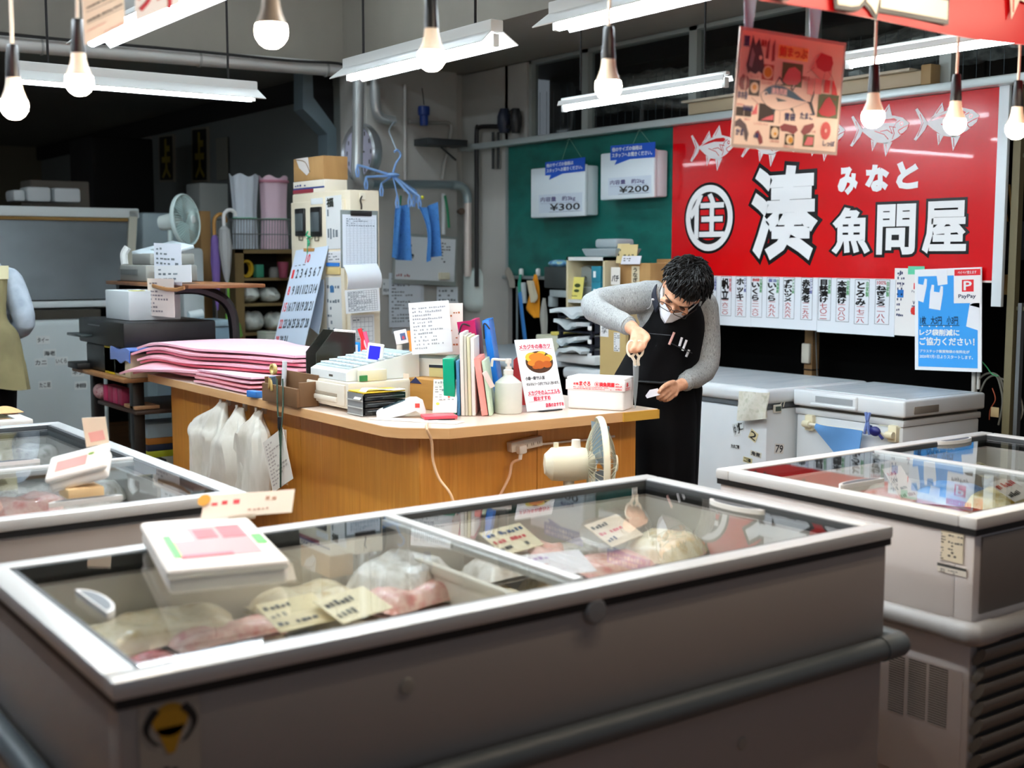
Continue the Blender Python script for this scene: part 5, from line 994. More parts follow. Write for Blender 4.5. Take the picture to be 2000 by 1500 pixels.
# foam box being opened
F0 = V((3.135, 3.605, CT)); ul = V((-.5, .866, 0)); ur = V((.866, .5, 0))
Mx = Matrix((-ul, ur, V((0, 0, 1)))).transposed().to_4x4(); Mx.translation = F0+ul*.238; bw, bd, bh = .238, .12, .128
t = T('foam_box', 'white foam box tied with red printed tape, being cut open by the worker', 'foam box', F0+ul*.13+ur*.08)
P('box_body', MB().bx((0, 0, 0), (bw, bd, bh-.03), .010, Mx, 3), mt('f1eeec', .5, bump=.1, bscale=200), t); P('box_lid', MB().bx((-.002, -.002, bh-.029), (bw+.002, bd+.002, bh), .008, Mx, 3), mt('f1eeec', .5, bump=.1, bscale=200), t)
P('lid_recess', MB().bx((.03, .025, bh-.0008), (bw-.03, bd-.025, bh+.0004), 0, Mx), mt('cfd8ea', .5), t)
F = FACE(Mx, -.0035); tp = P('tape', MB().bx((-.004, -.0035, bh-.052), (bw+.004, bd+.0035, bh-.012), .001, Mx), mt('f4ecec', .3), t, 'white tape with red print')
R2 = mt('e02a35', .4); mb = MB(); tx = lambda s_, x0, y0, x1, y1, b=.0005: mb.text(s_, F, bw*x0, bh-.052+.04*y0, bw*x1, bh-.052+.04*y1, b, .001)
tx('本場.', .12, .48, .22, .72, .0003); tx('まぐろ', .23, .42, .42, .86, .0009); tx('住', .515, .5, .555, .74, .0004); tx('湊魚問屋', .58, .42, .84, .82, .0009)
mb.ring(bw*.535, bh-.052+.04*.62, .0085, .0098, F, .001, 20); mb.scrib(F, bw*.12, bh-.050, bw*.82, bh-.037, 2, 5, .95, .001, 26); mb.scrib(F, bw*.86, bh-.05, bw*.99, bh-.018, 3, 6, .9, .001, 6)
Fs = frame(Mx @ V((bw+.0042, 0, 0)), Mx.to_3x3() @ V((0, 1, 0)), (0, 0, 1)); mb.text('ホ', Fs, bd*.12, bh-.036, bd*.3, bh-.018, .0009, .001); mb.scrib(Fs, bd*.05, bh-.05, bd*.8, bh-.038, 2, 6, .95, .001, 14)
P('tape_print', mb, R2, tp)
# counter front: sockets, cords, hooks and bags
t = T('power_strip', 'white power strip fixed to the front of the counter, one plug in it', 'power strip', PB(1025, 872, 3.7))
A, B = PB(994, 882, 3.705), PB(1055, 868, 3.705); M = frame(A, B-A, (0, 0, 1)); w = (B-A).length
P('strip_body', MB().bx((0, -.003, -.014), (w, .036, .02), .005, M), mt('e8dfd2', .4), t)
sl = MB()
for k in range(3): sl.rect(w*(.42+.2*k), .008, w*(.44+.2*k), .018, M, .021); sl.rect(w*(.48+.2*k), .008, w*(.50+.2*k), .018, M, .021)
P('slot', sl, mt('9a8a78', .5), t); P('plug', MB().box((w*.24, .006, .032), (.036, .034, .03), M, .008).cyl(M @ V((w*.2, -.006, .035)), M @ V((w*.16, -.03, .034)), .007), mt('efe9e2', .4), t)
P('cord', MB().tube(smoothp([M @ V((w*.16, -.03, .034)), PB(1000, 905, 3.69), PB(995, 930, 3.69), PB(978, 965, 3.69), PB(960, 1000, 3.69), PB(955, 1060, 3.69)], 5), .0055, 8), mt('e3b490', .5), t); P('cord', MB().tube(smoothp([PB(1055, 868, 3.7), PB(1075, 866, 3.70), PB(1110, 862, 3.71), PB(1155, 858, 3.71), PB(1200, 852, 3.71)], 5), .0045, 8), mt('e0d2c4', .5), t)
S('beige_cable', MB().tube(smoothp([K(834, 834)+V((.02, .03, .005)), PD(833, 836, 4.18), PD(843, 862, 4.2), PD(846, 900, 4.22), PD(858, 935, 4.22), PD(880, 965, 4.2), PD(895, 1010, 4.2)], 5), .0045, 8), mt('e8bf96', .5), 'beige cord dropping from the rounded counter corner', 'cable')
BAGW = noisy(['cfc9b8', 'e6e2d6', 'dbd6c8'], (14, 14, 4), .6, 4)
def bag(name, label, rows, a, dep, seed, mat=BAGW, hookcol='f0eeea', cat='bag'):
    t = T(name, label, cat, PA((rows[-1][1]+rows[-1][2])/2, rows[-1][0], a), 0, 'bags hooked on the counter side')
    rd = random.Random(seed); ph = [rd.uniform(0, 6) for _ in range(4)]; R_ = smoothp([V((y, xl, xr)) for y, xl, xr in rows], 4)
    def f(i, j):
        r = R_[min(int(j*(len(R_)-1)+.5), len(R_)-1)]; y, xl, xr = r; an = 2*pi*i; c = PA((xl+xr)/2, y, a); e = PA(xr, y, a); hw = (e-c).length
        d_ = dep*min(1, j*2.2)+.008; fo = 1+.38*sin(3*an+ph[0]+j*2.5)*min(1, j*3)+.28*sin(7*an+ph[1]-j*2)*min(1, j*3)+.2*sin(11*an+ph[3]+j*4)*min(1, j*2); u = cos(an)*hw
        return (c.x-.01-d_*(1+.0)+d_*sin(an)*fo*.9, c.y-u*(1+.05*sin(5*an+ph[2])), c.z+.012*sin(an*4+ph[3])*j)
    P('bag_body', MB().grid(f, 36, len(R_)-1, .0015), mat, t)
    k = PA((rows[0][1]+rows[0][2])/2, rows[0][0], a); P('hook', MB().box((k.x+.004, k.y, k.z+.002), (.016, .03, .042), None, .006).tube(smoothp([k+V((-.004, 0, .0)), k+V((-.02, 0, -.018)), k+V((-.034, 0, -.008)), k+V((-.036, 0, .012))], 4), .006, 8), mt(hookcol, .4), t)
    return t
bag('shopping_bag', 'white cloth bag with one shoulder spread wide, first hook along the counter side', [(784, 438, 452), (800, 432, 455), (826, 402, 462), (850, 408, 468), (880, 413, 462), (925, 416, 455), (960, 422, 450)], 2.235, .05, 1)
bag('shopping_bag', 'creased white plastic bag in the middle of the counter hooks', [(795, 470, 484), (812, 472, 490), (840, 464, 500), (870, 458, 512), (910, 452, 520), (950, 446, 516), (985, 450, 512)], 2.235, .055, 2)
bag('shopping_bag', 'white plastic bag behind the printed sheet, last of the counter hooks', [(800, 508, 522), (818, 512, 526), (840, 500, 545), (870, 496, 552), (910, 494, 556), (960, 498, 552)], 2.235, .045, 3)
paper('printed white card hung over the last bag on the counter side', (510, 868), (548, 838), (533, 962), PAf(2.10), 'e9e2d6', 12, 4, cells=7, fill=.6, name='hanging_card', cat='card', ink='b8aca2')
paper('pinkish printed card turned sideways behind the green lanyard', (550, 838), (560, 840), (552, 945), PAf(2.12), 'e9d9ca', 8, 5, cells=4, fill=.5, name='hanging_card', cat='card', ink='c8a090')
t = T('lanyard', 'dark green lanyard loop hanging over the counter edge beside the last bag', 'lanyard', PA(550, 900, 2.12))
for x0, x1 in ((541, 548), (552, 548)): P('cord', MB().tube(smoothp([PA(x0, 740, 2.15), PA(x0+1, 790, 2.13), PA((x0+x1)/2, 830, 2.10), PA(x1, 880, 2.09), PA(x1, 952, 2.09)], 4), .0035, 6), mt('26402f', .6), t)
P('clip', MB().box(PA(546, 826, 2.095), (.012, .02, .05), None, .004), BLACK, t)
# pale fan in front of the counter
FANW = mt('ece6cc', .4)
fc = PB(1172, 905, 3.28); t = T('desk_fan', 'old cream desk fan standing between the counter and the near freezer', 'fan', (fc.x, fc.y, 0))
fn = V((.86, -.52, 0)).normalized(); Q = fn.to_track_quat('Z', 'Y').to_matrix().to_4x4(); Q.translation = fc; R0 = .16
def cage(name, sgn):
    mb = MB()
    for k in range(40):
        a = 2*pi*k/40; mb.tube([Q @ V((r_*cos(a), r_*sin(a), sgn*(.055*(1-(r_/R0)**2)))) for r_ in (.03, .08, .12, R0-.004)], .0013, 4)
    P(name, mb, mt('b9b59c', .4), t, kind='stuff')
cage('rear_grille', -1); cage('front_grille', 1)
P('guard_ring', MB().tube([Q @ V((R0*cos(2*pi*k/48), R0*sin(2*pi*k/48), 0)) for k in range(48)], [(.012, .006)]*48, 8, flat=fn, closed=True), FANW, t)
P('hub_cap', MB().lathe([(.032, .052), (.028, .06), (0, .063)], Q, 18), FANW, t)
for k in range(4):
    Bm = Q @ Matrix.Rotation(k*pi/2, 4, 'Z'); P('blade', MB().grid(lambda i, j: Bm @ V((.025+.115*i, (j-.5)*(.05+.10*i), .02*(j-.5)*2)), 6, 6, .002), mt('8fa7b4', .25, alpha=.75), t)
P('motor', MB().lathe([(0, -.20), (.035, -.195), (.058, -.17), (.062, -.10), (.055, -.05), (.03, -.02), (0, -.02)], Q, 24), FANW, t)
kn = Q @ V((0, 0, -.05)); P('knob', MB().cyl(fc-fn*.085+V((0, 0, .05)), fc-fn*.085+V((0, 0, .085)), .018, .015, 14), mt('f2ece2', .4), t); P('swing_knob', MB().cyl(fc-fn*.155+V((0, 0, .05)), fc-fn*.155+V((0, 0, .075)), .009, n=10), FANW, t)
m0 = fc-fn*.11; P('stand', MB().cyl((m0.x, m0.y, .03), (m0.x, m0.y, fc.z-.04), .02, n=14), FANW, t); P('base', MB().lathe([(.15, 0), (.15, .02), (.05, .045), (0, .045)], Matrix.Translation((m0.x, m0.y, 0)), 28), FANW, t)
# ================================================================ rear of the shop, beyond the counter
# printer desk standing past the counter end
t = T('printer_desk', 'dark two tier printer desk past the end of the counter, brown boards on black legs', 'desk', (2.3, 6.75, 0))
BRB = noisy(['6e4526', '855632'], (3, 14, 3), .45); DK = mt('0e0f10', .4)
dm = .925; e0, e1 = PZ(128, 717, dm).y, 6.24
P('top_board', MB().bx((2.33, 6.02, 1.385), (2.75, 7.32, 1.405), .004), BRB, t)
P('middle_board', MB().bx((2.06, e1, dm-.022), (2.66, e0, dm), .004), noisy(['8a6038', '9c7044'], (3, 14, 3), .5), t)
P('lower_board', MB().bx((2.12, e1, .735), (2.62, e0-.25, .755), .004), mt('3a2a20', .5), t)
for y in (6.29, 7.2): P('leg', MB().tube(smoothp([(2.36, y, 1.38), (2.52, y, 1.37), (2.66, y, 1.28), (2.69, y, 1.05), (2.69, y, .5), (2.69, y, 0)], 5), [(.03, .03)]*26, 8), DK, t)
for y in (6.34, 7.0): P('leg', MB().bx((2.13, y-.03, .0), (2.19, y+.03, dm-.022), .004), DK, t)
# on it
t = T('black_printer', 'black multifunction printer on the printer desk under the white carton', 'printer', (2.3, 6.7, dm))
P('lower_case', MB().bx((2.10, 6.32, dm+.001), (2.56, 6.98, dm+.15), .012), DK, t); P('upper_case', MB().bx((2.08, 6.28, dm+.15), (2.58, 7.04, dm+.285), .012), DK, t)
P('control_panel', MB().bx((2.02, 6.80, dm+.185), (2.09, 7.06, dm+.20), .003, Matrix.Translation((0, 0, 0))), mt('3c4546', .25), t); P('panel_text', MB().bx((2.077, 6.66, dm+.25), (2.0795, 6.86, dm+.256)), mt('6a6f70', .4), t)
P('paper_tray', MB().bx((2.03, 6.92, dm+.001), (2.30, 7.10, dm+.035), .004), DK, t)
ct_ = dm+.287; t = T('white_carton', 'white carton with handwriting on its lid, standing on the black printer', 'carton', (2.3, 6.68, ct_))
P('carton', MB().bx((2.16, 6.42, ct_), (2.44, 6.80, ct_+.155), .004), mt('d9e1e4', .6), t); P('handwriting', MB().scrib(Matrix.Translation((0, 0, ct_+.155)) @ Matrix.Identity(4), 2.20, 6.52, 2.34, 6.72, 4, 3, .7, .001, 5), mt('2a2f36', .6), t); P('yellow_note', MB().bx((2.18, 6.42, ct_+.155), (2.25, 6.48, ct_+.157)), mt('d6cf5a', .6), t)
t = T('fax_machine', 'grey fax machine with a sloping top on the upper desk board', 'fax machine', (2.5, 6.95, 1.406)); FX = mt('7e807b', .4)
P('base', MB().bx((2.36, 6.72, 1.406), (2.66, 7.16, 1.50), .012), FX, t); P('body', MB().bx((2.40, 6.76, 1.50), (2.66, 7.06, 1.565), .01), FX, t)
Mx = Matrix.Translation((2.53, 6.91, 1.585)) @ Matrix.Rotation(-.25, 4, 'Y') @ Matrix.Rotation(.1, 4, 'X'); P('top_panel', MB().box((0, 0, 0), (.26, .30, .02), Mx, .006), mt('bfcdd2', .35), t); P('key_pad', MB().box((-.02, -.02, .011), (.07, .12, .004), Mx), mt('7f8a8c', .4), t)
P('output_slot', MB().bx((2.352, 6.85, 1.445), (2.362, 7.12, 1.475)), mt('565a58', .5), t); P('handset', MB().tube(smoothp([(2.40, 7.18, 1.50), (2.40, 7.19, 1.56), (2.42, 7.18, 1.60)], 4), .022, 8), mt('c6c9c6', .4), t)
paper('white printed sheets clipped over the desk board, upper bundle', (297, 475), (350, 477), (302, 552), PAf(2.30), 'e6ecf5', 7, 4, cells=6, fill=.3, name='clipped_sheets')
paper('narrow white sheets lying across the clipped bundle', (300, 521), (370, 518), (304, 552), PAf(2.285), 'edf0f2', 3, 4, cells=6, fill=.2, name='clipped_sheets')
S('wooden_clip', MB().tube([PA(x, y, 2.27) for x, y in ((298, 558), (308, 561), (325, 565), (345, 566), (360, 562))], [(.010, .005)]*5, 8, flat=(0, 0, 1)), mt('9a6a3a', .5), 'curved brown clip rod holding the sheets at the desk board', 'clip')
paper('pinkish printed timetable hanging under the brown clip rod', (305, 562), (358, 564), (290, 616), PAf(2.28), 'e3d3ca', 8, 9, cells=8, fill=.8, name='hanging_timetable', ink='84757a')
S('yellow_folder', MB().bx((2.10, 6.50, dm+.001), (2.13, 6.66, dm+.155), .002), mt('d9c11e', .5), 'bright yellow folder standing on the desk beside the beige box', 'folder')
t = T('beige_box', 'beige box covered by a blue cloth, on the printer desk next to the pink sheets', 'box', (2.25, 6.36, dm)); 
S('blue_towel', MB().grid(lambda i, j: ((2.085 if i < .25 else 2.085+(i-.25)*.5), 6.50-.30*j, dm+.145+.006*sin(j*9+i*4)-(.06*(.25-i)*4+.004*sin(j*14) if i < .25 else 0)), 20, 16, .006), mt('2a5aa8', .9, sheen=.3), 'blue towel folded over the beige box on the printer desk', 'towel')
P('box', MB().bx((2.10, 6.25, dm+.001), (2.38, 6.49, dm+.125), .003), mt('d3c4a2', .7), t)
for i, (c_, y, l_) in enumerate((('d8356f', 6.78, 'bright pink envelope on the lower desk board'), ('b02f58', 6.70, 'dark pink envelope beside the bright pink one'), ('c23c68', 6.62, 'pink envelope third along the lower desk board'), ('9c2c4e', 6.54, 'crimson envelope last in the row on the lower desk board'))):
    S('pink_envelope', MB().bx((2.14, y-.02, .757), (2.20, y+.05, .845), .002, Matrix.Identity(4)), mt(c_, .5), l_, 'envelope', 'pink envelopes on the printer desk')
S('red_patterned_pouch', MB().ell((2.15, 6.90, .80), (.04, .07, .044)), noisy(['a02f48', 'd9b8b8', '8a2038'], (30, 30, 30), .7), 'red patterned pouch beside the pink envelopes', 'pouch')
S('brown_pad', MB().bx((2.13, 6.28, .757), (2.26, 6.46, .775), .003), mt('b98f68', .7), 'flat brown pad at the near end of the lower desk board', 'pad')
# things on the floor between the desk and the counter
g_ = T('striped_bag', 'tall pale bag with orange, navy and lime bands on the floor beside the counter end', 'bag', (2.36, 6.5, 0))
for z0, z1, c_, n_ in ((0, .48, 'b5b6a8', 'bag_body'), (.48, .515, 'b3b91e', 'lime_band'), (.515, .55, '1d2b46', 'navy_band'), (.55, .585, 'c27a28', 'orange_band'), (.585, .66, 'a9c2cf', 'top_band')): P(n_, MB().bx((2.23, 6.40, z0), (2.50, 6.62, z1), .004), mt(c_, .6), g_)
g_ = T('dark_crate', 'dark crate with a pale label in front of the striped bag', 'crate', (2.12, 6.24, 0)); P('crate', MB().bx((2.06, 6.20, 0), (2.26, 6.285, .50), .006), BLACK, g_); P('pale_label', MB().bx((2.057, 6.205, .30), (2.0605, 6.28, .40)), mt('c9a79a', .6), g_)
S('red_bag', MB().ell((1.93, 6.32, .14), (.10, .20, .14), None, 20, 12), mt('a3161e', .5), 'red bag lying on the floor behind the freezer with the tilted box', 'bag')
# big freezer with its lid raised
t = T('chest_freezer', 'large white chest freezer with its grey lined lid raised, labels on its front', 'chest freezer', (1.2, 9.5, 0)); FY = 9.05
hz = PB(150, 622, FY).z; xr = PB(212, 700, FY).x; xr2 = PB(288, 420, FY+.1).x
P('cabinet', MB().bx((-.6, FY, 0), (xr, FY+.85, hz), .05, None, 4), mt('cdd9d9', .4), t); P('lid_gap', MB().bx((-.58, FY+.02, hz), (xr-.04, FY+.8, hz+.06)), mt('3a362c', .8), t)
Ml = Matrix.Translation((0, FY+.22, hz+.07)) @ Matrix.Rotation(radians(-6), 4, 'X'); lh = PB(200, 405, FY+.3).z-hz-.07
P('lid_panel', MB().bx((-.55, .0, .06), (xr2-.06, .02, lh-.06), 0, Ml), noisy(['535c5e', '687174', '5b6466'], (1.2, 1.2, 1.6), .32, 4, metal=.4), t, 'dull grey metal lining')
for lo, hi in (((-.6, -.02, lh-.075), (xr2, .06, lh)), ((-.6, -.02, 0), (xr2-.10, .06, .05))): P('lid_frame', MB().bx(lo, hi, .012, Ml), mt('dfe9e8', .4), t)
P('lid_frame', MB().prism([(xr2-.075, lh-.02), (xr2-.01, lh-.02), (xr2-.10, .02), (xr2-.155, .02)], Ml @ Matrix.Translation((0, .06, 0)) @ Matrix.Rotation(pi/2, 4, 'X'), 0, .08), mt('c6c6b4', .5), t)
P('rust_line', MB().bx((-.55, -.022, lh-.10), (xr2-.09, .0, lh-.078), 0, Ml), mt('8a6a30', .7), t)
for x, y, s_ in ((84, 664, 'タイー'), (97, 690, '海老'), (80, 708, 'カニ'), (120, 705, 'いくら'), (88, 752, 'たこ足'), (152, 727, 'ネタ'), (158, 753, '柵')):
    c = PB(x, y, FY-.002); M = wallB((c.x, FY-.001, c.z)); o = P('stuck_label', MB().rect(-.045, -.03, .045, .03, M, .001), mt('dfe6e4', .6), t); P('handwriting', MB().text(s_, M, -.038, -.016, .038, .016, .0008, .002), mt('25292b', .6), o)
sh = T('wall_shelf', 'grey shelf behind the raised lid holding foam boxes', 'shelf', (1.5, 9.75, 1.8)); zt = PB(100, 396, 9.7).z
P('shelf_board', MB().bx((-.4, 9.55, zt-.03), (2.2, 9.95, zt)), mt('50524c', .7), sh); P('bracket', MB().bx((.2, 9.92, 0), (.26, 9.98, zt)).bx((1.9, 9.92, 0), (1.96, 9.98, zt)), mt('50524c', .7), sh)
for x0, x1, y0, lb in ((52, 102, 364, 'white foam box lid stack in the middle on the shelf over the raised lid'), (105, 160, 366, 'white foam box at the end of the shelf over the raised lid'), (25, 52, 370, 'shaded white foam box at the start of the shelf over the raised lid')):
    a, b = PB(x0, 395, 9.62), PB(x1, 395, 9.62); S('foam_box', MB().bx((a.x+.005, 9.62, zt+.001), (b.x-.005, 9.85, PB(x0, y0, 9.62).z), .02), mt('dde6e8', .6), lb, 'foam box', 'foam boxes over the raised lid')
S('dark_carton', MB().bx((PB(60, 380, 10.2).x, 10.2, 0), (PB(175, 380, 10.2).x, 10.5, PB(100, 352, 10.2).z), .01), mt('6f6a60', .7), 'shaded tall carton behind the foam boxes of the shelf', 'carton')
S('black_box', MB().bx((PB(180, 300, 11.5).x, 11.5, 0), (PB(300, 300, 11.5).x, 12.2, PB(240, 268, 11.5).z), .02), mt('070707', .8), 'tall black rack in the dark corner behind the raised lid', 'rack')  # one plain near-black box without shelves
S('pale_fridge', MB().bx((PB(278, 450, 9.6).x, 9.6, 0), (PB(330, 450, 9.6).x+.1, 10.1, PB(300, 415, 9.6).z), .03), mt('a9c0c6', .4), 'pale blue grey appliance just behind the edge of the raised lid', 'appliance')
# standing fan, box, umbrellas
FG = mt('cfe3e0', .4); fc = PB(362, 430, 8.3); t = T('standing_fan', 'pale green white standing fan turned aside in front of the dark wall', 'fan', (fc.x, fc.y, 0))
fn = V((.62, -.78, .10)).normalized(); Q = fn.to_track_quat('Z', 'Y').to_matrix().to_4x4(); Q.translation = fc; R0 = .175
P('guard_ring', MB().tube([Q @ V((R0*cos(2*pi*k/40), R0*sin(2*pi*k/40), 0)) for k in range(40)], [(.016, .008)]*40, 8, flat=fn, closed=True), FG, t)
for sg, nm in ((1, 'front_grille'), (-1, 'rear_grille')):
    mb = MB()
    for k in range(48): a = 2*pi*k/48; mb.tube([Q @ V((r_*cos(a), r_*sin(a), sg*(.06*(1-(r_/R0)**2)))) for r_ in (.03, .09, .14, R0-.004)], .0022, 4)
    P(nm, mb, mt('b9d0cc', .4), t, kind='stuff')
for k in range(3):
    Bm = Q @ Matrix.Rotation(k*2*pi/3, 4, 'Z'); P('blade', MB().grid(lambda i, j: Bm @ V((.02+.13*i, (j-.5)*(.06+.12*i), .03*(j-.5))), 6, 6, .002), mt('b4d2cf', .3, alpha=.8), t)
P('hub_cap', MB().lathe([(.03, .055), (.026, .066), (0, .07)], Q, 16), mt('e4efec', .3), t)
P('motor', MB().lathe([(0, -.20), (.05, -.19), (.06, -.12), (.055, -.05), (0, -.04)], Q, 20), mt('d8e6e2', .4), t)
m0 = fc-fn*.12; P('pole', MB().cyl((m0.x, m0.y, .03), m0, .02, n=12), FG, t); P('base', MB().lathe([(.18, 0), (.18, .02), (.05, .05), (0, .05)], Matrix.Translation((m0.x, m0.y, 0)), 24), FG, t)
S('white_appliance', MB().bx((PB(356, 520, 8.7).x, 8.7, 0), (PB(400, 520, 8.7).x, 9.1, PB(380, 484, 8.7).z), .03), mt('b9c4c4', .45), 'grey white box shaped appliance under the standing fan', 'appliance')
S('brown_carton', MB().bx((PB(392, 450, 9.4).x, 9.4, 0), (PB(412, 450, 9.4).x, 9.7, PB(400, 412, 9.4).z), .005), CARD, 'narrow brown carton standing between the fan and the umbrellas', 'carton')
def umbrella(label, x, yt, yb, b, col, hcol, r):
    a, c = PB(x, yt, b), PB(x+8, yb, b); t = T('umbrella', label, 'umbrella', (c.x, c.y, 0), 0, 'umbrellas in the rear corner'); d = (a-c)
    top = c+d*.72; P('canopy', MB().tube([c+d*.02, c+d*.2, c+d*.5, top, top+d*.05], [.008, r*.6, r, r*.8, .012], 10), mt(col, .7), t)
    P('shaft', MB().cyl((c.x-d.x*.2, c.y, .02), top+d*.02, .007, n=8), mt('5a5a58', .4, .5), t)
    P('handle', MB().tube(smoothp([top, top+d*.16, top+d*.22+V((.015, 0, .0)), top+d*.25+V((.05, 0, 0)), top+d*.22+V((.085, 0, 0)), top+d*.17+V((.09, 0, 0))], 4), .014, 8), mt(hcol, .5), t)
umbrella('purple folded umbrella with a wooden crook handle', 417, 412, 610, 8.6, '72599c', 'a8782f', .036)
umbrella('grey folded umbrella with a white crook handle', 436, 405, 560, 8.55, 'a9acaa', 'dfe2e0', .05)
S('white_rod', MB().cyl(PB(454, 480, 8.85), PB(454, 600, 8.85), .014, n=8).cyl(PB(454, 600, 8.85), PB(454, 740, 8.85), .012, n=8), mt('dbe2e2', .4), 'white rod leaning at the corner of the brown shelf', 'rod')
S('broom', MB().tube([PB(443, 500, 8.55), PB(447, 615, 8.55)], .012, 8).tube([PB(447, 612, 8.55), PB(455, 640, 8.55), PB(460, 660, 8.55)], [(.02, .03), (.10, .05), (.09, .05)], 10), mt('5f9a2e', .7), 'green headed broom in front of the brown shelf', 'broom')
# brown open shelf with basket and sleeves
BX0, BX1, BY = PB(460, 560, 8.7).x, PB(590, 560, 8.7).x, 8.7; zt = PB(500, 487, BY).z
t = T('open_shelf', 'brown open shelf full of plastic bags, a wire basket on its top', 'shelf', ((BX0+BX1)/2, BY+.2, 0)); BRS = mt('6d5a33', .6)
P('side_board', MB().bx((BX0, BY, 0), (BX0+.07, BY+.4, zt)), BRS, t); P('side_board', MB().bx((BX1-.03, BY, 0), (BX1, BY+.4, zt)), BRS, t); P('back_board', MB().bx((BX0, BY+.38, 0), (BX1, BY+.4, zt)), mt('181510', .9), t); P('top_board', MB().bx((BX0, BY, zt-.03), (BX1, BY+.4, zt)), BRS, t)
zs = [PB(500, 543, BY).z, PB(500, 593, BY).z, PB(500, 650, BY).z]
for z in zs: P('shelf_board', MB().bx((BX0+.07, BY, z-.02), (BX1, BY+.38, z)), BRS, t)
PLB = noisy(['b9c2ba', 'd4dad2', '9fa8a2'], (12, 12, 12), .35, 5, .4)
def heap(label, x0, x1, z, h, seed, mat=PLB, name='plastic_bag'):
    a, b = PB(x0, 560, BY).x, PB(x1, 560, BY).x; rd = random.Random(seed); mb = MB()
    def f(i, j):
        an = 2*pi*i; r = sin(pi*(.02+.96*j)); n_ = 1+.25*noise.noise(V((cos(an)*2, sin(an)*2, j*4+seed)))
        return ((a+b)/2+(b-a)/2*cos(an)*r*n_, BY+.16+.12*sin(an)*r*n_, z+.002+h*(1-cos(pi*j))/2*(1+.2*sin(an*3+seed)*r))
    mb.grid(f, 24, 12); S(name, mb, mat, label, 'plastic bag', 'bags on the brown shelf')
heap('bundle of clear plastic bags on the middle board of the brown shelf', 478, 520, zs[1], .14, 1); heap('whitish plastic bags next to the clear bundle on the middle board', 522, 560, zs[1], .11, 2)
heap('crumpled plastic bags on the lowest board of the brown shelf', 480, 530, zs[2], .15, 3); heap('folded plastic bags at the inner end of the lowest board', 532, 566, zs[2], .14, 4)
c = V((PB(490, 540, BY).x, BY+.1, zs[0])); S('yellow_tape_roll', MB().lathe([(.05, -.02), (.068, -.02), (.068, .02), (.05, .02), (.05, -.02)], Matrix.Translation(c+V((0, 0, .069))) @ Matrix.Rotation(pi/2, 4, 'X') @ Matrix.Rotation(.3, 4, 'Y'), 20), mt('c9a52a', .4), 'yellow tape roll standing on the top board of the brown shelf', 'tape')
S('green_glue_box', MB().bx((c.x+.07, BY+.05, zs[0]+.001), (c.x+.13, BY+.12, zs[0]+.10), .004), mt('2f7d62', .5), 'small green box next to the yellow tape roll', 'box'); S('grey_tin', MB().lathe([(.045, .001), (.045, .06), (.03, .08), (0, .08)], Matrix.Translation((c.x+.25, BY+.12, zs[0])), 16), mt('6b6a64', .5), 'grey tin at the back of the brown shelf top board', 'tin')
S('paper_stack', MB().bx((PB(520, 670, 8.5).x, 8.5, 0), (PB(548, 670, 8.5).x, 8.66, PB(530, 648, 8.5).z), .004), noisy(['a9b0a2', 'c6ccbc'], (1, 1, 60), .7), 'stack of pale green papers standing before the brown shelf', 'paper stack')
t = T('wire_basket', 'grey wire basket holding white and pink foam sleeves on the brown shelf', 'basket', ((BX0+BX1)/2, BY+.2, zt)); mb = MB(); W0, W1, D0, D1 = BX0-.0, BX1, BY-.01, BY+.38; zb_ = PB(500, 428, BY).z
for k in range(25): x = W0+(W1-W0)*k/24; mb.cyl((x, D0, zt), (x, D0-.015, zb_), .0028, n=4)
for k in range(12): y = D0+(D1-D0)*k/11; mb.cyl((W0, y, zt), (W0-.01, y, zb_), .0028, n=4)
P('basket_wires', mb, mt('7d8280', .4, .5), t, kind='stuff')
P('basket_rim', MB().tube([(W0, D0-.012, zb_), (W1, D0-.012, zb_), (W1, D1, zb_), (W0, D1, zb_)], .005, 6, closed=True), mt('7d8280', .4, .5), t); P('basket_hoop', MB().tube([(W0, D0-.004, (zt+zb_)/2), (W1, D0-.004, (zt+zb_)/2), (W1, D1, (zt+zb_)/2), (W0, D1, (zt+zb_)/2)], .004, 6, closed=True), mt('7d8280', .4, .5), t)
def sleeves(label, x0, x1, yt, col, b, n, fl):
    t = T('sleeve_bundle', label, 'foam sleeves', (PB((x0+x1)/2, 480, b).x, b, zt+.002), 0, 'foam sleeve bundles in the basket'); a, c = PB(x0, 470, b).x, PB(x1, 470, b).x; h = PB(x0, yt, b).z
    def f(i, j):
        an = 2*pi*i; r = 1-.10*sin(pi*j)+fl*max(0, j-.5)+.04*sin(an*n)
        return ((a+c)/2+(c-a)/2*cos(an)*r, b+.085+.08*sin(an)*r, zt+.004+(h-zt)*j+.012*sin(an*5)*j)
    P('sleeves', MB().grid(f, 60, 10, .004), mt(col, .7), t)
    z = zt+(h-zt)*.42; P('green_tie', MB().tube([((a+c)/2+(c-a)/2*.97*cos(2*pi*k/24), b+.085+.08*.97*sin(2*pi*k/24), z) for k in range(24)], .007, 6, closed=True), mt('2fa56f', .6), t, 'green tie')
    return t, a, c, h
sleeves('bundle of white foam sleeves tied in green, in the wire basket', 464, 512, 342, 'c9d4dc', 8.76, 9, .25)
t, a, c, h = sleeves('bundle of pink white foam net sleeves tied in green, in the wire basket', 519, 572, 345, 'dfc4d0', 8.78, 7, .02)
P('pink_band', MB().tube([((a+c)/2+(c-a)/2*1.0*cos(2*pi*k/24), 8.865+.083*sin(2*pi*k/24), h-.03) for k in range(24)], .012, 6, closed=True), mt('c98a9c', .6), t)
S('white_carton', MB().bx((PB(390, 380, 9.9).x, 9.9, 0), (PB(446, 380, 9.9).x, 10.2, PB(420, 358, 9.9).z), .01), mt('a9afaa', .6), 'shaded white carton behind the umbrellas', 'carton')
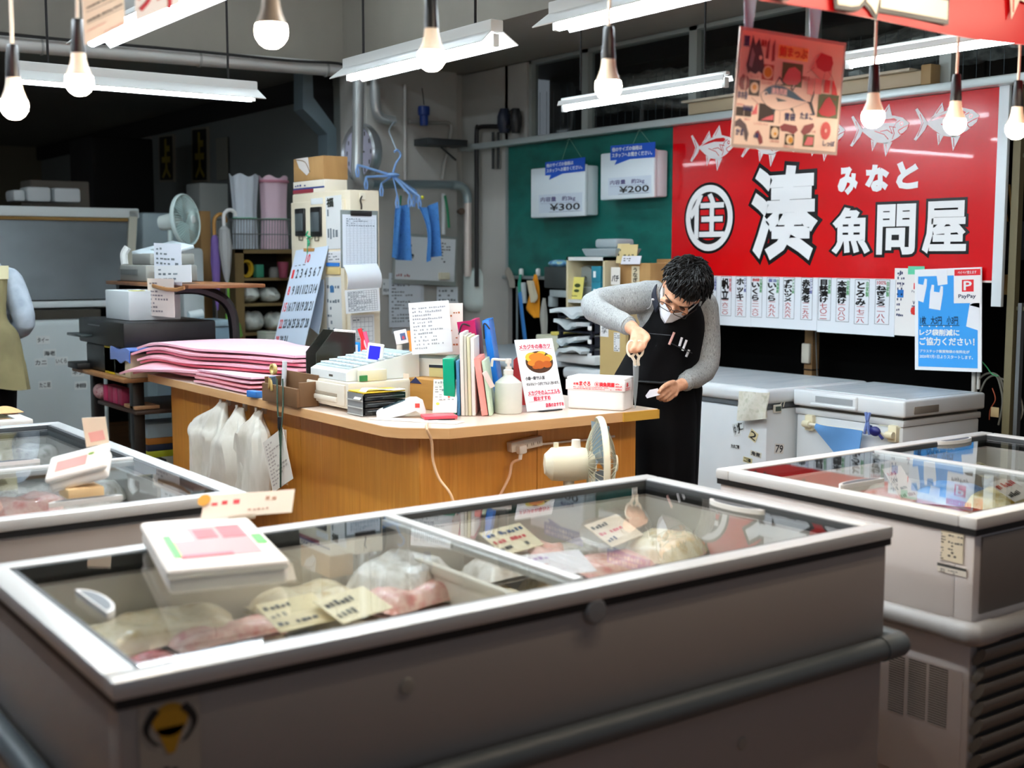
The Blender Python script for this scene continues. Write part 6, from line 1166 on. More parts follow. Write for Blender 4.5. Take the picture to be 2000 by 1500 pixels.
S('maroon_cup', MB().lathe([(.03, 0), (.045, .12), (.0, .12)], Matrix.Translation((PB(562, 530, 8.6).x, 8.68, zs[0])), 14), mt('7d3346', .5), 'maroon cup at the inner end of the brown shelf', 'cup')
t = T('filing_cabinet', 'low blue grey cabinet behind the desk leg', 'cabinet', (PB(400, 650, 7.7).x, 7.8, 0)); a, b = PB(336, 650, 7.7), PB(457, 650, 7.7); z = PB(400, 628, 7.7).z
P('carcass', MB().bx((a.x, 7.7, 0), (b.x, 8.0, z), .008), mt('6f8896', .45), t); P('top_edge', MB().bx((a.x-.01, 7.685, z-.035), (b.x+.01, 8.01, z+.004), .006), mt('88a0aa', .4), t); c = PB(370, 652, 7.695); P('lock_plate', MB().box(c, (.06, .01, .045)), mt('6a5a44', .5), t)
S('white_paper_roll', MB().tube([PB(368, 617, 7.8), PB(395, 612, 7.8)], .03, 12), mt('d3dfdf', .5), 'white roll lying on the low blue grey cabinet', 'roll')
S('yellow_tape', MB().cyl((PB(347, 690, 6.9).x, 6.9, dm-.2), (PB(347, 690, 6.9).x, 6.9, PB(347, 661, 6.9).z), .033, n=20), mt('ddd62a', .45), 'yellow roll standing behind the pink sheets', 'roll')
S('clear_bag', MB().ell(PB(400, 682, 6.9)+V((.0, 0, -.02)), (.12, .07, .075)), mt('aebac2', .2, alpha=.85, bump=.4, bscale=40), 'clear plastic bag lump behind the hump of the pink sheets', 'plastic bag')
t = T('white_hook_bracket', 'white plastic holder with a hooked arm beside the black printer', 'holder', PB(322, 650, 7.0)); P('plate', MB().bx((PB(315, 650, 7).x, 7.0, PB(320, 660, 7).z), (PB(338, 650, 7).x, 7.02, PB(320, 625, 7).z), .003), mt('cddde2', .4), t); P('arm', MB().tube(smoothp([PB(318, 648, 6.98), PB(335, 646, 6.96), PB(346, 644, 6.95), PB(346, 652, 6.95)], 4), .008, 8), mt('e2e6e4', .4), t)
# far wall signs and cable trays
for x0, x1, y0, y1, lb in ((313, 338, 268, 352, 'narrow black sign with gold strokes on the dark rear wall, the lower hung one'), (377, 404, 254, 352, 'black sign with broad gold strokes in a pale frame on the dark rear wall')):
    A, B, C_ = PA(x0, y0, 4.60), PA(x1, y0-3, 4.60), PA(x0, y1, 4.60); M = frame(C_, B-A, A-C_); w, h = abs(B.y-A.y), A.z-C_.z; t = T('wall_sign', lb, 'sign', C_)
    P('sign_frame', MB().rect(-w*.08, -h*.04, w*1.08, h*1.04, M, .0, .02), mt('8f8c7c', .6), t); P('sign_face', MB().rect(0, 0, w, h, M, .003, .003), mt('0b0b0a', .6), t); P('gold_character', MB().text('上', M, w*.25, h*.45, w*.8, h*.9, .02, .006).text('人', M, w*.25, h*.06, w*.85, h*.42, .01, .006), mt('9a8a2e', .5), t)
S('wall_calendar', MB().bx((4.59, PA(445, 300, 4.6).y, PA(430, 352, 4.6).z), (4.60, PA(424, 300, 4.6).y, PA(430, 270, 4.6).z)), mt('8a8c80', .7), 'faded pale sheet on the dark rear wall beside the black signs', 'paper')
t = T('cable_tray', 'pale cable tray with dark ladder rungs hung below the rear ceiling', 'cable tray', PB(200, 130, 10)); 
a, b = PB(-20, 115, 10), PB(165, 133, 10); P('tray_rail', MB().bx((a.x, 10.0, a.z-.05), (b.x, 10.04, a.z+.05), .004), mt('9aa08f', .5), t); e = PB(345, 100, 11.5)
P('tray_rail', MB().tube([b+V((0, .02, 0)), b.lerp(e, .4)+V((.1, -.1, -.02)), e], [(.05, .02)]*3, 4, flat=(0, 0, 1)), mt('8a8f80', .5), t)
ld = MB()
for k in range(9): p = b.lerp(e, k/8); ld.box(p+V((-.1, .25, .03)), (.10, .5, .02))
P('rung', ld, mt('0f0f0e', .7), t, kind='stuff')
P('hanger_rod', MB().cyl((a.x+.5, 10.02, a.z), (a.x+.5, 10.02, 2.99), .006).cyl((b.x-.2, 10.02, a.z), (b.x-.2, 10.02, 2.99), .006), mt('44443e', .6), t)
# ================================================================ people
SKIN = noisy(['d39a78', 'dfa988', 'c98e6c'], (30, 30, 30), .5, 4); SKINM = mt('d8a283', .5)
HEATH = noisy(['7d807f', 'a8abaa', '8f9291', 'b8bbba'], (230, 230, 70), .9, 6, .25, pos=[.36, .48, .56, .66])
APR = mt('040406', .8, spec=.15); HAIR = mt('050404', .5, spec=.3)
D0 = 5.37
m = lambda x, y, k=0: PD(x, y, D0-k)
bx0, by0 = 3.70, 3.985
t = T('person', 'worker in a grey marled top and black apron bending over the foam box with scissors', 'person', (bx0, by0, 0))
def limb(mb, pts, rs, n=14, k=5):
    """a tapered limb through its joints"""
    P_ = smoothp(pts, k); R_ = []
    for i in range(len(rs)-1): R_ += [rs[i]+(rs[i+1]-rs[i])*j/k for j in range(k)]
    mb.tube(P_, R_+[rs[-1]], n); mb.ell(P_[0], (rs[0],)*3, None, 12, 8); mb.ell(P_[-1], (rs[-1],)*3, None, 12, 8); return mb
PXM = 453.0
hip = [m(1272, 775, .02), m(1325, 775, .02)]
def leg(hp, fx, fy): return [hp, V((hp.x*.5+fx*.5, hp.y*.5+fy*.5, .50)), V((fx, fy, .09))]
feet = [(hip[0].x+.01, hip[0].y+.02), (hip[1].x+.02, hip[1].y-.01)]
rS, rE, rW = m(1264, 580, .10), m(1160, 597, .24), m(1234, 640, .45)
lS, lE, lW = m(1372, 603, .07), m(1379, 712, .06), m(1336, 749, .20)
neck = m(1320, 590, .12); hc = m(1332, 568, .27)
# head frame: face turned down to the hand, crown towards the viewer
CC = -V((CF.x, CF.y, 0)).normalized(); W3 = lambda r, c, z: CR*r+CC*c+V((0, 0, z))
hf = W3(-.42, .60, -.70).normalized(); hu = W3(.30, .62, .70); hu = (hu-hf*hu.dot(hf)).normalized(); hr_ = hu.cross(hf).normalized()
if hr_.dot(CR) < 0: hr_ = -hr_
HM = Matrix((hr_, hf, hu)).transposed().to_4x4(); HM.translation = hc; H = lambda x, y, z: HM @ V((x, y, z)); HR = HM.to_3x3().to_4x4()
b = MB()
b.ell(H(0, -.008, .015), (.074, .094, .098), HR, 24, 16); b.ell(H(0, .02, -.045), (.058, .068, .072), HR, 20, 14); b.ell(H(0, .055, -.085), (.032, .030, .028), HR, 16, 10)
b.ell(H(0, .088, -.028), (.013, .022, .028), HR, 12, 8); b.ell(H(0, .101, -.040), (.015, .014, .012), HR, 12, 8); b.ell(H(0, .080, .022), (.055, .014, .012), HR, 14, 8)
for s_ in (-1, 1): b.ell(H(s_*.076, -.012, -.015), (.010, .022, .034), HR, 14, 10); b.ell(H(s_*.042, .062, -.035), (.024, .02, .02), HR, 12, 8)
limb(b, [H(0, -.03, -.05), neck, m(1312, 612, .08)], [.056, .056, .07])
limb(b, [m(1310, 618, .07), m(1300, 690, .04), m(1297, 765, .0)], [.11, .115, .125]); b.ell(m(1318, 615, .07), (.15, .10, .08), rotz((0, 0, 0), _yaw-pi/2), 20, 12)
limb(b, [rS, rE, rW], [.055, .043, .028]); limb(b, [lS, lE, lW], [.055, .043, .028])
for h_, f_ in zip(hip, feet): limb(b, leg(h_, *f_), [.085, .055, .04]); b.ell((f_[0]+CC.x*.06, f_[1]+CC.y*.06, .045), (.045, .12, .04), Matrix.Rotation(math.atan2(CC.y, CC.x)-pi/2, 4, 'Z'), 16, 10)
def hand(b, w, palm, fingers, thumb, wid):
    limb(b, [w, w.lerp(palm[0], .6), palm[0]], [.027, .026, .024]); 
    for q_ in palm[1:]: limb(b, [palm[0], q_], [.019, .0135], 10, 3)
    for f_ in fingers: limb(b, f_, [.0105, .0095, .0088, .0075], 10, 3)
    limb(b, thumb, [.015, .0115, .010, .008], 10, 3)
G = .5
rf = [[m(1257, 659, G), m(1260, 672, G+.03), m(1253, 683, G+.045), m(1246, 685, G+.02)], [m(1250, 661, G+.01), m(1251, 676, G+.045), m(1244, 686, G+.05), m(1239, 686, G+.02)], [m(1243, 660, G+.01), m(1241, 674, G+.045), m(1235, 685, G+.05), m(1232, 687, G+.02)], [m(1237, 657, G), m(1232, 669, G+.03), m(1228, 681, G+.035), m(1229, 689, G+.01)]]
hand(b, rW, [m(1243, 650, .475)]+[f_[0] for f_ in rf], rf, [m(1250, 646, .48), m(1262, 653, .50), m(1266, 661, .52), m(1258, 670, .535)], .08)
Lk = .24
lf = [[m(1303, 753, Lk+.03), m(1294, 763, Lk+.06), m(1288, 769, Lk+.06), m(1284, 772, Lk+.05)], [m(1307, 759, Lk+.03), m(1296, 770, Lk+.055), m(1288, 776, Lk+.055), m(1284, 778, Lk+.04)], [m(1312, 765, Lk+.02), m(1301, 776, Lk+.04), m(1293, 780, Lk+.04), m(1289, 781, Lk+.025)], [m(1318, 770, Lk+.005), m(1308, 779, Lk+.02), m(1301, 782, Lk+.02), m(1297, 783, Lk+.01)]]
hand(b, lW, [m(1322, 755, .225)]+[f_[0] for f_ in lf], lf, [m(1315, 748, Lk+.01), m(1303, 751, Lk+.05), m(1293, 758, Lk+.075), m(1287, 766, Lk+.075)], .08)
body = blob(b, 'body', SKIN, t, .0048, 5)
# clothes
b = MB(); limb(b, [rS+(neck-rS)*.25, rS, rE, rE.lerp(rW, .88)], [.07, .072, .058, .039], 16); limb(b, [lS+(neck-lS)*.25, lS, lE, lE.lerp(lW, .9)], [.07, .070, .056, .040], 16)
limb(b, [m(1318, 598, .10), m(1312, 625, .07), m(1300, 690, .04), m(1297, 745, .01)], [.095, .135, .13, .14], 18); b.ell(m(1318, 615, .06), (.165, .105, .085), rotz((0, 0, 0), _yaw-pi/2), 24, 14)
for v in b.v:      # creases across the sleeves and side
    v += V((0, 0, 1))*.0035*sin(v.dot(CR)*95+sin(v.z*30)*1.5)
blob(b, 'shirt', HEATH, t, .0065, 4)
for w_, e_, nm in ((rW, rE, 'cuff'), (lW, lE, 'cuff')): q_ = e_.lerp(w_, .88); P(nm, MB().tube([q_, q_+(w_-e_).normalized()*.012], .0395, 16), HEATH, t)
b = MB()
for h_, f_ in zip(hip, feet): limb(b, leg(h_+V((0, 0, .04)), *f_), [.105, .078, .068], 16)
b.ell(m(1298, 772, .0), (.165, .115, .11), rotz((0, 0, 0), _yaw-pi/2), 20, 12); blob(b, 'trousers', APR, t, .009, 4)
for f_ in feet: P('shoe', MB().ell((f_[0]+CC.x*.065, f_[1]+CC.y*.065, .047), (.052, .135, .047), Matrix.Rotation(math.atan2(CC.y, CC.x)-pi/2, 4, 'Z'), 18, 10), mt('1a1a1a', .5), t)
rows = [(597, 1282, 1366, .235, .17), (615, 1274, 1372, .24, .14), (640, 1256, 1376, .235, .10), (665, 1240, 1374, .225, .07), (690, 1226, 1370, .215, .05), (715, 1212, 1366, .205, .04), (742, 1199, 1364, .20, .04), (775, 1205, 1364, .19, .03), (830, 1228, 1362, .18, .02), (900, 1242, 1358, .17, .02), (990, 1246, 1354, .16, .02)]
Rw = smoothp([V((y, a, c)) for y, a, c, _, _ in rows], 4); Rd = smoothp([V((d, e, 0)) for _, _, _, d, e in rows], 4)
def apf(i, j):
    k = min(int(j*(len(Rw)-1)+.5), len(Rw)-1); y, xl, xr = Rw[k]; dc, de, _ = Rd[k]; s_ = 2*i-1
    return m(xl+(xr-xl)*i, y+2*sin(i*7), de+(dc-de)*sqrt(max(0, 1-s_*s_))+.006*sin(i*16+j*5)*j)
ap = P('apron', MB().grid(apf, 30, len(Rw)-1, .005), APR, t)
P('apron_strap', MB().tube(smoothp([m(1288, 566, .05), m(1280, 562, .115), m(1277, 572, .19), m(1279, 588, .215), m(1284, 603, .245)], 4), [(.006, .022)]*17, 10, flat=CC), mt('0e1426', .8), t, 'dark navy strap'); P('apron_strap', MB().tube(smoothp([m(1352, 582, .05), m(1362, 584, .14), m(1362, 600, .20)], 4), [(.006, .022)]*9, 10, flat=CC), mt('0e1426', .8), t)
P('waist_tie', MB().tube([m(1200, 738, .06), m(1232, 744, .19), m(1290, 748, .215), m(1335, 742, .20), m(1362, 738, .06)], [(.006, .012)]*5, 8, flat=(0, 0, 1)), mt('111317', .7), ap)
P('bib_seam', MB().tube([m(1246, 648, .15), m(1275, 652, .235), m(1310, 655, .25)], .0018, 6), mt('3a3c42', .7), ap)
P('pocket', MB().tube([m(1305, 668, .245), m(1330, 680, .243), m(1352, 690, .22)], .0022, 6), mt('1c1d20', .7), ap)
# mask, glasses, eyes, hair
mk = []
cols = [(-.080, .005, -.020), (-.060, .050, -.028), (-.030, .092, -.020), (0, .118, -.016), (.030, .092, -.020), (.060, .050, -.028), (.080, .005, -.020)]
mid = [(-.074, .010, -.055), (-.052, .068, -.064), (-.026, .110, -.066), (0, .132, -.066), (.026, .110, -.066), (.052, .068, -.064), (.074, .010, -.055)]
low = [(-.064, .008, -.088), (-.046, .056, -.104), (-.022, .086, -.116), (0, .098, -.122), (.022, .086, -.116), (.046, .056, -.104), (.064, .008, -.088)]
G3 = [cols, mid, low]
def mf(i, j):
    a = i*6; k = min(int(a), 5); u = a-k; r = j*2; q_ = min(int(r), 1); w_ = r-q_
    L_ = lambda p, q2: V(p).lerp(V(q2), u); return H(*L_(G3[q_][k], G3[q_][k+1]).lerp(L_(G3[q_+1][k], G3[q_+1][k+1]), w_))
P('face_mask', MB().grid(mf, 12, 8, .002), mt('e9ebf0', .75), t, smooth=25)
for s_ in (-1, 1): P('mask_loop', MB().tube(smoothp([H(s_*.079, .004, -.022), H(s_*.086, -.02, .005), H(s_*.084, -.034, -.02), H(s_*.072, .006, -.080)], 4), .0015, 5), mt('e9ebf0', .7), t)
gl = T
def rrect(cx, cz, w, h, y, n=24): return [H(cx+w*max(-1, min(1, 1.25*cos(2*pi*k/n))), y-.10*abs(cx+w*cos(2*pi*k/n)), cz+h*max(-1, min(1, 1.25*sin(2*pi*k/n)))) for k in range(n)]
gp = P('glasses', MB().tube(rrect(-.035, .002, .027, .017, .118), .0016, 6, closed=True).tube(rrect(.035, .002, .027, .017, .118), .0016, 6, closed=True).tube([H(-.009, .117, .006), H(0, .119, .009), H(.009, .117, .006)], .0016, 6).tube([H(-.062, .111, .008), H(-.084, .06, .008), H(-.084, -.01, .006)], .0016, 6).tube([H(.062, .111, .008), H(.084, .06, .008), H(.084, -.01, .006)], .0016, 6), mt('2a2624', .3, .4), t)
for s_ in (-1, 1):
    P('lens', MB()._add(rrect(s_*.035, .002, .026, .016, .1175), [tuple(range(24))]), glass('fafafa', .06, .8), gp)
    P('eye', MB().ell(H(s_*.034, .080, -.002), (.012, .009, .0035), HR, 12, 8), mt('5a3c2e', .4), t); P('eyebrow', MB().tube([H(s_*.016, .096, .022), H(s_*.036, .091, .027), H(s_*.056, .074, .022)], [(.0015, .0025)]*3, 6), mt('2a1c14', .6), t)
rd = random.Random(7); hb = MB(); hb.ell(H(.0, -.024, .050), (.088, .102, .086), HR, 28, 18); hb.ell(H(.012, -.05, .02), (.088, .085, .085), HR, 24, 14)
for i in range(560):
    th = rd.uniform(0, 2*pi); ph = rd.uniform(0, 1.75); n_ = V((sin(ph)*cos(th), sin(ph)*sin(th), cos(ph)))
    if n_.y > .45 and n_.z < .34: continue
    if n_.z < .12 and n_.y > -.35: continue
    p0 = V((.0, -.022, .038))+V((n_.x*.090, n_.y*.102, n_.z*.096)); fl = V((n_.x*.7+rd.uniform(-.4, .4), n_.y*.6+.35, -.3+n_.z*.5)); fl = (fl-n_*fl.dot(n_)*.8).normalized(); L_ = rd.uniform(.025, .05)
    hb.tube([H(*p0), H(*(p0+fl*L_*.5+n_*.010)), H(*(p0+fl*L_+n_*rd.uniform(-.004, .010)))], [.0050, .0042, .0006], 5)
P('hair', hb, HAIR, t, smooth=60)
# things held and clipped on
sc_ = T('scissors', 'scissors with cream handles held point down at the side of the foam box', 'scissors', m(1242, 785, .51)); HND = mt('efe2cc', .4)
for x0, xs in ((1233, 1239), (1249, 1246)):
    lp = [m(x0+8*cos(2*pi*k/18)*(1 if x0 < 1240 else .9), 681+15*sin(2*pi*k/18), .535) for k in range(18)]
    P('handle', MB().tube(lp, .0048, 8, closed=True).tube([m(x0, 694, .535), m(xs, 704, .53), m(xs+1, 714, .525)], .0062, 8), HND, sc_)
for dx in (-1.2, 1.2): P('blade', MB().tube([m(1242+dx*2, 708, .525), m(1242+dx*1.5, 735, .525), m(1240.5+dx, 770, .52), m(1240.5, 797, .515)], [(.0075, .0014), (.007, .0014), (.0052, .0012), (.0008, .0006)], 8, flat=CR), STEEL, sc_)
P('pivot', MB().ell(m(1242, 716, .53), (.005, .005, .005), None, 10, 6), STEEL, sc_)
A, B, C_ = m(1264, 778, .30), m(1289, 770, .31), m(1270, 765, .30); M = frame(A, B-A, C_-A); S('sachet', MB().prism([(0, 0), ((B-A).length, -.003), ((B-A).length*.98, .026), (.02, .030), (-.004, .012)], M, 0, .002), mt('eceaf2', .5), 'small white paper piece with red print between the worker\'s fingers', 'paper piece')
for i, (x0, y0, x1, y1, c_, l_) in enumerate(((1317, 649, 1307, 673, 'd9a59a', 'pinkish pen clipped in the apron pocket'), (1332, 659, 1327, 676, 'e6e6ea', 'short white pen beside the pinkish pen in the apron'), (1341, 664, 1333, 685, 'eeeef2', 'longest white pen in the apron pocket'), (1346, 683, 1340, 697, 'c6c8cc', 'grey pen lowest on the apron pocket'))):
    S('pen', MB().cyl(m(x0, y0, .252-.014*i), m(x1, y1, .250-.014*i), .0055, n=8), mt(c_, .35), l_, 'pen', 'pens in the apron pocket')
S('safety_pin', MB().tube(smoothp([m(1277, 586, .235), m(1273, 584, .238), m(1272, 592, .235), m(1269, 600, .225), m(1264, 603, .215)], 4), .0018, 6).ell(m(1275, 585, .24), (.007, .006, .005)), mt('e6e8ea', .3, .5), 'white headed safety pin on the navy apron strap', 'pin')
# the second person, half out of the picture
D1 = 6.9; m1 = lambda x, y, k=0: PD(x, y, D1-k); p0 = m1(-32, 700); t2 = T('person', 'person in a beige apron and grey sleeves seen from behind at the picture edge', 'person', (p0.x, p0.y, 0))
SLV = noisy(['8e9aa6', 'a9b4be', '98a3ae'], (10, 10, 10), .85, 3, .2)
sh_, el, wr = m1(20, 552, 0), m1(47, 632, .0), m1(-5, 655, -.18); b = MB()
hd_ = m1(-45, 455, -.03); b.ell(hd_, (.078, .095, .115), None, 20, 14); limb(b, [hd_-V((0, 0, .08)), m1(-40, 520)], [.055, .06]); limb(b, [m1(-38, 545), m1(-36, 640), m1(-32, 720)], [.12, .13, .13]); b.ell(m1(-36, 550), (.19, .11, .08), rotz((0, 0, 0), _yaw-pi/2))
limb(b, [sh_, el, wr], [.055, .045, .03]); limb(b, [m1(-95, 555), m1(-115, 635), m1(-70, 660, -.2)], [.055, .045, .03]); hips2 = [m1(-58, 735), m1(-8, 735)]
for h_ in hips2: limb(b, [h_, V((h_.x, h_.y, .5)), V((h_.x, h_.y, .09))], [.09, .06, .045]); b.ell((h_.x-CC.x*.05, h_.y-CC.y*.05, .045), (.045, .12, .04), Matrix.Rotation(math.atan2(CC.y, CC.x)-pi/2, 4, 'Z'))
def hand2(b, w, d_):
    limb(b, [w, w+d_*.06], [.028, .03], 10); sd_ = d_.cross(V((0, 0, 1))).normalized()
    for k in range(4): limb(b, [w+d_*.07+V((0, 0, .03-.02*k)), w+d_*.11+V((0, 0, .028-.02*k)), w+d_*(.135+.01*(k in (1, 2)))-sd_*.01+V((0, 0, .02-.02*k))], [.010, .009, .008], 8, 3)
    limb(b, [w+d_*.02+V((0, 0, .03)), w+d_*.05+V((0, 0, .055)), w+d_*.08+V((0, 0, .06))], [.013, .011, .009], 8, 3)
hand2(b, wr, (m1(-45, 665, -.28)-wr).normalized()); hand2(b, m1(-70, 660, -.2), (m1(-60, 668, -.32)-m1(-70, 660, -.2)).normalized())
blob(b, 'body', SKIN, t2, .008, 4)
b = MB(); limb(b, [m1(0, 550), sh_, el, el.lerp(wr, .8)], [.075, .075, .060, .045], 16); limb(b, [m1(-70, 550), m1(-95, 555), m1(-115, 635), m1(-80, 656, -.16)], [.075, .072, .058, .045], 16); limb(b, [m1(-38, 545), m1(-36, 640), m1(-32, 735)], [.14, .15, .155], 18); b.ell(m1(-36, 552), (.20, .12, .09), rotz((0, 0, 0), _yaw-pi/2)); blob(b, 'shirt', SLV, t2, .010, 4)
KH = noisy(['6f6746', '7d7450', '665e40'], (5, 5, 3), .85, 4, .15)
R2w = smoothp([V((y, a, c)) for y, a, c in ((530, -70, 14), (570, -80, 12), (620, -82, 12), (650, -84, 34), (700, -90, 46), (765, -96, 58))], 4)
def ap2(i, j):
    k = min(int(j*(len(R2w)-1)+.5), len(R2w)-1); y, xl, xr = R2w[k]; s_ = 2*i-1; return m1(xl+(xr-xl)*i, y-6*i*(j > .8)+3*sin(i*9), .07+.125*sqrt(max(0, 1-s_*s_))+.01*sin(i*14)*j)
a2 = P('apron', MB().grid(ap2, 24, len(R2w)-1, .005), KH, t2); P('shirt_hem', MB().grid(lambda i, j: m1(-80+108*i, 672+64*j, .20-.10*(2*i-1)**2*(i > .5)), 14, 6, .004), mt('d9dbd8', .8), t2, 'white shirt hem'); P('neck_band', MB().grid(lambda i, j: m1(-70+86*i, 519+26*j, .19-.06*(2*i-1)**2), 10, 3, .004), mt('c8c29c', .8), a2)
b = MB()
for h_ in hips2: limb(b, [h_+V((0, 0, .03)), V((h_.x, h_.y, .5)), V((h_.x, h_.y, .10))], [.12, .09, .075], 16)
blob(b, 'trousers', APR, t2, .012, 4)
h2 = MB(); h2.ell(hd_+V((0, 0, .03)), (.092, .105, .11), None, 22, 14); P('hair', h2, HAIR, t2)
for h_ in hips2: P('shoe', MB().ell((h_.x-CC.x*.05, h_.y-CC.y*.05, .047), (.052, .13, .047), Matrix.Rotation(math.atan2(CC.y, CC.x)-pi/2, 4, 'Z')), mt('1a1a1a', .5), t2)
# ================================================================ behind the worker, under the green board
t = T('side_table', 'pale blue white table top under the paper trays and the cream shelf', 'table', (4.95, 6.7, 0)); TZ = .90
P('table_top', MB().bx((4.42, 6.0, TZ-.035), (5.50, 7.45, TZ), .008), mt('c9d6de', .35), t)
for x, y in ((4.48, 6.06), (4.48, 7.39), (5.44, 6.06), (5.44, 7.39)): P('leg', MB().bx((x-.02, y-.02, 0), (x+.02, y+.02, TZ-.035)), mt('8f9a9e', .4, .3), t)
SA = 4.98; yL, yR = PA(1106, 540, SA).y, PA(1181, 540, SA).y; zT = PA(1140, 502, SA).z; zM = PA(1140, 586, SA).z; CW = mt('d8cda8', .5)
t = T('cream_shelf', 'cream open shelf box below the green board, a yellow card standing in it', 'shelf', (SA+.15, (yL+yR)/2, TZ))
P('side_board', MB().bx((SA, yL-.018, TZ+.001), (SA+.30, yL, zT)), CW, t); P('side_board', MB().bx((SA, yR, TZ+.001), (SA+.30, yR+.018, zT)), CW, t)
P('top_board', MB().bx((SA, yR, zT-.022), (SA+.30, yL, zT)), mt('e6e8e4', .4), t); P('shelf_board', MB().bx((SA, yR+.018, zM-.02), (SA+.29, yL-.018, zM)), mt('e6e8e4', .4), t); P('back_board', MB().bx((SA+.29, yR, TZ+.001), (SA+.30, yL, zT)), CW, t)
c = lambda x, y, a=SA+.05: PA(x, y, a)
t = T('yellow_card', 'pale yellow card with dark round marks standing in the cream shelf', 'card', c(1125, 582)); A, B, D_ = c(1113, 583, SA+.03), c(1136, 583, SA+.03), c(1117, 541, SA+.05); A.z = B.z = zM+.002; M = frame(A, B-A, D_-A); w, h = (B-A).length, (D_-A).length
P('card', MB().rect(0, 0, w, h, M, 0, .003), mt('e3d977', .5), t); P('round_mark', MB().disc(w*.52, h*.62, w*.25, h*.09, M).disc(w*.5, h*.38, w*.22, h*.07, M), mt('3b4a22', .6), t); P('print', MB().scrib(M, w*.1, h*.08, w*.9, h*.2, 1, 3, .9, .001, 6), mt('5a5430', .6), t)
S('grey_tape_dispenser', MB().lathe([(.02, -.03), (.085, -.03), (.09, 0), (.085, .03), (.02, .03), (.02, -.03)], Matrix.Translation(c(1150, 545, SA+.14)) @ Matrix.Rotation(pi/2, 4, 'Y'), 24).bx((SA+.10, c(1166, 560, SA+.14).y, zM+.002), (SA+.18, c(1134, 560, SA+.14).y, c(1150, 560, SA+.14).z), .01), mt('9ba3a0', .4), 'rounded grey dispenser at the back of the cream shelf', 'dispenser')
for i, (y0, y1, l_) in enumerate(((552, 583, 'lower teal box in the cream shelf'), (520, 550, 'upper teal box in the cream shelf'))):
    a = c(1156, y1, SA+.02); b = c(1178, y0, SA+.02); z0 = zM+.002 if i == 0 else c(1150, 552, SA+.02).z+.003
    tb = T('teal_box', l_, 'box', (SA+.06, (a.y+b.y)/2, z0), 0, 'teal boxes in the cream shelf'); P('box', MB().bx((SA+.015, b.y+.02, z0), (SA+.12, a.y, b.z), .003), mt('2a7f92', .4), tb); P('white_mark', MB().bx((SA+.0135, a.y-.045, z0+.03), (SA+.0148, a.y-.02, z0+.07)), PAPER, tb)
t = T('clear_container', 'clear plastic food container with a domed lid on the cream shelf', 'container', (SA+.13, PA(1168, 500, SA+.1).y, zT)); CP = mt('b4c2c6', .12, alpha=.8)
a, b = PA(1134, 499, SA+.03), PA(1203, 499, SA+.03); P('tray', MB().box((SA+.14, (a.y+b.y)/2, zT+.028), (.22, abs(a.y-b.y), .052), None, .01, taper=.85), CP, t)
a, b = PA(1158, 480, SA+.05), PA(1200, 480, SA+.05); P('domed_lid', MB().box((SA+.14, (a.y+b.y)/2, zT+.085), (.16, abs(a.y-b.y), .06), Matrix.Identity(4), .02, 3), CP, t)
BA = 5.02; a, b = PA(1208, 540, BA), PA(1270, 540, BA); zc0, zc1 = PA(1240, 585, BA).z, PA(1240, 514, BA).z
t = T('cardboard_box', 'brown cardboard box with a paper note, between the cream shelf and the worker\'s shoulder', 'cardboard box', (BA+.12, (a.y+b.y)/2, TZ)); P('box', MB().bx((BA, b.y, zc0), (BA+.25, a.y, zc1), .004), CARD, t)
P('paper_note', MB().bx((BA-.002, PA(1249, 540, BA).y, PA(1240, 553, BA).z), (BA-.0005, PA(1234, 540, BA).y, PA(1240, 520, BA).z)), mt('dccfae', .7), t); ML_ = frame((BA-.003, 0, 0), (0, -1, 0), (0, 0, 1))
P('handwriting', MB().text('う\nな\nぎ', ML_, -PA(1237, 540, BA).y, PA(1240, 551, BA).z, -PA(1246, 540, BA).y, PA(1240, 523, BA).z, .001, .0005), mt('2a241c', .7), t)
P('lower_box', MB().bx((BA, b.y, TZ+.001), (BA+.25, a.y, zc0-.004), .004), mt('a9926a', .7), t)
a2, b2 = PA(1268, 540, BA+.2), PA(1290, 540, BA+.2); S('cardboard_sheet', MB().bx((BA+.26, b2.y-.02, TZ+.001), (BA+.33, a2.y, PA(1280, 506, BA+.26).z), .003), mt('9a7444', .75), 'folded brown cardboard standing behind the box with the paper note', 'cardboard')
for i, (x0, x1, y0, y1, c_, s_, l_) in enumerate(((1203, 1226, 476, 514, 'e2cf9c', None, 'rear cream menu card standing in the cardboard box'), (1210, 1242, 478, 514, 'dcc78e', 'まぐろ', 'front cream menu card with brush writing in the cardboard box'), (1212, 1249, 500, 516, 'e6e5ec', None, 'white slip lying against the menu cards'))):
    A, B, D_ = PA(x0, y1, BA-.004+.02*(1-i)), PA(x1, y1, BA-.004+.02*(1-i)), PA(x0+3, y0, BA+.01+.02*(1-i)); M = frame(A, B-A, D_-A); w, h = (B-A).length, (D_-A).length; o = T('menu_card', l_, 'card', A.lerp(B, .5), 0, 'cards on the cardboard box')
    P('card', MB().rect(0, 0, w, h, M, 0, .004), mt(c_, .6), o); P('handwriting', MB().text(s_, M, w*.2, h*.2, w*.85, h*.48, .001, .001) if s_ else MB().scrib(M, w*.1, h*.3, w*.8, h*.8, 2, 3, .7, .001, 5), mt('3a352c', .6), o)
def tagc(lb, x0, y0, x1, y1, s_, a):
    A, B = PA(x0, y1, a), PA(x1, y0, a); M = frame((a, 0, 0), (0, -1, 0), (0, 0, 1)); o = T('price_tag', lb, 'tag', V((a, (A.y+B.y)/2, A.z))); P('tag', MB().rect(-A.y, A.z, -B.y, B.z, M, 0, .002), mt('ebe6dc', .6), o); P('handwriting', MB().text(s_, M, -A.y+.01, A.z+.02, -B.y-.01, A.z+(B.z-A.z)*.55, .0016, .001), mt('1c1a18', .6), o)
tagc('white tag with brush writing hung on the cream shelf side', 1193, 522, 1211, 556, 'バチ', SA-.004)
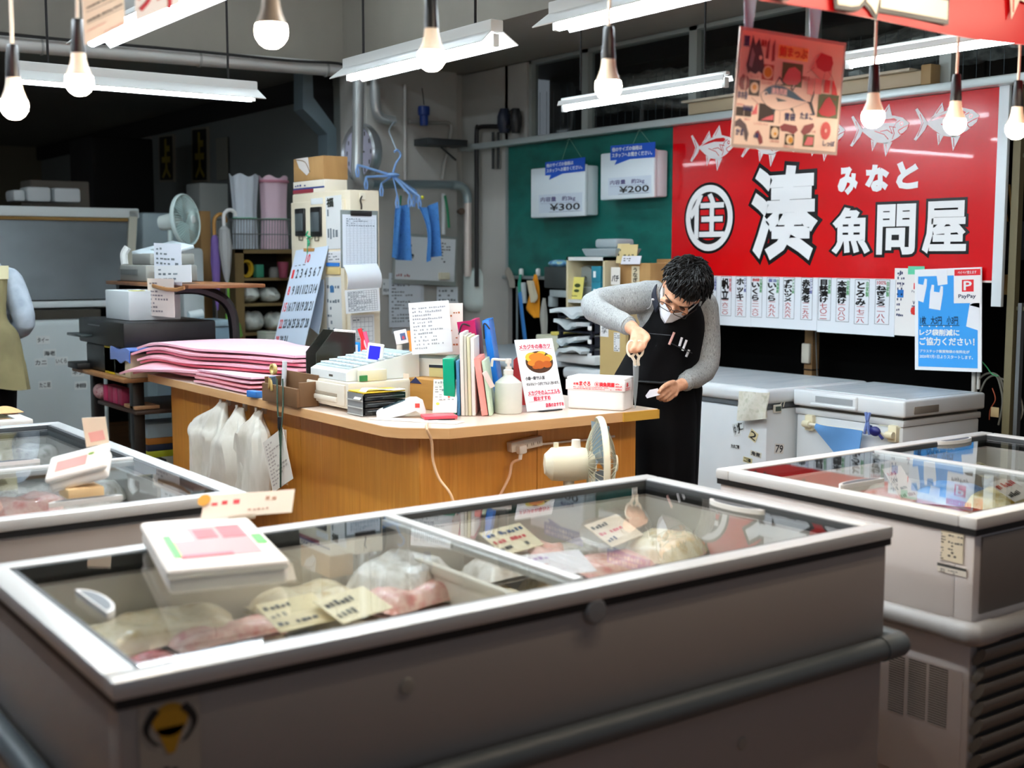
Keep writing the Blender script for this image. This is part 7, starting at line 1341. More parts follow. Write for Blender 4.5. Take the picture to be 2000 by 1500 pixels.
t = T('paper_tray_stack', 'black stack of open letter trays overflowing with white papers, behind the foam box', 'tray', PA(1125, 720, 4.72)); NV = mt('141826', .4); ya, yb = PA(1085, 680, 4.7).y, PA(1160, 680, 4.7).y
lev = [PA(1120, y, 4.7).z for y in (698, 672, 646, 618)]
for k, z in enumerate(lev):
    P('tray', MB().bx((4.70, yb+.03, z-.012), (4.98, ya-.02, z), .003).bx((4.70, yb+.03, z), (4.98, yb+.045, z+.05), .002).bx((4.70, ya-.035, z), (4.98, ya-.02, z+.05), .002), NV, t)
    P('tray_pad', MB().bx((4.69, yb+.025, z+.01), (4.705, yb+.05, z+.035), .004), PAPER, t)
P('tray_back', MB().bx((4.97, yb+.02, TZ+.05), (4.99, ya-.01, lev[3]+.10), .003), NV, t); P('tray_leg', MB().bx((4.71, yb+.03, TZ+.05), (4.73, yb+.05, lev[3]+.05)).bx((4.93, yb+.03, TZ+.05), (4.95, yb+.05, lev[3]+.05)).bx((4.71, ya-.04, TZ+.05), (4.73, ya-.02, lev[3]+.05)), NV, t)
P('base_tray', MB().bx((4.68, yb-.03, TZ+.001), (5.0, ya-.01, TZ+.055), .012), mt('dfe3e2', .4), t)
for k, z in enumerate(lev):
    S('paper_pile', MB().grid(lambda i, j, k=k, z=z: (4.64+.30*j-.03*sin(i*4+k), yb+.055+(ya-yb-.10)*i, z+.030+.018*sin(i*5+k)*(1-j)+.010*sin(i*11+k*2)-.02*(1-j)*(k % 2)), 18, 8, .022), mt('d4dfe2', .7), ('papers bulging from the lowest black letter tray', 'papers bulging from the second black letter tray', 'papers fanning out of the third black letter tray', 'folded papers in the topmost black letter tray')[k], 'paper', 'papers in the letter trays')
t = T('cardboard_sheet', 'beige cardboard panel with white slips behind the paper trays, beside the worker\'s arm', 'cardboard', (4.62, PA(1195, 700, 4.62).y, 0)); a, b = PA(1172, 680, 4.62), PA(1222, 680, 4.62); P('panel', MB().bx((4.62, b.y, .002), (4.64, a.y, PA(1195, 600, 4.62).z)), mt('c4ab72', .7), t)
ML_ = frame((4.619, 0, 0), (0, -1, 0), (0, 0, 1)); lq = lambda x, y: (-PA(x, y, 4.619).y, PA(x, y, 4.619).z)
for x0, y0, x1, y1, s_ in ((1173, 624, 1189, 657, '数の子'), (1199, 650, 1211, 686, None)):
    a, b = lq(x0, y1), lq(x1, y0); o = P('white_slip', MB().rect(a[0], a[1], b[0], b[1], ML_, .002), PAPER, t); P('writing', MB().text('数\nの\n子', ML_, a[0]+.012, a[1]+.02, b[0]-.012, b[1]-.02, .001, .0025) if s_ else MB().scrib(ML_, a[0]+.005, a[1], b[0], b[1], 9, 3, .7, .0025, 4), mt('2a2c2e', .6), o)
t = T('dark_machine', 'dark grey flat box on white arms beside the cream shelf, under the board ledge', 'machine', PA(1083, 565, 5.3)); a, b = PA(1062, 545, 5.28), PA(1105, 545, 5.28); P('case', MB().bx((5.28, b.y, PA(1080, 563, 5.28).z), (5.52, a.y, PA(1080, 521, 5.28).z), .01), mt('3d4241', .4), t)
P('arm', MB().bx((5.30, b.y, PA(1080, 580, 5.3).z), (5.5, a.y-.04, PA(1080, 566, 5.3).z), .004).bx((5.30, a.y-.07, PA(1080, 600, 5.3).z), (5.36, a.y-.02, PA(1080, 578, 5.3).z), .01), mt('a9b4b4', .4), t)
S('cleaning_bag', MB().ell(PA(1092, 515, 5.38), (.07, .09, .03), None, 16, 10), noisy(['1f4fa8', '8cc8e0', 'd9cf4a'], (20, 20, 20), .4, 3), 'small blue and yellow bag on the dark grey flat box', 'bag')
for x in (1018, 1051): c_ = PA(x, 532, 5.49); t = S('wall_hook', MB().box(c_, (.03, .035, .06), None, .012), mt('e4e8e6', .4), ('white hook on the board ledge holding the blue brush', 'white hook on the board ledge holding the orange cloth')[x > 1030], 'hook', 'hooks on the board ledge')
def hang(name, lb, rows, a, col, d_=.03, cat='cloth'):
    R_ = smoothp([V(r) for r in rows], 3)
    def f(i, j): k = min(int(j*(len(R_)-1)+.5), len(R_)-1); y, x0, x1 = R_[k]; q_ = PA(x0+(x1-x0)*i, y, a); return (q_.x-.02-d_*sin(i*pi)*j-.006*sin(i*8), q_.y, q_.z)
    return S(name, MB().grid(f, 12, len(R_)-1, .005), mt(col, .85), lb, cat)
hang('orange_cloth', 'orange cloth hanging from a white hook under the board ledge', [(536, 1049, 1054), (560, 1043, 1059), (590, 1036, 1060), (605, 1034, 1060), (620, 1052, 1059)], 5.47, 'ec9a18')
hang('cream_sponge', 'cream cloth piece hanging over the orange cloth', [(548, 1034, 1048), (565, 1037, 1052), (580, 1041, 1056), (590, 1046, 1050)], 5.44, 'd8cdb0')
hang('grey_duster', 'grey duster hanging at the corner of the board ledge', [(522, 995, 1000), (532, 991, 1006), (548, 998, 1011), (562, 1006, 1011)], 5.49, '8f8a80')
t = T('long_brush', 'long blue handled brush with a green neck hanging under the board ledge', 'brush', PA(1022, 665, 5.47)); P('handle', MB().tube([PA(1015, 570, 5.47), PA(1019, 610, 5.47), PA(1026, 668, 5.47)], [(.022, .008)]*3, 8, flat=(0, 1, 0)), mt('3a86cf', .4), t); P('neck', MB().tube([PA(1017, 536, 5.47), PA(1014, 555, 5.47), PA(1015, 572, 5.47)], .012, 8), mt('2f9a80', .4), t); P('bristles', MB().tube([PA(1022, 552, 5.5), PA(1024, 592, 5.5)], .022, 8), mt('c9d3d3', .6), t)
hang('grey_strap', 'pale grey strap loop hanging below the dark grey flat box', [(582, 1066, 1071), (615, 1060, 1075), (640, 1063, 1075), (660, 1066, 1074)], 5.32, 'a9a79c', .02, 'strap')
S('steel_rod', MB().cyl(PA(1010, 560, 5.5), V((5.5, PA(1010, 690, 5.5).y, .003)), .008, n=8), mt('9aa6a6', .4, .5), 'thin steel rod standing at the corner below the green board', 'rod')
S('cream_case', MB().bx((4.75, PA(1092, 668, 4.75).y, TZ+.001), (4.95, PA(1046, 668, 4.75).y, PA(1070, 655, 4.75).z), .008), mt('d6d6bc', .5), 'flat cream case on the pale table, partly behind the recommendation card', 'case'); zz = PA(1070, 655, 4.75).z
S('yellow_pad', MB().bx((4.78, PA(1094, 650, 4.75).y, zz+.001), (4.92, PA(1068, 650, 4.75).y, zz+.022), .003), mt('e0cf6a', .6), 'yellow pad lying on the flat cream case', 'pad')
S('glass_jar', MB().lathe([(.03, 0), (.032, .07), (.02, .09), (0, .09)], Matrix.Translation(K(996, 770)+V((.25, .3, 0))), 14), mt('a9c2b4', .2, alpha=.7), 'small glass jar behind the pump bottle', 'jar') if False else None
p_ = PD(1003, 727, 4.98); S('red_house_card', MB().prism([(0, CT-p_.z+.001), (.05, CT-p_.z+.001), (.05, .05), (.025, .072), (0, .05)], frame(p_, CR, (0, 0, 1)), 0, .01), mt('c22a2a', .5), 'small red and white card peeking out beside the recommendation card', 'card')
# ================================================================ hanging signs
TB = 2.22; TL, TR, BL_ = (1450, 58), (1636, 95), (1432, 281); A, B, C_ = PB(*BL_, TB), PB(1631, 297, TB-.0), PB(*TL, TB)
u_ = (B-A); v_ = (C_-A); w, h = u_.length, v_.length; un, vn = u_.normalized(), v_.normalized(); M = Matrix((un, vn, un.cross(vn).normalized())).transposed().to_4x4(); M.translation = A
g = lambda x, y: (x/100*w, y/100*h)
t = T('tuna_poster', 'laminated tuna parts poster hung on two clear straps, a drawn tuna in its middle', 'poster', A.lerp(B, .5)); P('laminate', MB().rect(-.008, -.008, w+.008, h+.008, M, -.0005, .002), mt('cfc4bd', .15, alpha=.8), t); P('sheet', MB().rect(0, 0, w, h, M, .0005, .001), mt('f6e3d3', .4), t)
# coordinates below are hundredths of the sheet
def q4(x0, y0, x1, y1): return [g(x0, y0), g(x1, y0), g(x1, y1), g(x0, y1)]
def pic(name, col, polys, z=.0012, lab=None):
    for i, pl in enumerate(polys): P(name, MB().prism([g(*p) for p in pl], M, z-.0004+.00001*i, z+.00001*i), mt(col, .4), t, lab)
el_ = lambda x, y, rx, ry, n=14: [(x+rx*cos(2*pi*k/n), y+ry*sin(2*pi*k/n)) for k in range(n)]
R4 = lambda x0, y0, x1, y1: [(x0, y0), (x1, y0), (x1, y1), (x0, y1)]
pic('title_ground', 'fbd77c', [R4(35, 80, 64, 92)], .0010)
pic('tuna_head', '3f3a46', [[(10, 97), (13, 88), (16, 95), (21, 80), (23, 68), (21, 64), (18, 66), (15, 63), (10, 65), (8, 63), (6, 70), (8, 84)]]); pic('head_light', '8c8290', [[(8, 70), (11, 68), (13, 80), (10, 86)]], .0016); pic('eye_hole', 'f0dcd0', [el_(18.5, 78, 1.5, 2)], .0018)
pic('meat_dark', '8d4348', [[(23, 78), (26, 78), (26, 96), (24, 92)], [(29, 76), (32, 77), (31, 96), (29, 90)], [(1, 58), (4, 62), (6, 60), (5, 54), (6, 48), (3, 48), (0.5, 52)], [(7, 61), (10, 58), (10, 51), (7, 47), (7.5, 54)], [(42, 19), (46, 22), (58, 21), (60, 17), (56, 13), (50, 15), (44, 15)], [(63, 16), (66, 22), (75, 25), (76, 22), (72, 16), (66, 13)], [(22, 6), (19, 12), (22, 14), (26, 8), (27, 3), (24, 1)]])
pic('photo_green', '55663a', [R4(40, 56, 60, 77), R4(78, 31, 99, 53), R4(66, 3, 77, 14)], .0010); pic('photo_dark', '33251f', [R4(10, 44, 20, 58), R4(21, 22, 36, 38), R4(-0, 25, 7, 33), R4(7.5, 25, 14, 33), R4(33, 7, 42, 19), R4(48, 3, 57, 13)], .0010)
pic('photo_red', 'b5543c', [R4(21, 59, 32, 73)], .0010); pic('bowl', 'ecd9b8', [el_(26.5, 66, 4.8, 6), el_(15, 51, 3.8, 5), el_(37.5, 13, 3.6, 5), el_(52.5, 8, 3.6, 4.4)], .0014); pic('stew', 'd99a28', [el_(26.5, 66, 3.6, 4.6), el_(15, 51.5, 1.9, 2.4), el_(38, 12, 1.3, 1.5), el_(53.5, 7.5, 2.2, 2.8)], .0017)
pic('pink_meat', 'dd6f78', [[(41, 60), (43, 66), (46, 72), (52, 74), (58, 70), (59, 62), (55, 58), (46, 57)], [(14, 27), (19, 38), (19.5, 28)], [(23, 23), (35, 24), (35, 29), (28, 26)], [(67, 4), (70, 12), (76, 12), (76, 5), (72, 4)]], .0014)
pic('raw_meat', 'c8283c', [[(79, 36), (85, 48), (89, 51), (96, 42), (97, 35), (90, 32), (82, 33)], [(72, 82), (77, 90), (88, 88), (90, 82), (88, 75), (82, 73), (74, 76)]], .0015); pic('raw_light', 'f0a09a', [[(68, 74), (72, 82), (75, 76), (84, 73), (89, 79), (89, 70), (86, 66), (78, 66)], R4(66, 51, 72, 65), R4(73, 52, 80, 66)], .0013); pic('raw_slice', 'e3343c', [R4(83, 54, 88.5, 66), [(91, 53), (97, 53), (95, 60), (92, 66), (91, 66)]], .0014)
pic('tail_slice', 'd2484c', [el_(88, 19, 5.2, 8.4)], .0012); pic('tail_core', 'f2c9c2', [el_(88, 19, 1.2, 1.8)], .0016); pic('collar_piece', '5d5358', [[(0, 20), (4, 23), (10, 18), (13, 10), (12, 3), (10, 5), (8, 13), (3, 16), (0, 15)]]); 
FBD = [(21, 46), (26, 52), (33, 56), (42, 56), (52, 52), (60, 47), (67, 43.5), (60, 40), (50, 35.5), (41, 33), (33, 34), (27, 37), (23, 41)]
pic('fish_outline', '30414c', [FBD, [(66, 44), (70, 44), (73, 56), (75, 57), (71.5, 44), (76, 33), (74, 32), (69, 42)], [(34, 56), (38, 64), (44, 57)], [(49, 54), (54, 62), (56, 61), (52, 52)], [(33, 35), (35, 29), (37, 34)], [(50, 36), (55, 32), (53, 37)]], .0011); pic('fish_body', 'f3e2d4', [[(a*.985+.6, b_*.97+1.3) for a, b_ in FBD], [(35, 56.5), (38, 62), (42, 57)], [(50.5, 54.5), (54, 60.5), (52, 54)]], .0013)
pic('fish_back', '2b6284', [[(24, 49), (28, 53), (34, 55.4), (42, 55.2), (52, 51.4), (60, 46.6), (66, 43.8), (56, 44.5), (44, 47), (34, 47.5), (28, 46.5)]], .0015); pic('fish_eye_white', 'f4f2ee', [el_(26, 47, 1.7, 2.2)], .0017); pic('fish_eye', '101418', [el_(26.2, 47, .9, 1.3)], .0019); pic('fish_fin', '4e6068', [[(36, 44.5), (47, 42.5), (38, 41)]], .0016)
def tl(mb, s_, x0, y0, x1, y1, b=.0004): mb.text(s_, M, x0/100*w, y0/100*h, x1/100*w, y1/100*h, b, .0022)
o_, n_, r_, w_ = MB(), MB(), MB(), MB()
tl(o_, '鮪まっぷ', 36, 82, 63, 91, .0010); P('title', o_, mt('d8481c', .4), t)
for a in (('頭', 2, 86, 7, 95, .0010), ('ホホ身', 0, 40, 9, 47), ('ほほ皮', 6, 30, 15, 35), ('かま', 1, 8, 8, 14), ('胃袋', 46, 25, 56, 32), ('たまご', 61, 28, 74, 34), ('しっぽ', 86, 5, 98, 10), ('心臓', 18, 7, 22, 11)): tl(n_, *a)
P('navy_lettering', n_, mt('23306e', .4), t)
for a in (('頭身', 18, 88, 23, 94), ('目玉の煮付', 21, 55, 31, 58, 0), ('ユッケ', 10, 59, 18, 61.5, 0), ('しゃぶしゃぶ', 17, 18.5, 30, 21, 0), ('煮付け', 8, 21.5, 13, 23.5, 0), ('唐揚げ', 0, 34, 7, 36, 0), ('心臓の刺身', 33, 4, 42, 6.2, 0), ('うま煮', 72, 16, 77.5, 18, 0), ('中とろ', 60, 63, 67, 67, .0002), ('大とろ', 69, 49.5, 73, 51.2, 0), ('中とろ', 82, 49, 87, 50.8, 0), ('赤身', 92, 48, 96, 50, 0), ('胃袋のボイル', 47, .5, 57, 2.6, 0)): tl(r_, *a)
P('red_lettering', r_, mt('b0302c', .4), t); tl(w_, '湊魚問屋', 31, 47.5, 46, 53, .0006); P('pink_lettering', w_, mt('f5d7dc', .4), t); P('pointer_line', MB().line([g(13, 42), g(21, 36)], .001, M, .002).line([g(64, 70), g(71, 76)], .001, M, .002).line([g(80, 60), g(82, 72)], .001, M, .002).line([g(92, 66), g(86, 74)], .001, M, .002).line([g(41, 22), g(41, 32)], .001, M, .002), mt('7a3a34', .5), t)
CLS = mt('a9bccb', .12, alpha=.6)
for x0, x1, tp in ((1470, 62, 0), (1597, 88, 0)): 
    a = PB(x0, x1+6, TB); P('clear_strap', MB().grid(lambda i, j: (a.x-.013+.026*i+.004*sin(j*9), a.y+.010+.012*sin(j*7+i*2), a.z-.03+(2.64-a.z)*j), 4, 16, .0015), CLS, t, 'clear plastic strap')
# red banner overhead
OB = 1.93; A, B = PB(1556, 6, OB), PB(2010, 97, OB); zo = (A.z+B.z)/2; M = wallB((0, OB-.004, 0)); t = T('overhead_banner', 'red shop banner hanging overhead at the top corner, lettering cut by the picture edge', 'banner', ((A.x+B.x)/2, OB, zo)); xe = 4.1
P('cloth', MB().grid(lambda i, j: (A.x-.12+(xe-A.x+.12)*i, OB+.004*sin(i*20), zo+.50*j+.004*sin(i*14)*(1-j)), 40, 6, .002), mt('c20a10', .4), t)
P('rod', MB().cyl((A.x-.15, OB, zo+.505), (xe+.05, OB, zo+.505), .012), mt('b0b0ae', .4), t); P('rod_cord', MB().cyl((A.x, OB, zo+.5), (A.x, OB, 4.2), .003, n=6).cyl((xe-.2, OB, zo+.5), (xe-.2, OB, 4.2), .003, n=6), CORD, t)
k, w_ = MB(), MB(); xo = lambda px_: PB(px_, 30, OB).x; xe1 = xo(1840); hh = .34; z0 = zo+.028
for i, s_ in enumerate('魚問屋'): x1 = xe1-(2-i)*hh*.93; k.text(s_, M, x1-hh*.86, z0, x1, z0+hh, .020, .003); w_.text(s_, M, x1-hh*.86, z0, x1, z0+hh, .010, .005)
P('lettering_outline', k, SIGNK, t); P('lettering', w_, mt('e9e2d0', .4), t); tw, tr = MB(), MB(); fish(tw, tr, xo(1990), zo+.20, .00105, M @ Matrix.Scale(1, 4), .006); P('tuna_drawing', tw, mt('e3d3c4', .4), t); P('tuna_drawing_lines', tr, RED, t)
# price cards at the other corner
CBp = 2.75; 
def hcard(lb, TLx, BLp, BRp, name):
    A, B, C_ = PB(*BLp, CBp), PB(*BRp, CBp), PB(*TLx, CBp); A2 = A.copy(); un = (B-A).normalized(); vn = (C_-A).normalized(); M = Matrix((un, vn, un.cross(vn).normalized())).transposed().to_4x4(); M.translation = A; return M, (B-A).length, T(name, lb, 'price card', A.lerp(B, .5))
M, w, t = hcard('white hanging card with box prices up to 300 yen and a red note', (158, -40), (166, 88), (245, 48), 'price_card'); h = .34
P('card', MB().rect(0, 0, w, h, M, 0, .003), mt('e9dccc', .45), t); k, r_ = MB(), MB(); lz = lambda a: (lambda q_: (q_.x, q_.y))(M.inverted() @ PB(a[0], a[1], CBp))
def ctx(mb, s_, a, b, bold): p, q_ = lz(a), lz(b); mb.text(s_, M, p[0], p[1], q_[0], q_[1], bold, .001)
ctx(k, '内容量 約2kg ¥200', (170, 18), (240, -20), .0006); ctx(k, '内容量 約3kg ¥300', (171, 44), (239, 6), .0006); a, b = lz((170, 47)), lz((240, 15)); k.line([a, b], .001, M, .001); a, b = lz((169, 24)), lz((240, -8)); k.line([a, b], .001, M, .001)
ctx(r_, '※ 簡単袋の販売は、', (168, 62), (208, 43), .0003); ctx(r_, '行っておりません。', (204, 62), (243, 44), .0003); P('price_text', k, mt('1e1a1a', .5), t); P('red_note', r_, mt('cf2a2a', .5), t); P('hanging_cord', MB().cyl(M @ V((w*.2, h, 0)), M @ V((w*.2, h, 0))+V((0, 0, 4.2-(M @ V((w*.2, h, 0))).z)), .002, n=6), CORD, t)
M, w, t = hcard('grey white hanging card with red brush strokes beside the 300 yen price card', (263, -60), (265, 42), (352, 6), 'price_card'); P('card', MB().rect(0, 0, w, h, M, 0, .003), mt('d8d6d6', .45), t); r_ = MB(); a, b = lz((270, 22)), lz((320, -50)); r_.text('ク', M, a[0], a[1]-.0, a[0]+.045, b[1], .003, .001); r_.text('牛', M, a[0]+.05, a[1]-.02, a[0]+.11, b[1], .003, .001); P('red_strokes', r_, mt('b01f30', .5), t); P('hanging_cord', MB().cyl(M @ V((w*.5, h, 0)), M @ V((w*.5, h, 0))+V((0, 0, 4.2-(M @ V((w*.5, h, 0))).z)), .002, n=6), CORD, t)
A = PB(0, 26, 2.6); S('red_pennant', MB().prism([(-.35, .0), (-.03, -.015), (.035, .10), (.03, .30), (-.35, .30)], wallB((A.x, 2.6, A.z)), 0, .003), mt('cc1410', .5), 'corner of a red hanging cloth at the upper edge of the picture', 'banner')
# ================================================================ goods in and on the display freezers
FZ = .885
FILM = lambda cs, sc=26: noisy(cs, (sc, sc, sc), .22, 5, .35, dist=.006)
FISHP = FILM(['e8a59a', 'f3cfc4', 'd98a86']); CREAMP = FILM(['e9d9b4', 'f2e8cf', 'd9c49a']); FROST = FILM(['d9d6cf', 'efeeea', 'c4beb4']); GREYP = FILM(['c3bdb6', 'ddd8d2', 'a8a19a']); REDP = FILM(['c8505a', 'e08a8c', 'a63a44'])
def pillow(l, w, h, seed):
    def f(i, j):
        a = 2*i-1; b = 2*j-1; e = (1-abs(a)**4)*(1-abs(b)**4); return (a*l/2, b*w/2, h*(.25+.75*(1-a**6)*(1-b**6))*(1+.22*noise.noise(V((a*2+seed, b*2, seed*.7)))))
    def g(i, j): p = f(i, 1-j); return (p[0], p[1], .0)
    return MB().grid(f, 14, 10).grid(g, 1, 1)
_pr = {}
def pack(label, x, y, z, l, w, h, mat, rz=0, tilt=0, seed=1, group='frozen packs in the freezers', name='frozen_pack', cat='frozen pack'):
    k = (round(l, 3), round(w, 3), round(h, 3), mat.name, seed)
    o = bpy.data.objects.new(name, _pr[k]) if k in _pr else None
    if o is None: _pr[k] = pillow(l, w, h, seed).mesh(name, mat, 60); o = bpy.data.objects.new(name, _pr[k])
    COL.objects.link(o); o.location = (x, y, z); o.rotation_euler = (0, tilt, rz); XF[o.name] = Matrix(); return tag(o, label, cat, group)
def fcard(label, px_, py_, z, w, h, rz, tilt, col, inks, group='price cards lying in the freezers'):
    c = PZ(px_, py_, z); M = Matrix.Translation(c) @ Matrix.Rotation(rz, 4, 'Z') @ Matrix.Rotation(tilt, 4, 'X') @ Matrix.Translation((-w/2, -h/2, 0)); t = T('freezer_card', label, 'price card', c, 0, group)
    P('card', MB().rect(0, 0, w, h, M, 0, .002), mt(col, .5), t); n = len(inks)
    for i, (ink, fill, sd) in enumerate(inks): P('print', MB().scrib(M, w*.06, h*(.92-.84*(i+1)/n), w*.94, h*(.92-.84*i/n), 1, sd, fill, .0012, 9), mt(ink, .5), t)
rd = random.Random(3)
# near freezer: a bed of frosty bags, then what can be told apart
n = 0
for ix in range(6):
    for iy in range(3):
        x = (.82, 1.12, 1.43, 1.78, 2.06, 2.33)[ix]; y = 2.10+iy*.245; xx = 0
        pack('frosty bag in the bed at the bottom of the near freezer', x, y, .622, .23, .21, .055+.01*rd.random(), (CREAMP, FROST, CREAMP, GREYP)[(ix*2+iy) % 4], rd.uniform(-.08, .08), 0, rd.randint(1, 4), 'bed of frosty bags in the near freezer'); n += 1
def at(px_, py_, z): p = PZ(px_, py_, z); return p.x, p.y
NG = 'frozen packs in the near freezer'
for px_, py_, l, w, h, mat, rz, sd, lb in ((800, 1150, .24, .15, .05, FISHP, .2, 2, 'pink frozen fish pack near the middle bar of the near freezer'), (660, 1080, .26, .2, .09, FROST, .5, 1, 'tall whitish frozen pack at the far side of the near freezer'), (440, 1215, .26, .10, .035, FISHP, .1, 3, 'long pink labelled pack below the foam box, in the near freezer'), (250, 1278, .22, .07, .03, REDP, .12, 2, 'dark red pack against the near wall of the near freezer'), (180, 1165, .26, .2, .05, CREAMP, .4, 4, 'cream frozen pack beside the lid handle of the near freezer'), (320, 1185, .24, .19, .05, CREAMP, -.3, 1, 'cream frozen pack between the foam box and the lid handle'), (600, 1160, .25, .2, .055, CREAMP, .1, 2, 'yellowish frozen pack under the two cream cards'),
                              (1200, 1092, .22, .13, .05, FISHP, -.2, 1, 'pink frozen pack in the far half of the near freezer, below the slanted card'), (1090, 1060, .24, .18, .05, GREYP, .3, 3, 'grey frosted pack between the two printed cards'), (1330, 1060, .24, .2, .07, CREAMP, .5, 2, 'cream frozen pack under the rear lid of the near freezer'), (960, 1085, .22, .14, .05, FROST, .1, 4, 'whitish pack beside the middle bar, in the far half'), (880, 1020, .2, .12, .06, FISHP, .9, 3, 'pinkish pack standing at the far wall of the near freezer'), (1450, 1040, .2, .16, .06, FISHP, .3, 2, 'pale pink pack in the far corner of the near freezer')):
    x, y = at(px_, py_, .74); x = min(max(x, .80), 2.34); y = min(max(y, 2.06), 2.64); pack(lb, x, y, .70, l, w, h, mat, rz, 0, sd, NG)
fcard('cream card with dark print in the near freezer, left of its twin', 580, 1190, .70, .16, .12, .12, .35, 'f3e6bd', [('3a3a3a', .5, 3), ('6a6a5a', .9, 4), ('4a4a4a', .8, 5)]) if False else None
fcard('cream card with dark print in the near freezer, beside the long pink pack', 580, 1195, 0.77, .15, .11, .12, .35, 'f1e3b8', [('3a3a3a', .4, 3), ('8a8468', .3, 4), ('4a4a4a', .8, 5)])
fcard('cream card with dark print in the near freezer, next to the pink fish pack', 690, 1180, 0.77, .16, .10, .3, .35, 'f3e8c6', [('3a3a3a', .4, 7), ('5a5a4a', .6, 8)])
fcard('slanted cream card with blue and red print in the near freezer', 1000, 1052, 0.79, .17, .10, .25, .5, 'eee3c4', [('3a4a7a', .7, 2), ('c8343c', .8, 6), ('4a4a4a', .8, 9)])
fcard('slanted cream card with black and big red print in the near freezer', 1200, 1035, 0.8, .18, .10, .35, .5, 'efdfc8', [('2a2c34', .8, 3), ('d8606a', .7, 5), ('2a3a6a', .7, 4)])
fcard('white card with violet print low in the near freezer beside the middle bar', 1090, 1100, 0.77, .17, .11, -.2, .3, 'f1edf2', [('b79ac6', .7, 3), ('d8a8a0', .4, 6), ('e0d8e0', .3, 5)])
P('divider_bar', MB().bx((1.60, 1.98, .76), (1.625, 2.74, .785), .004).bx((1.605, 1.98, .625), (1.62, 2.74, .76), .002), mt('e9e2d4', .45), fz)
# across the aisle
R2_ = 'frozen packs in the freezer across the aisle'
for ix in range(5):
    for iy in range(3): pack('frosty bag in the bed at the bottom of the freezer across the aisle', 3.02+ix*.245, 2.04+iy*.245, .622, .22, .21, .055+.01*rd.random(), (FROST, GREYP, CREAMP)[(ix+iy) % 3], rd.uniform(-.08, .08), 0, rd.randint(1, 4), 'bed of frosty bags in the freezer across the aisle')
BLUEP = FILM(['4f8fe0', 'bcd6f4', '3f7ad0'], 9); YEL = FILM(['e8d27a', 'f3e8c0', 'd9b850'])
for px_, py_, l, w, h, mat, rz, sd, lb in ((1855, 955, .30, .2, .05, BLUEP, .35, 2, 'bright blue and white frozen pack in the freezer across the aisle'), (1950, 972, .2, .16, .06, YEL, .2, 1, 'yellowish pack beside the bright blue one'), (1965, 925, .24, .16, .05, FROST, .6, 3, 'white printed pack behind the yellowish one'), (1640, 925, .26, .2, .05, GREYP, .2, 2, 'grey frosted pack near the lid handle, across the aisle')):
    x, y = at(px_, py_, .77); x = min(max(x, 2.99), 4.02); y = min(max(y, 2.02), 2.6); pack(lb, x, y, .73, l, w, h, mat, rz, 0, sd, R2_)
fcard('white card with a red edge and black print beside the bright blue pack', 1762, 945, 0.8, .11, .13, .1, .9, 'f1e6e0', [('d84a4a', .9, 3), ('26282c', .3, 4), ('26282c', .4, 5), ('9a5a5a', .8, 6)])
fcard('white card with red and black print at the picture edge, across the aisle', 1975, 955, 0.8, .16, .10, .2, .5, 'f3efe9', [('c83a3a', .7, 2), ('2a2a2a', .8, 7)])
fcard('small card with an olive mark behind the bright blue pack', 1920, 918, 0.8, .16, .08, .3, .4, 'e6dfc4', [('7a7a2a', .6, 2), ('4a4a4a', .8, 7)])
# left one
L3 = 'frozen packs in the freezer beside the counter bags'
for iy in range(6):
    for ix in range(3): pack('frosty bag in the bed of the freezer beside the counter bags', .71+ix*.252, 3.48+iy*.28, .622, .22, .23, .055+.01*rd.random(), (FROST, GREYP, FISHP)[(ix+iy) % 3], rd.uniform(-.08, .08), 0, rd.randint(1, 4), 'bed of frosty bags in the freezer beside the counter bags')
for px_, py_, l, w, h, mat, rz, sd, lb in ((50, 985, .26, .2, .06, FISHP, .3, 2, 'pale pink frozen pack in the freezer under the tilted foam box'), (270, 945, .26, .2, .11, GREYP, 1.2, 1, 'big grey frosted pack beside the tilted foam box'), (350, 955, .2, .16, .09, FROST, .9, 3, 'whitish frozen pack near the corner by the counter bags'), (60, 880, .3, .2, .10, GREYP, .1, 4, 'upright grey frosted pack in the far half of that freezer')):
    x, y = at(px_, py_, .75); x = min(max(x, .72), 1.24); y = min(max(y, 3.45), 4.95); pack(lb, x, y, .715, l, w, h, mat, rz, 0, sd, L3)
for k in range(5): pack('frosty bag in the white framed freezer', (.56+.27*(k % 3)), 5.5+.3*(k//3), .622, .23, .23, .06, (FROST, FISHP)[k % 2], 0, 0, k % 3+1, 'frosty bags in the white framed freezer')
c = PZ(12, 806, FZ); S('orange_note', MB().grid(lambda i, j: (c.x-.06+.12*i, c.y-.05+.1*j, FZ+.004+.02*sin(i*3)*j), 8, 6, .002), mt('e8b27a', .6), 'orange cream paper lying on the white framed freezer', 'paper')
# foam boxes standing on the glass
FOAMW = mt('f3eee8', .55, bump=.12, bscale=200)
def topbox(label, F, L_, R_, th, cat='foam box'):
    """F near corner, L_ and R_ its neighbours on the upper face"""
    u = R_-F; v = L_-F; M = frame(F, u, v); w, h = u.length, v.dot((M.to_3x3() @ V((0, 1, 0)))); t = T('foam_tray_box', label, cat, F.lerp(R_, .5)-V((0, 0, th)))
    P('box_body', MB().bx((.004, .004, -th), (w-.004, h-.004, -.018), .012, M, 3), FOAMW, t); P('box_lid', MB().bx((0, 0, -.020), (w, h, 0), .010, M, 3), FOAMW, t); return t, M, w, h
z1 = FZ+.052; F1 = PZ(325, 1116, z1); V_ = PZ(272, 1020, z1)-F1; t, M, w, h = topbox('white foam box with a pink fish label, standing on the glass of the near freezer', PZ(325, 1116, z1), PZ(272, 1020, z1), F1+V((V_.y, -V_.x, 0)).normalized()*.245, .051)
lb = P('fish_label', MB().rect(w*.12, h*.12, w*.88, h*.80, M, .001), mt('f6e8e4', .4), t, 'printed fish label')
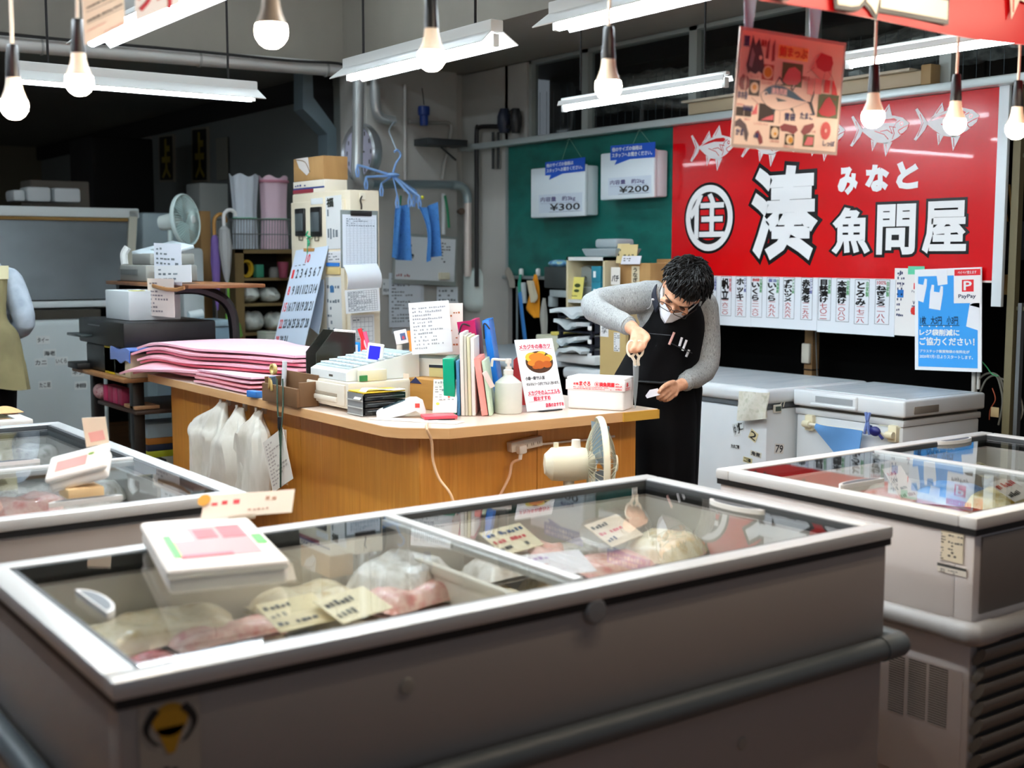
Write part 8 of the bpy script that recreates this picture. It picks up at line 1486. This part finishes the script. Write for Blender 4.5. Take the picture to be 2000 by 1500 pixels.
rq = lambda x0, y0, x1, y1: (w*x0, h*y0, w*x1, h*y1)
P('pink_picture', MB().rect(*rq(.17, .17, .84, .50), M, .002).rect(*rq(.36, .50, .84, .76), M, .002), mt('ee8f90', .4), lb); P('red_picture', MB().rect(*rq(.40, .52, .58, .70), M, .003).rect(*rq(.62, .50, .82, .74), M, .003).rect(*rq(.17, .17, .60, .22), M, .003), mt('dd4a55', .4), lb); P('green_mark', MB().rect(*rq(.12, .20, .18, .62), M, .003).rect(*rq(.86, .34, .95, .52), M, .003), mt('4fd04a', .4), lb)
A, B, C_ = PZ(392, 1014, FZ+.056), PZ(570, 1000, FZ+.056), None; v_ = PD(400, 968, (A-EYEP).dot(CF)+.03)-A; un = (B-A).normalized(); vn = v_.normalized(); M = Matrix((un, vn, un.cross(vn).normalized())).transposed().to_4x4(); M.translation = A; w, h = (B-A).length, v_.length
t = T('header_card', 'cream header card with red print standing on the foam box of the near freezer', 'price card', A.lerp(B, .5)); P('card', MB().rect(0, 0, w, h, M, 0, .003), mt('f3e9dc', .5), t); P('red_print', MB().scrib(M, w*.08, h*.42, w*.66, h*.80, 1, 4, .95, .001, 5), mt('d8424c', .5), t); P('dark_print', MB().scrib(M, w*.68, h*.50, w*.94, h*.86, 1, 3, .95, .001, 4).scrib(M, w*.5, h*.16, w*.9, h*.32, 1, 3, .95, .001, 8), mt('b58a72', .5), t); P('orange_mark', MB().disc(.0, h*.78, w*.07, h*.24, M, .004), mt('dda23c', .5), t)
P('card_foot', MB().bx((w*.3, -.001, -.02), (w*.6, .004, .0), 0, M), mt('e9dccb', .5), t)
F, L_, R_ = PZ(85, 936, FZ+.060), PZ(14, 914, FZ+.068), PZ(207, 904, FZ+.10)
t, M, w, h = topbox('foam box with a pink label tilted on a block, beside the counter bags', F, L_, R_, .050)
lb = P('fish_label', MB().rect(w*.10, h*.10, w*.86, h*.86, M, .001), mt('f6e2d2', .4), t, 'printed fish label'); P('pink_picture', MB().rect(*rq(.16, .18, .66, .62), M, .002), mt('ee8f88', .4), lb); P('green_mark', MB().disc(w*.72, h*.62, w*.05, h*.05, M, .002), mt('6a9a3a', .4), lb)
p = R_-(R_-F)*.22+(L_-F)*.3; S('support_block', MB().box((p.x, p.y, FZ+.016), (.10, .09, .030), None, .006), mt('d9b98a', .6), 'cream block propping up the tilted foam box', 'block')
A = (M @ V((w*.62, h*.96, .003))); B = M @ V((w*1.0, h*.90, .003)); un = (B-A).normalized(); vn = (V((0, 0, 1))*.9-CF*.1).normalized(); vn = (vn-un*vn.dot(un)).normalized(); M2 = Matrix((un, vn, un.cross(vn))).transposed().to_4x4(); M2.translation = A; w2 = (B-A).length; t = T('header_card', 'cream header card tilted on the foam box beside the counter bags', 'price card', A.lerp(B, .5)); P('card', MB().prism([(0, 0), (w2, 0), (w2*1.15, .075), (w2*.15, .085)], M2, 0, .003), mt('f1e2cc', .5), t); P('print', MB().rect(w2*.25, .012, w2*.9, .04, M2, .004), mt('eeb0a8', .5), t)
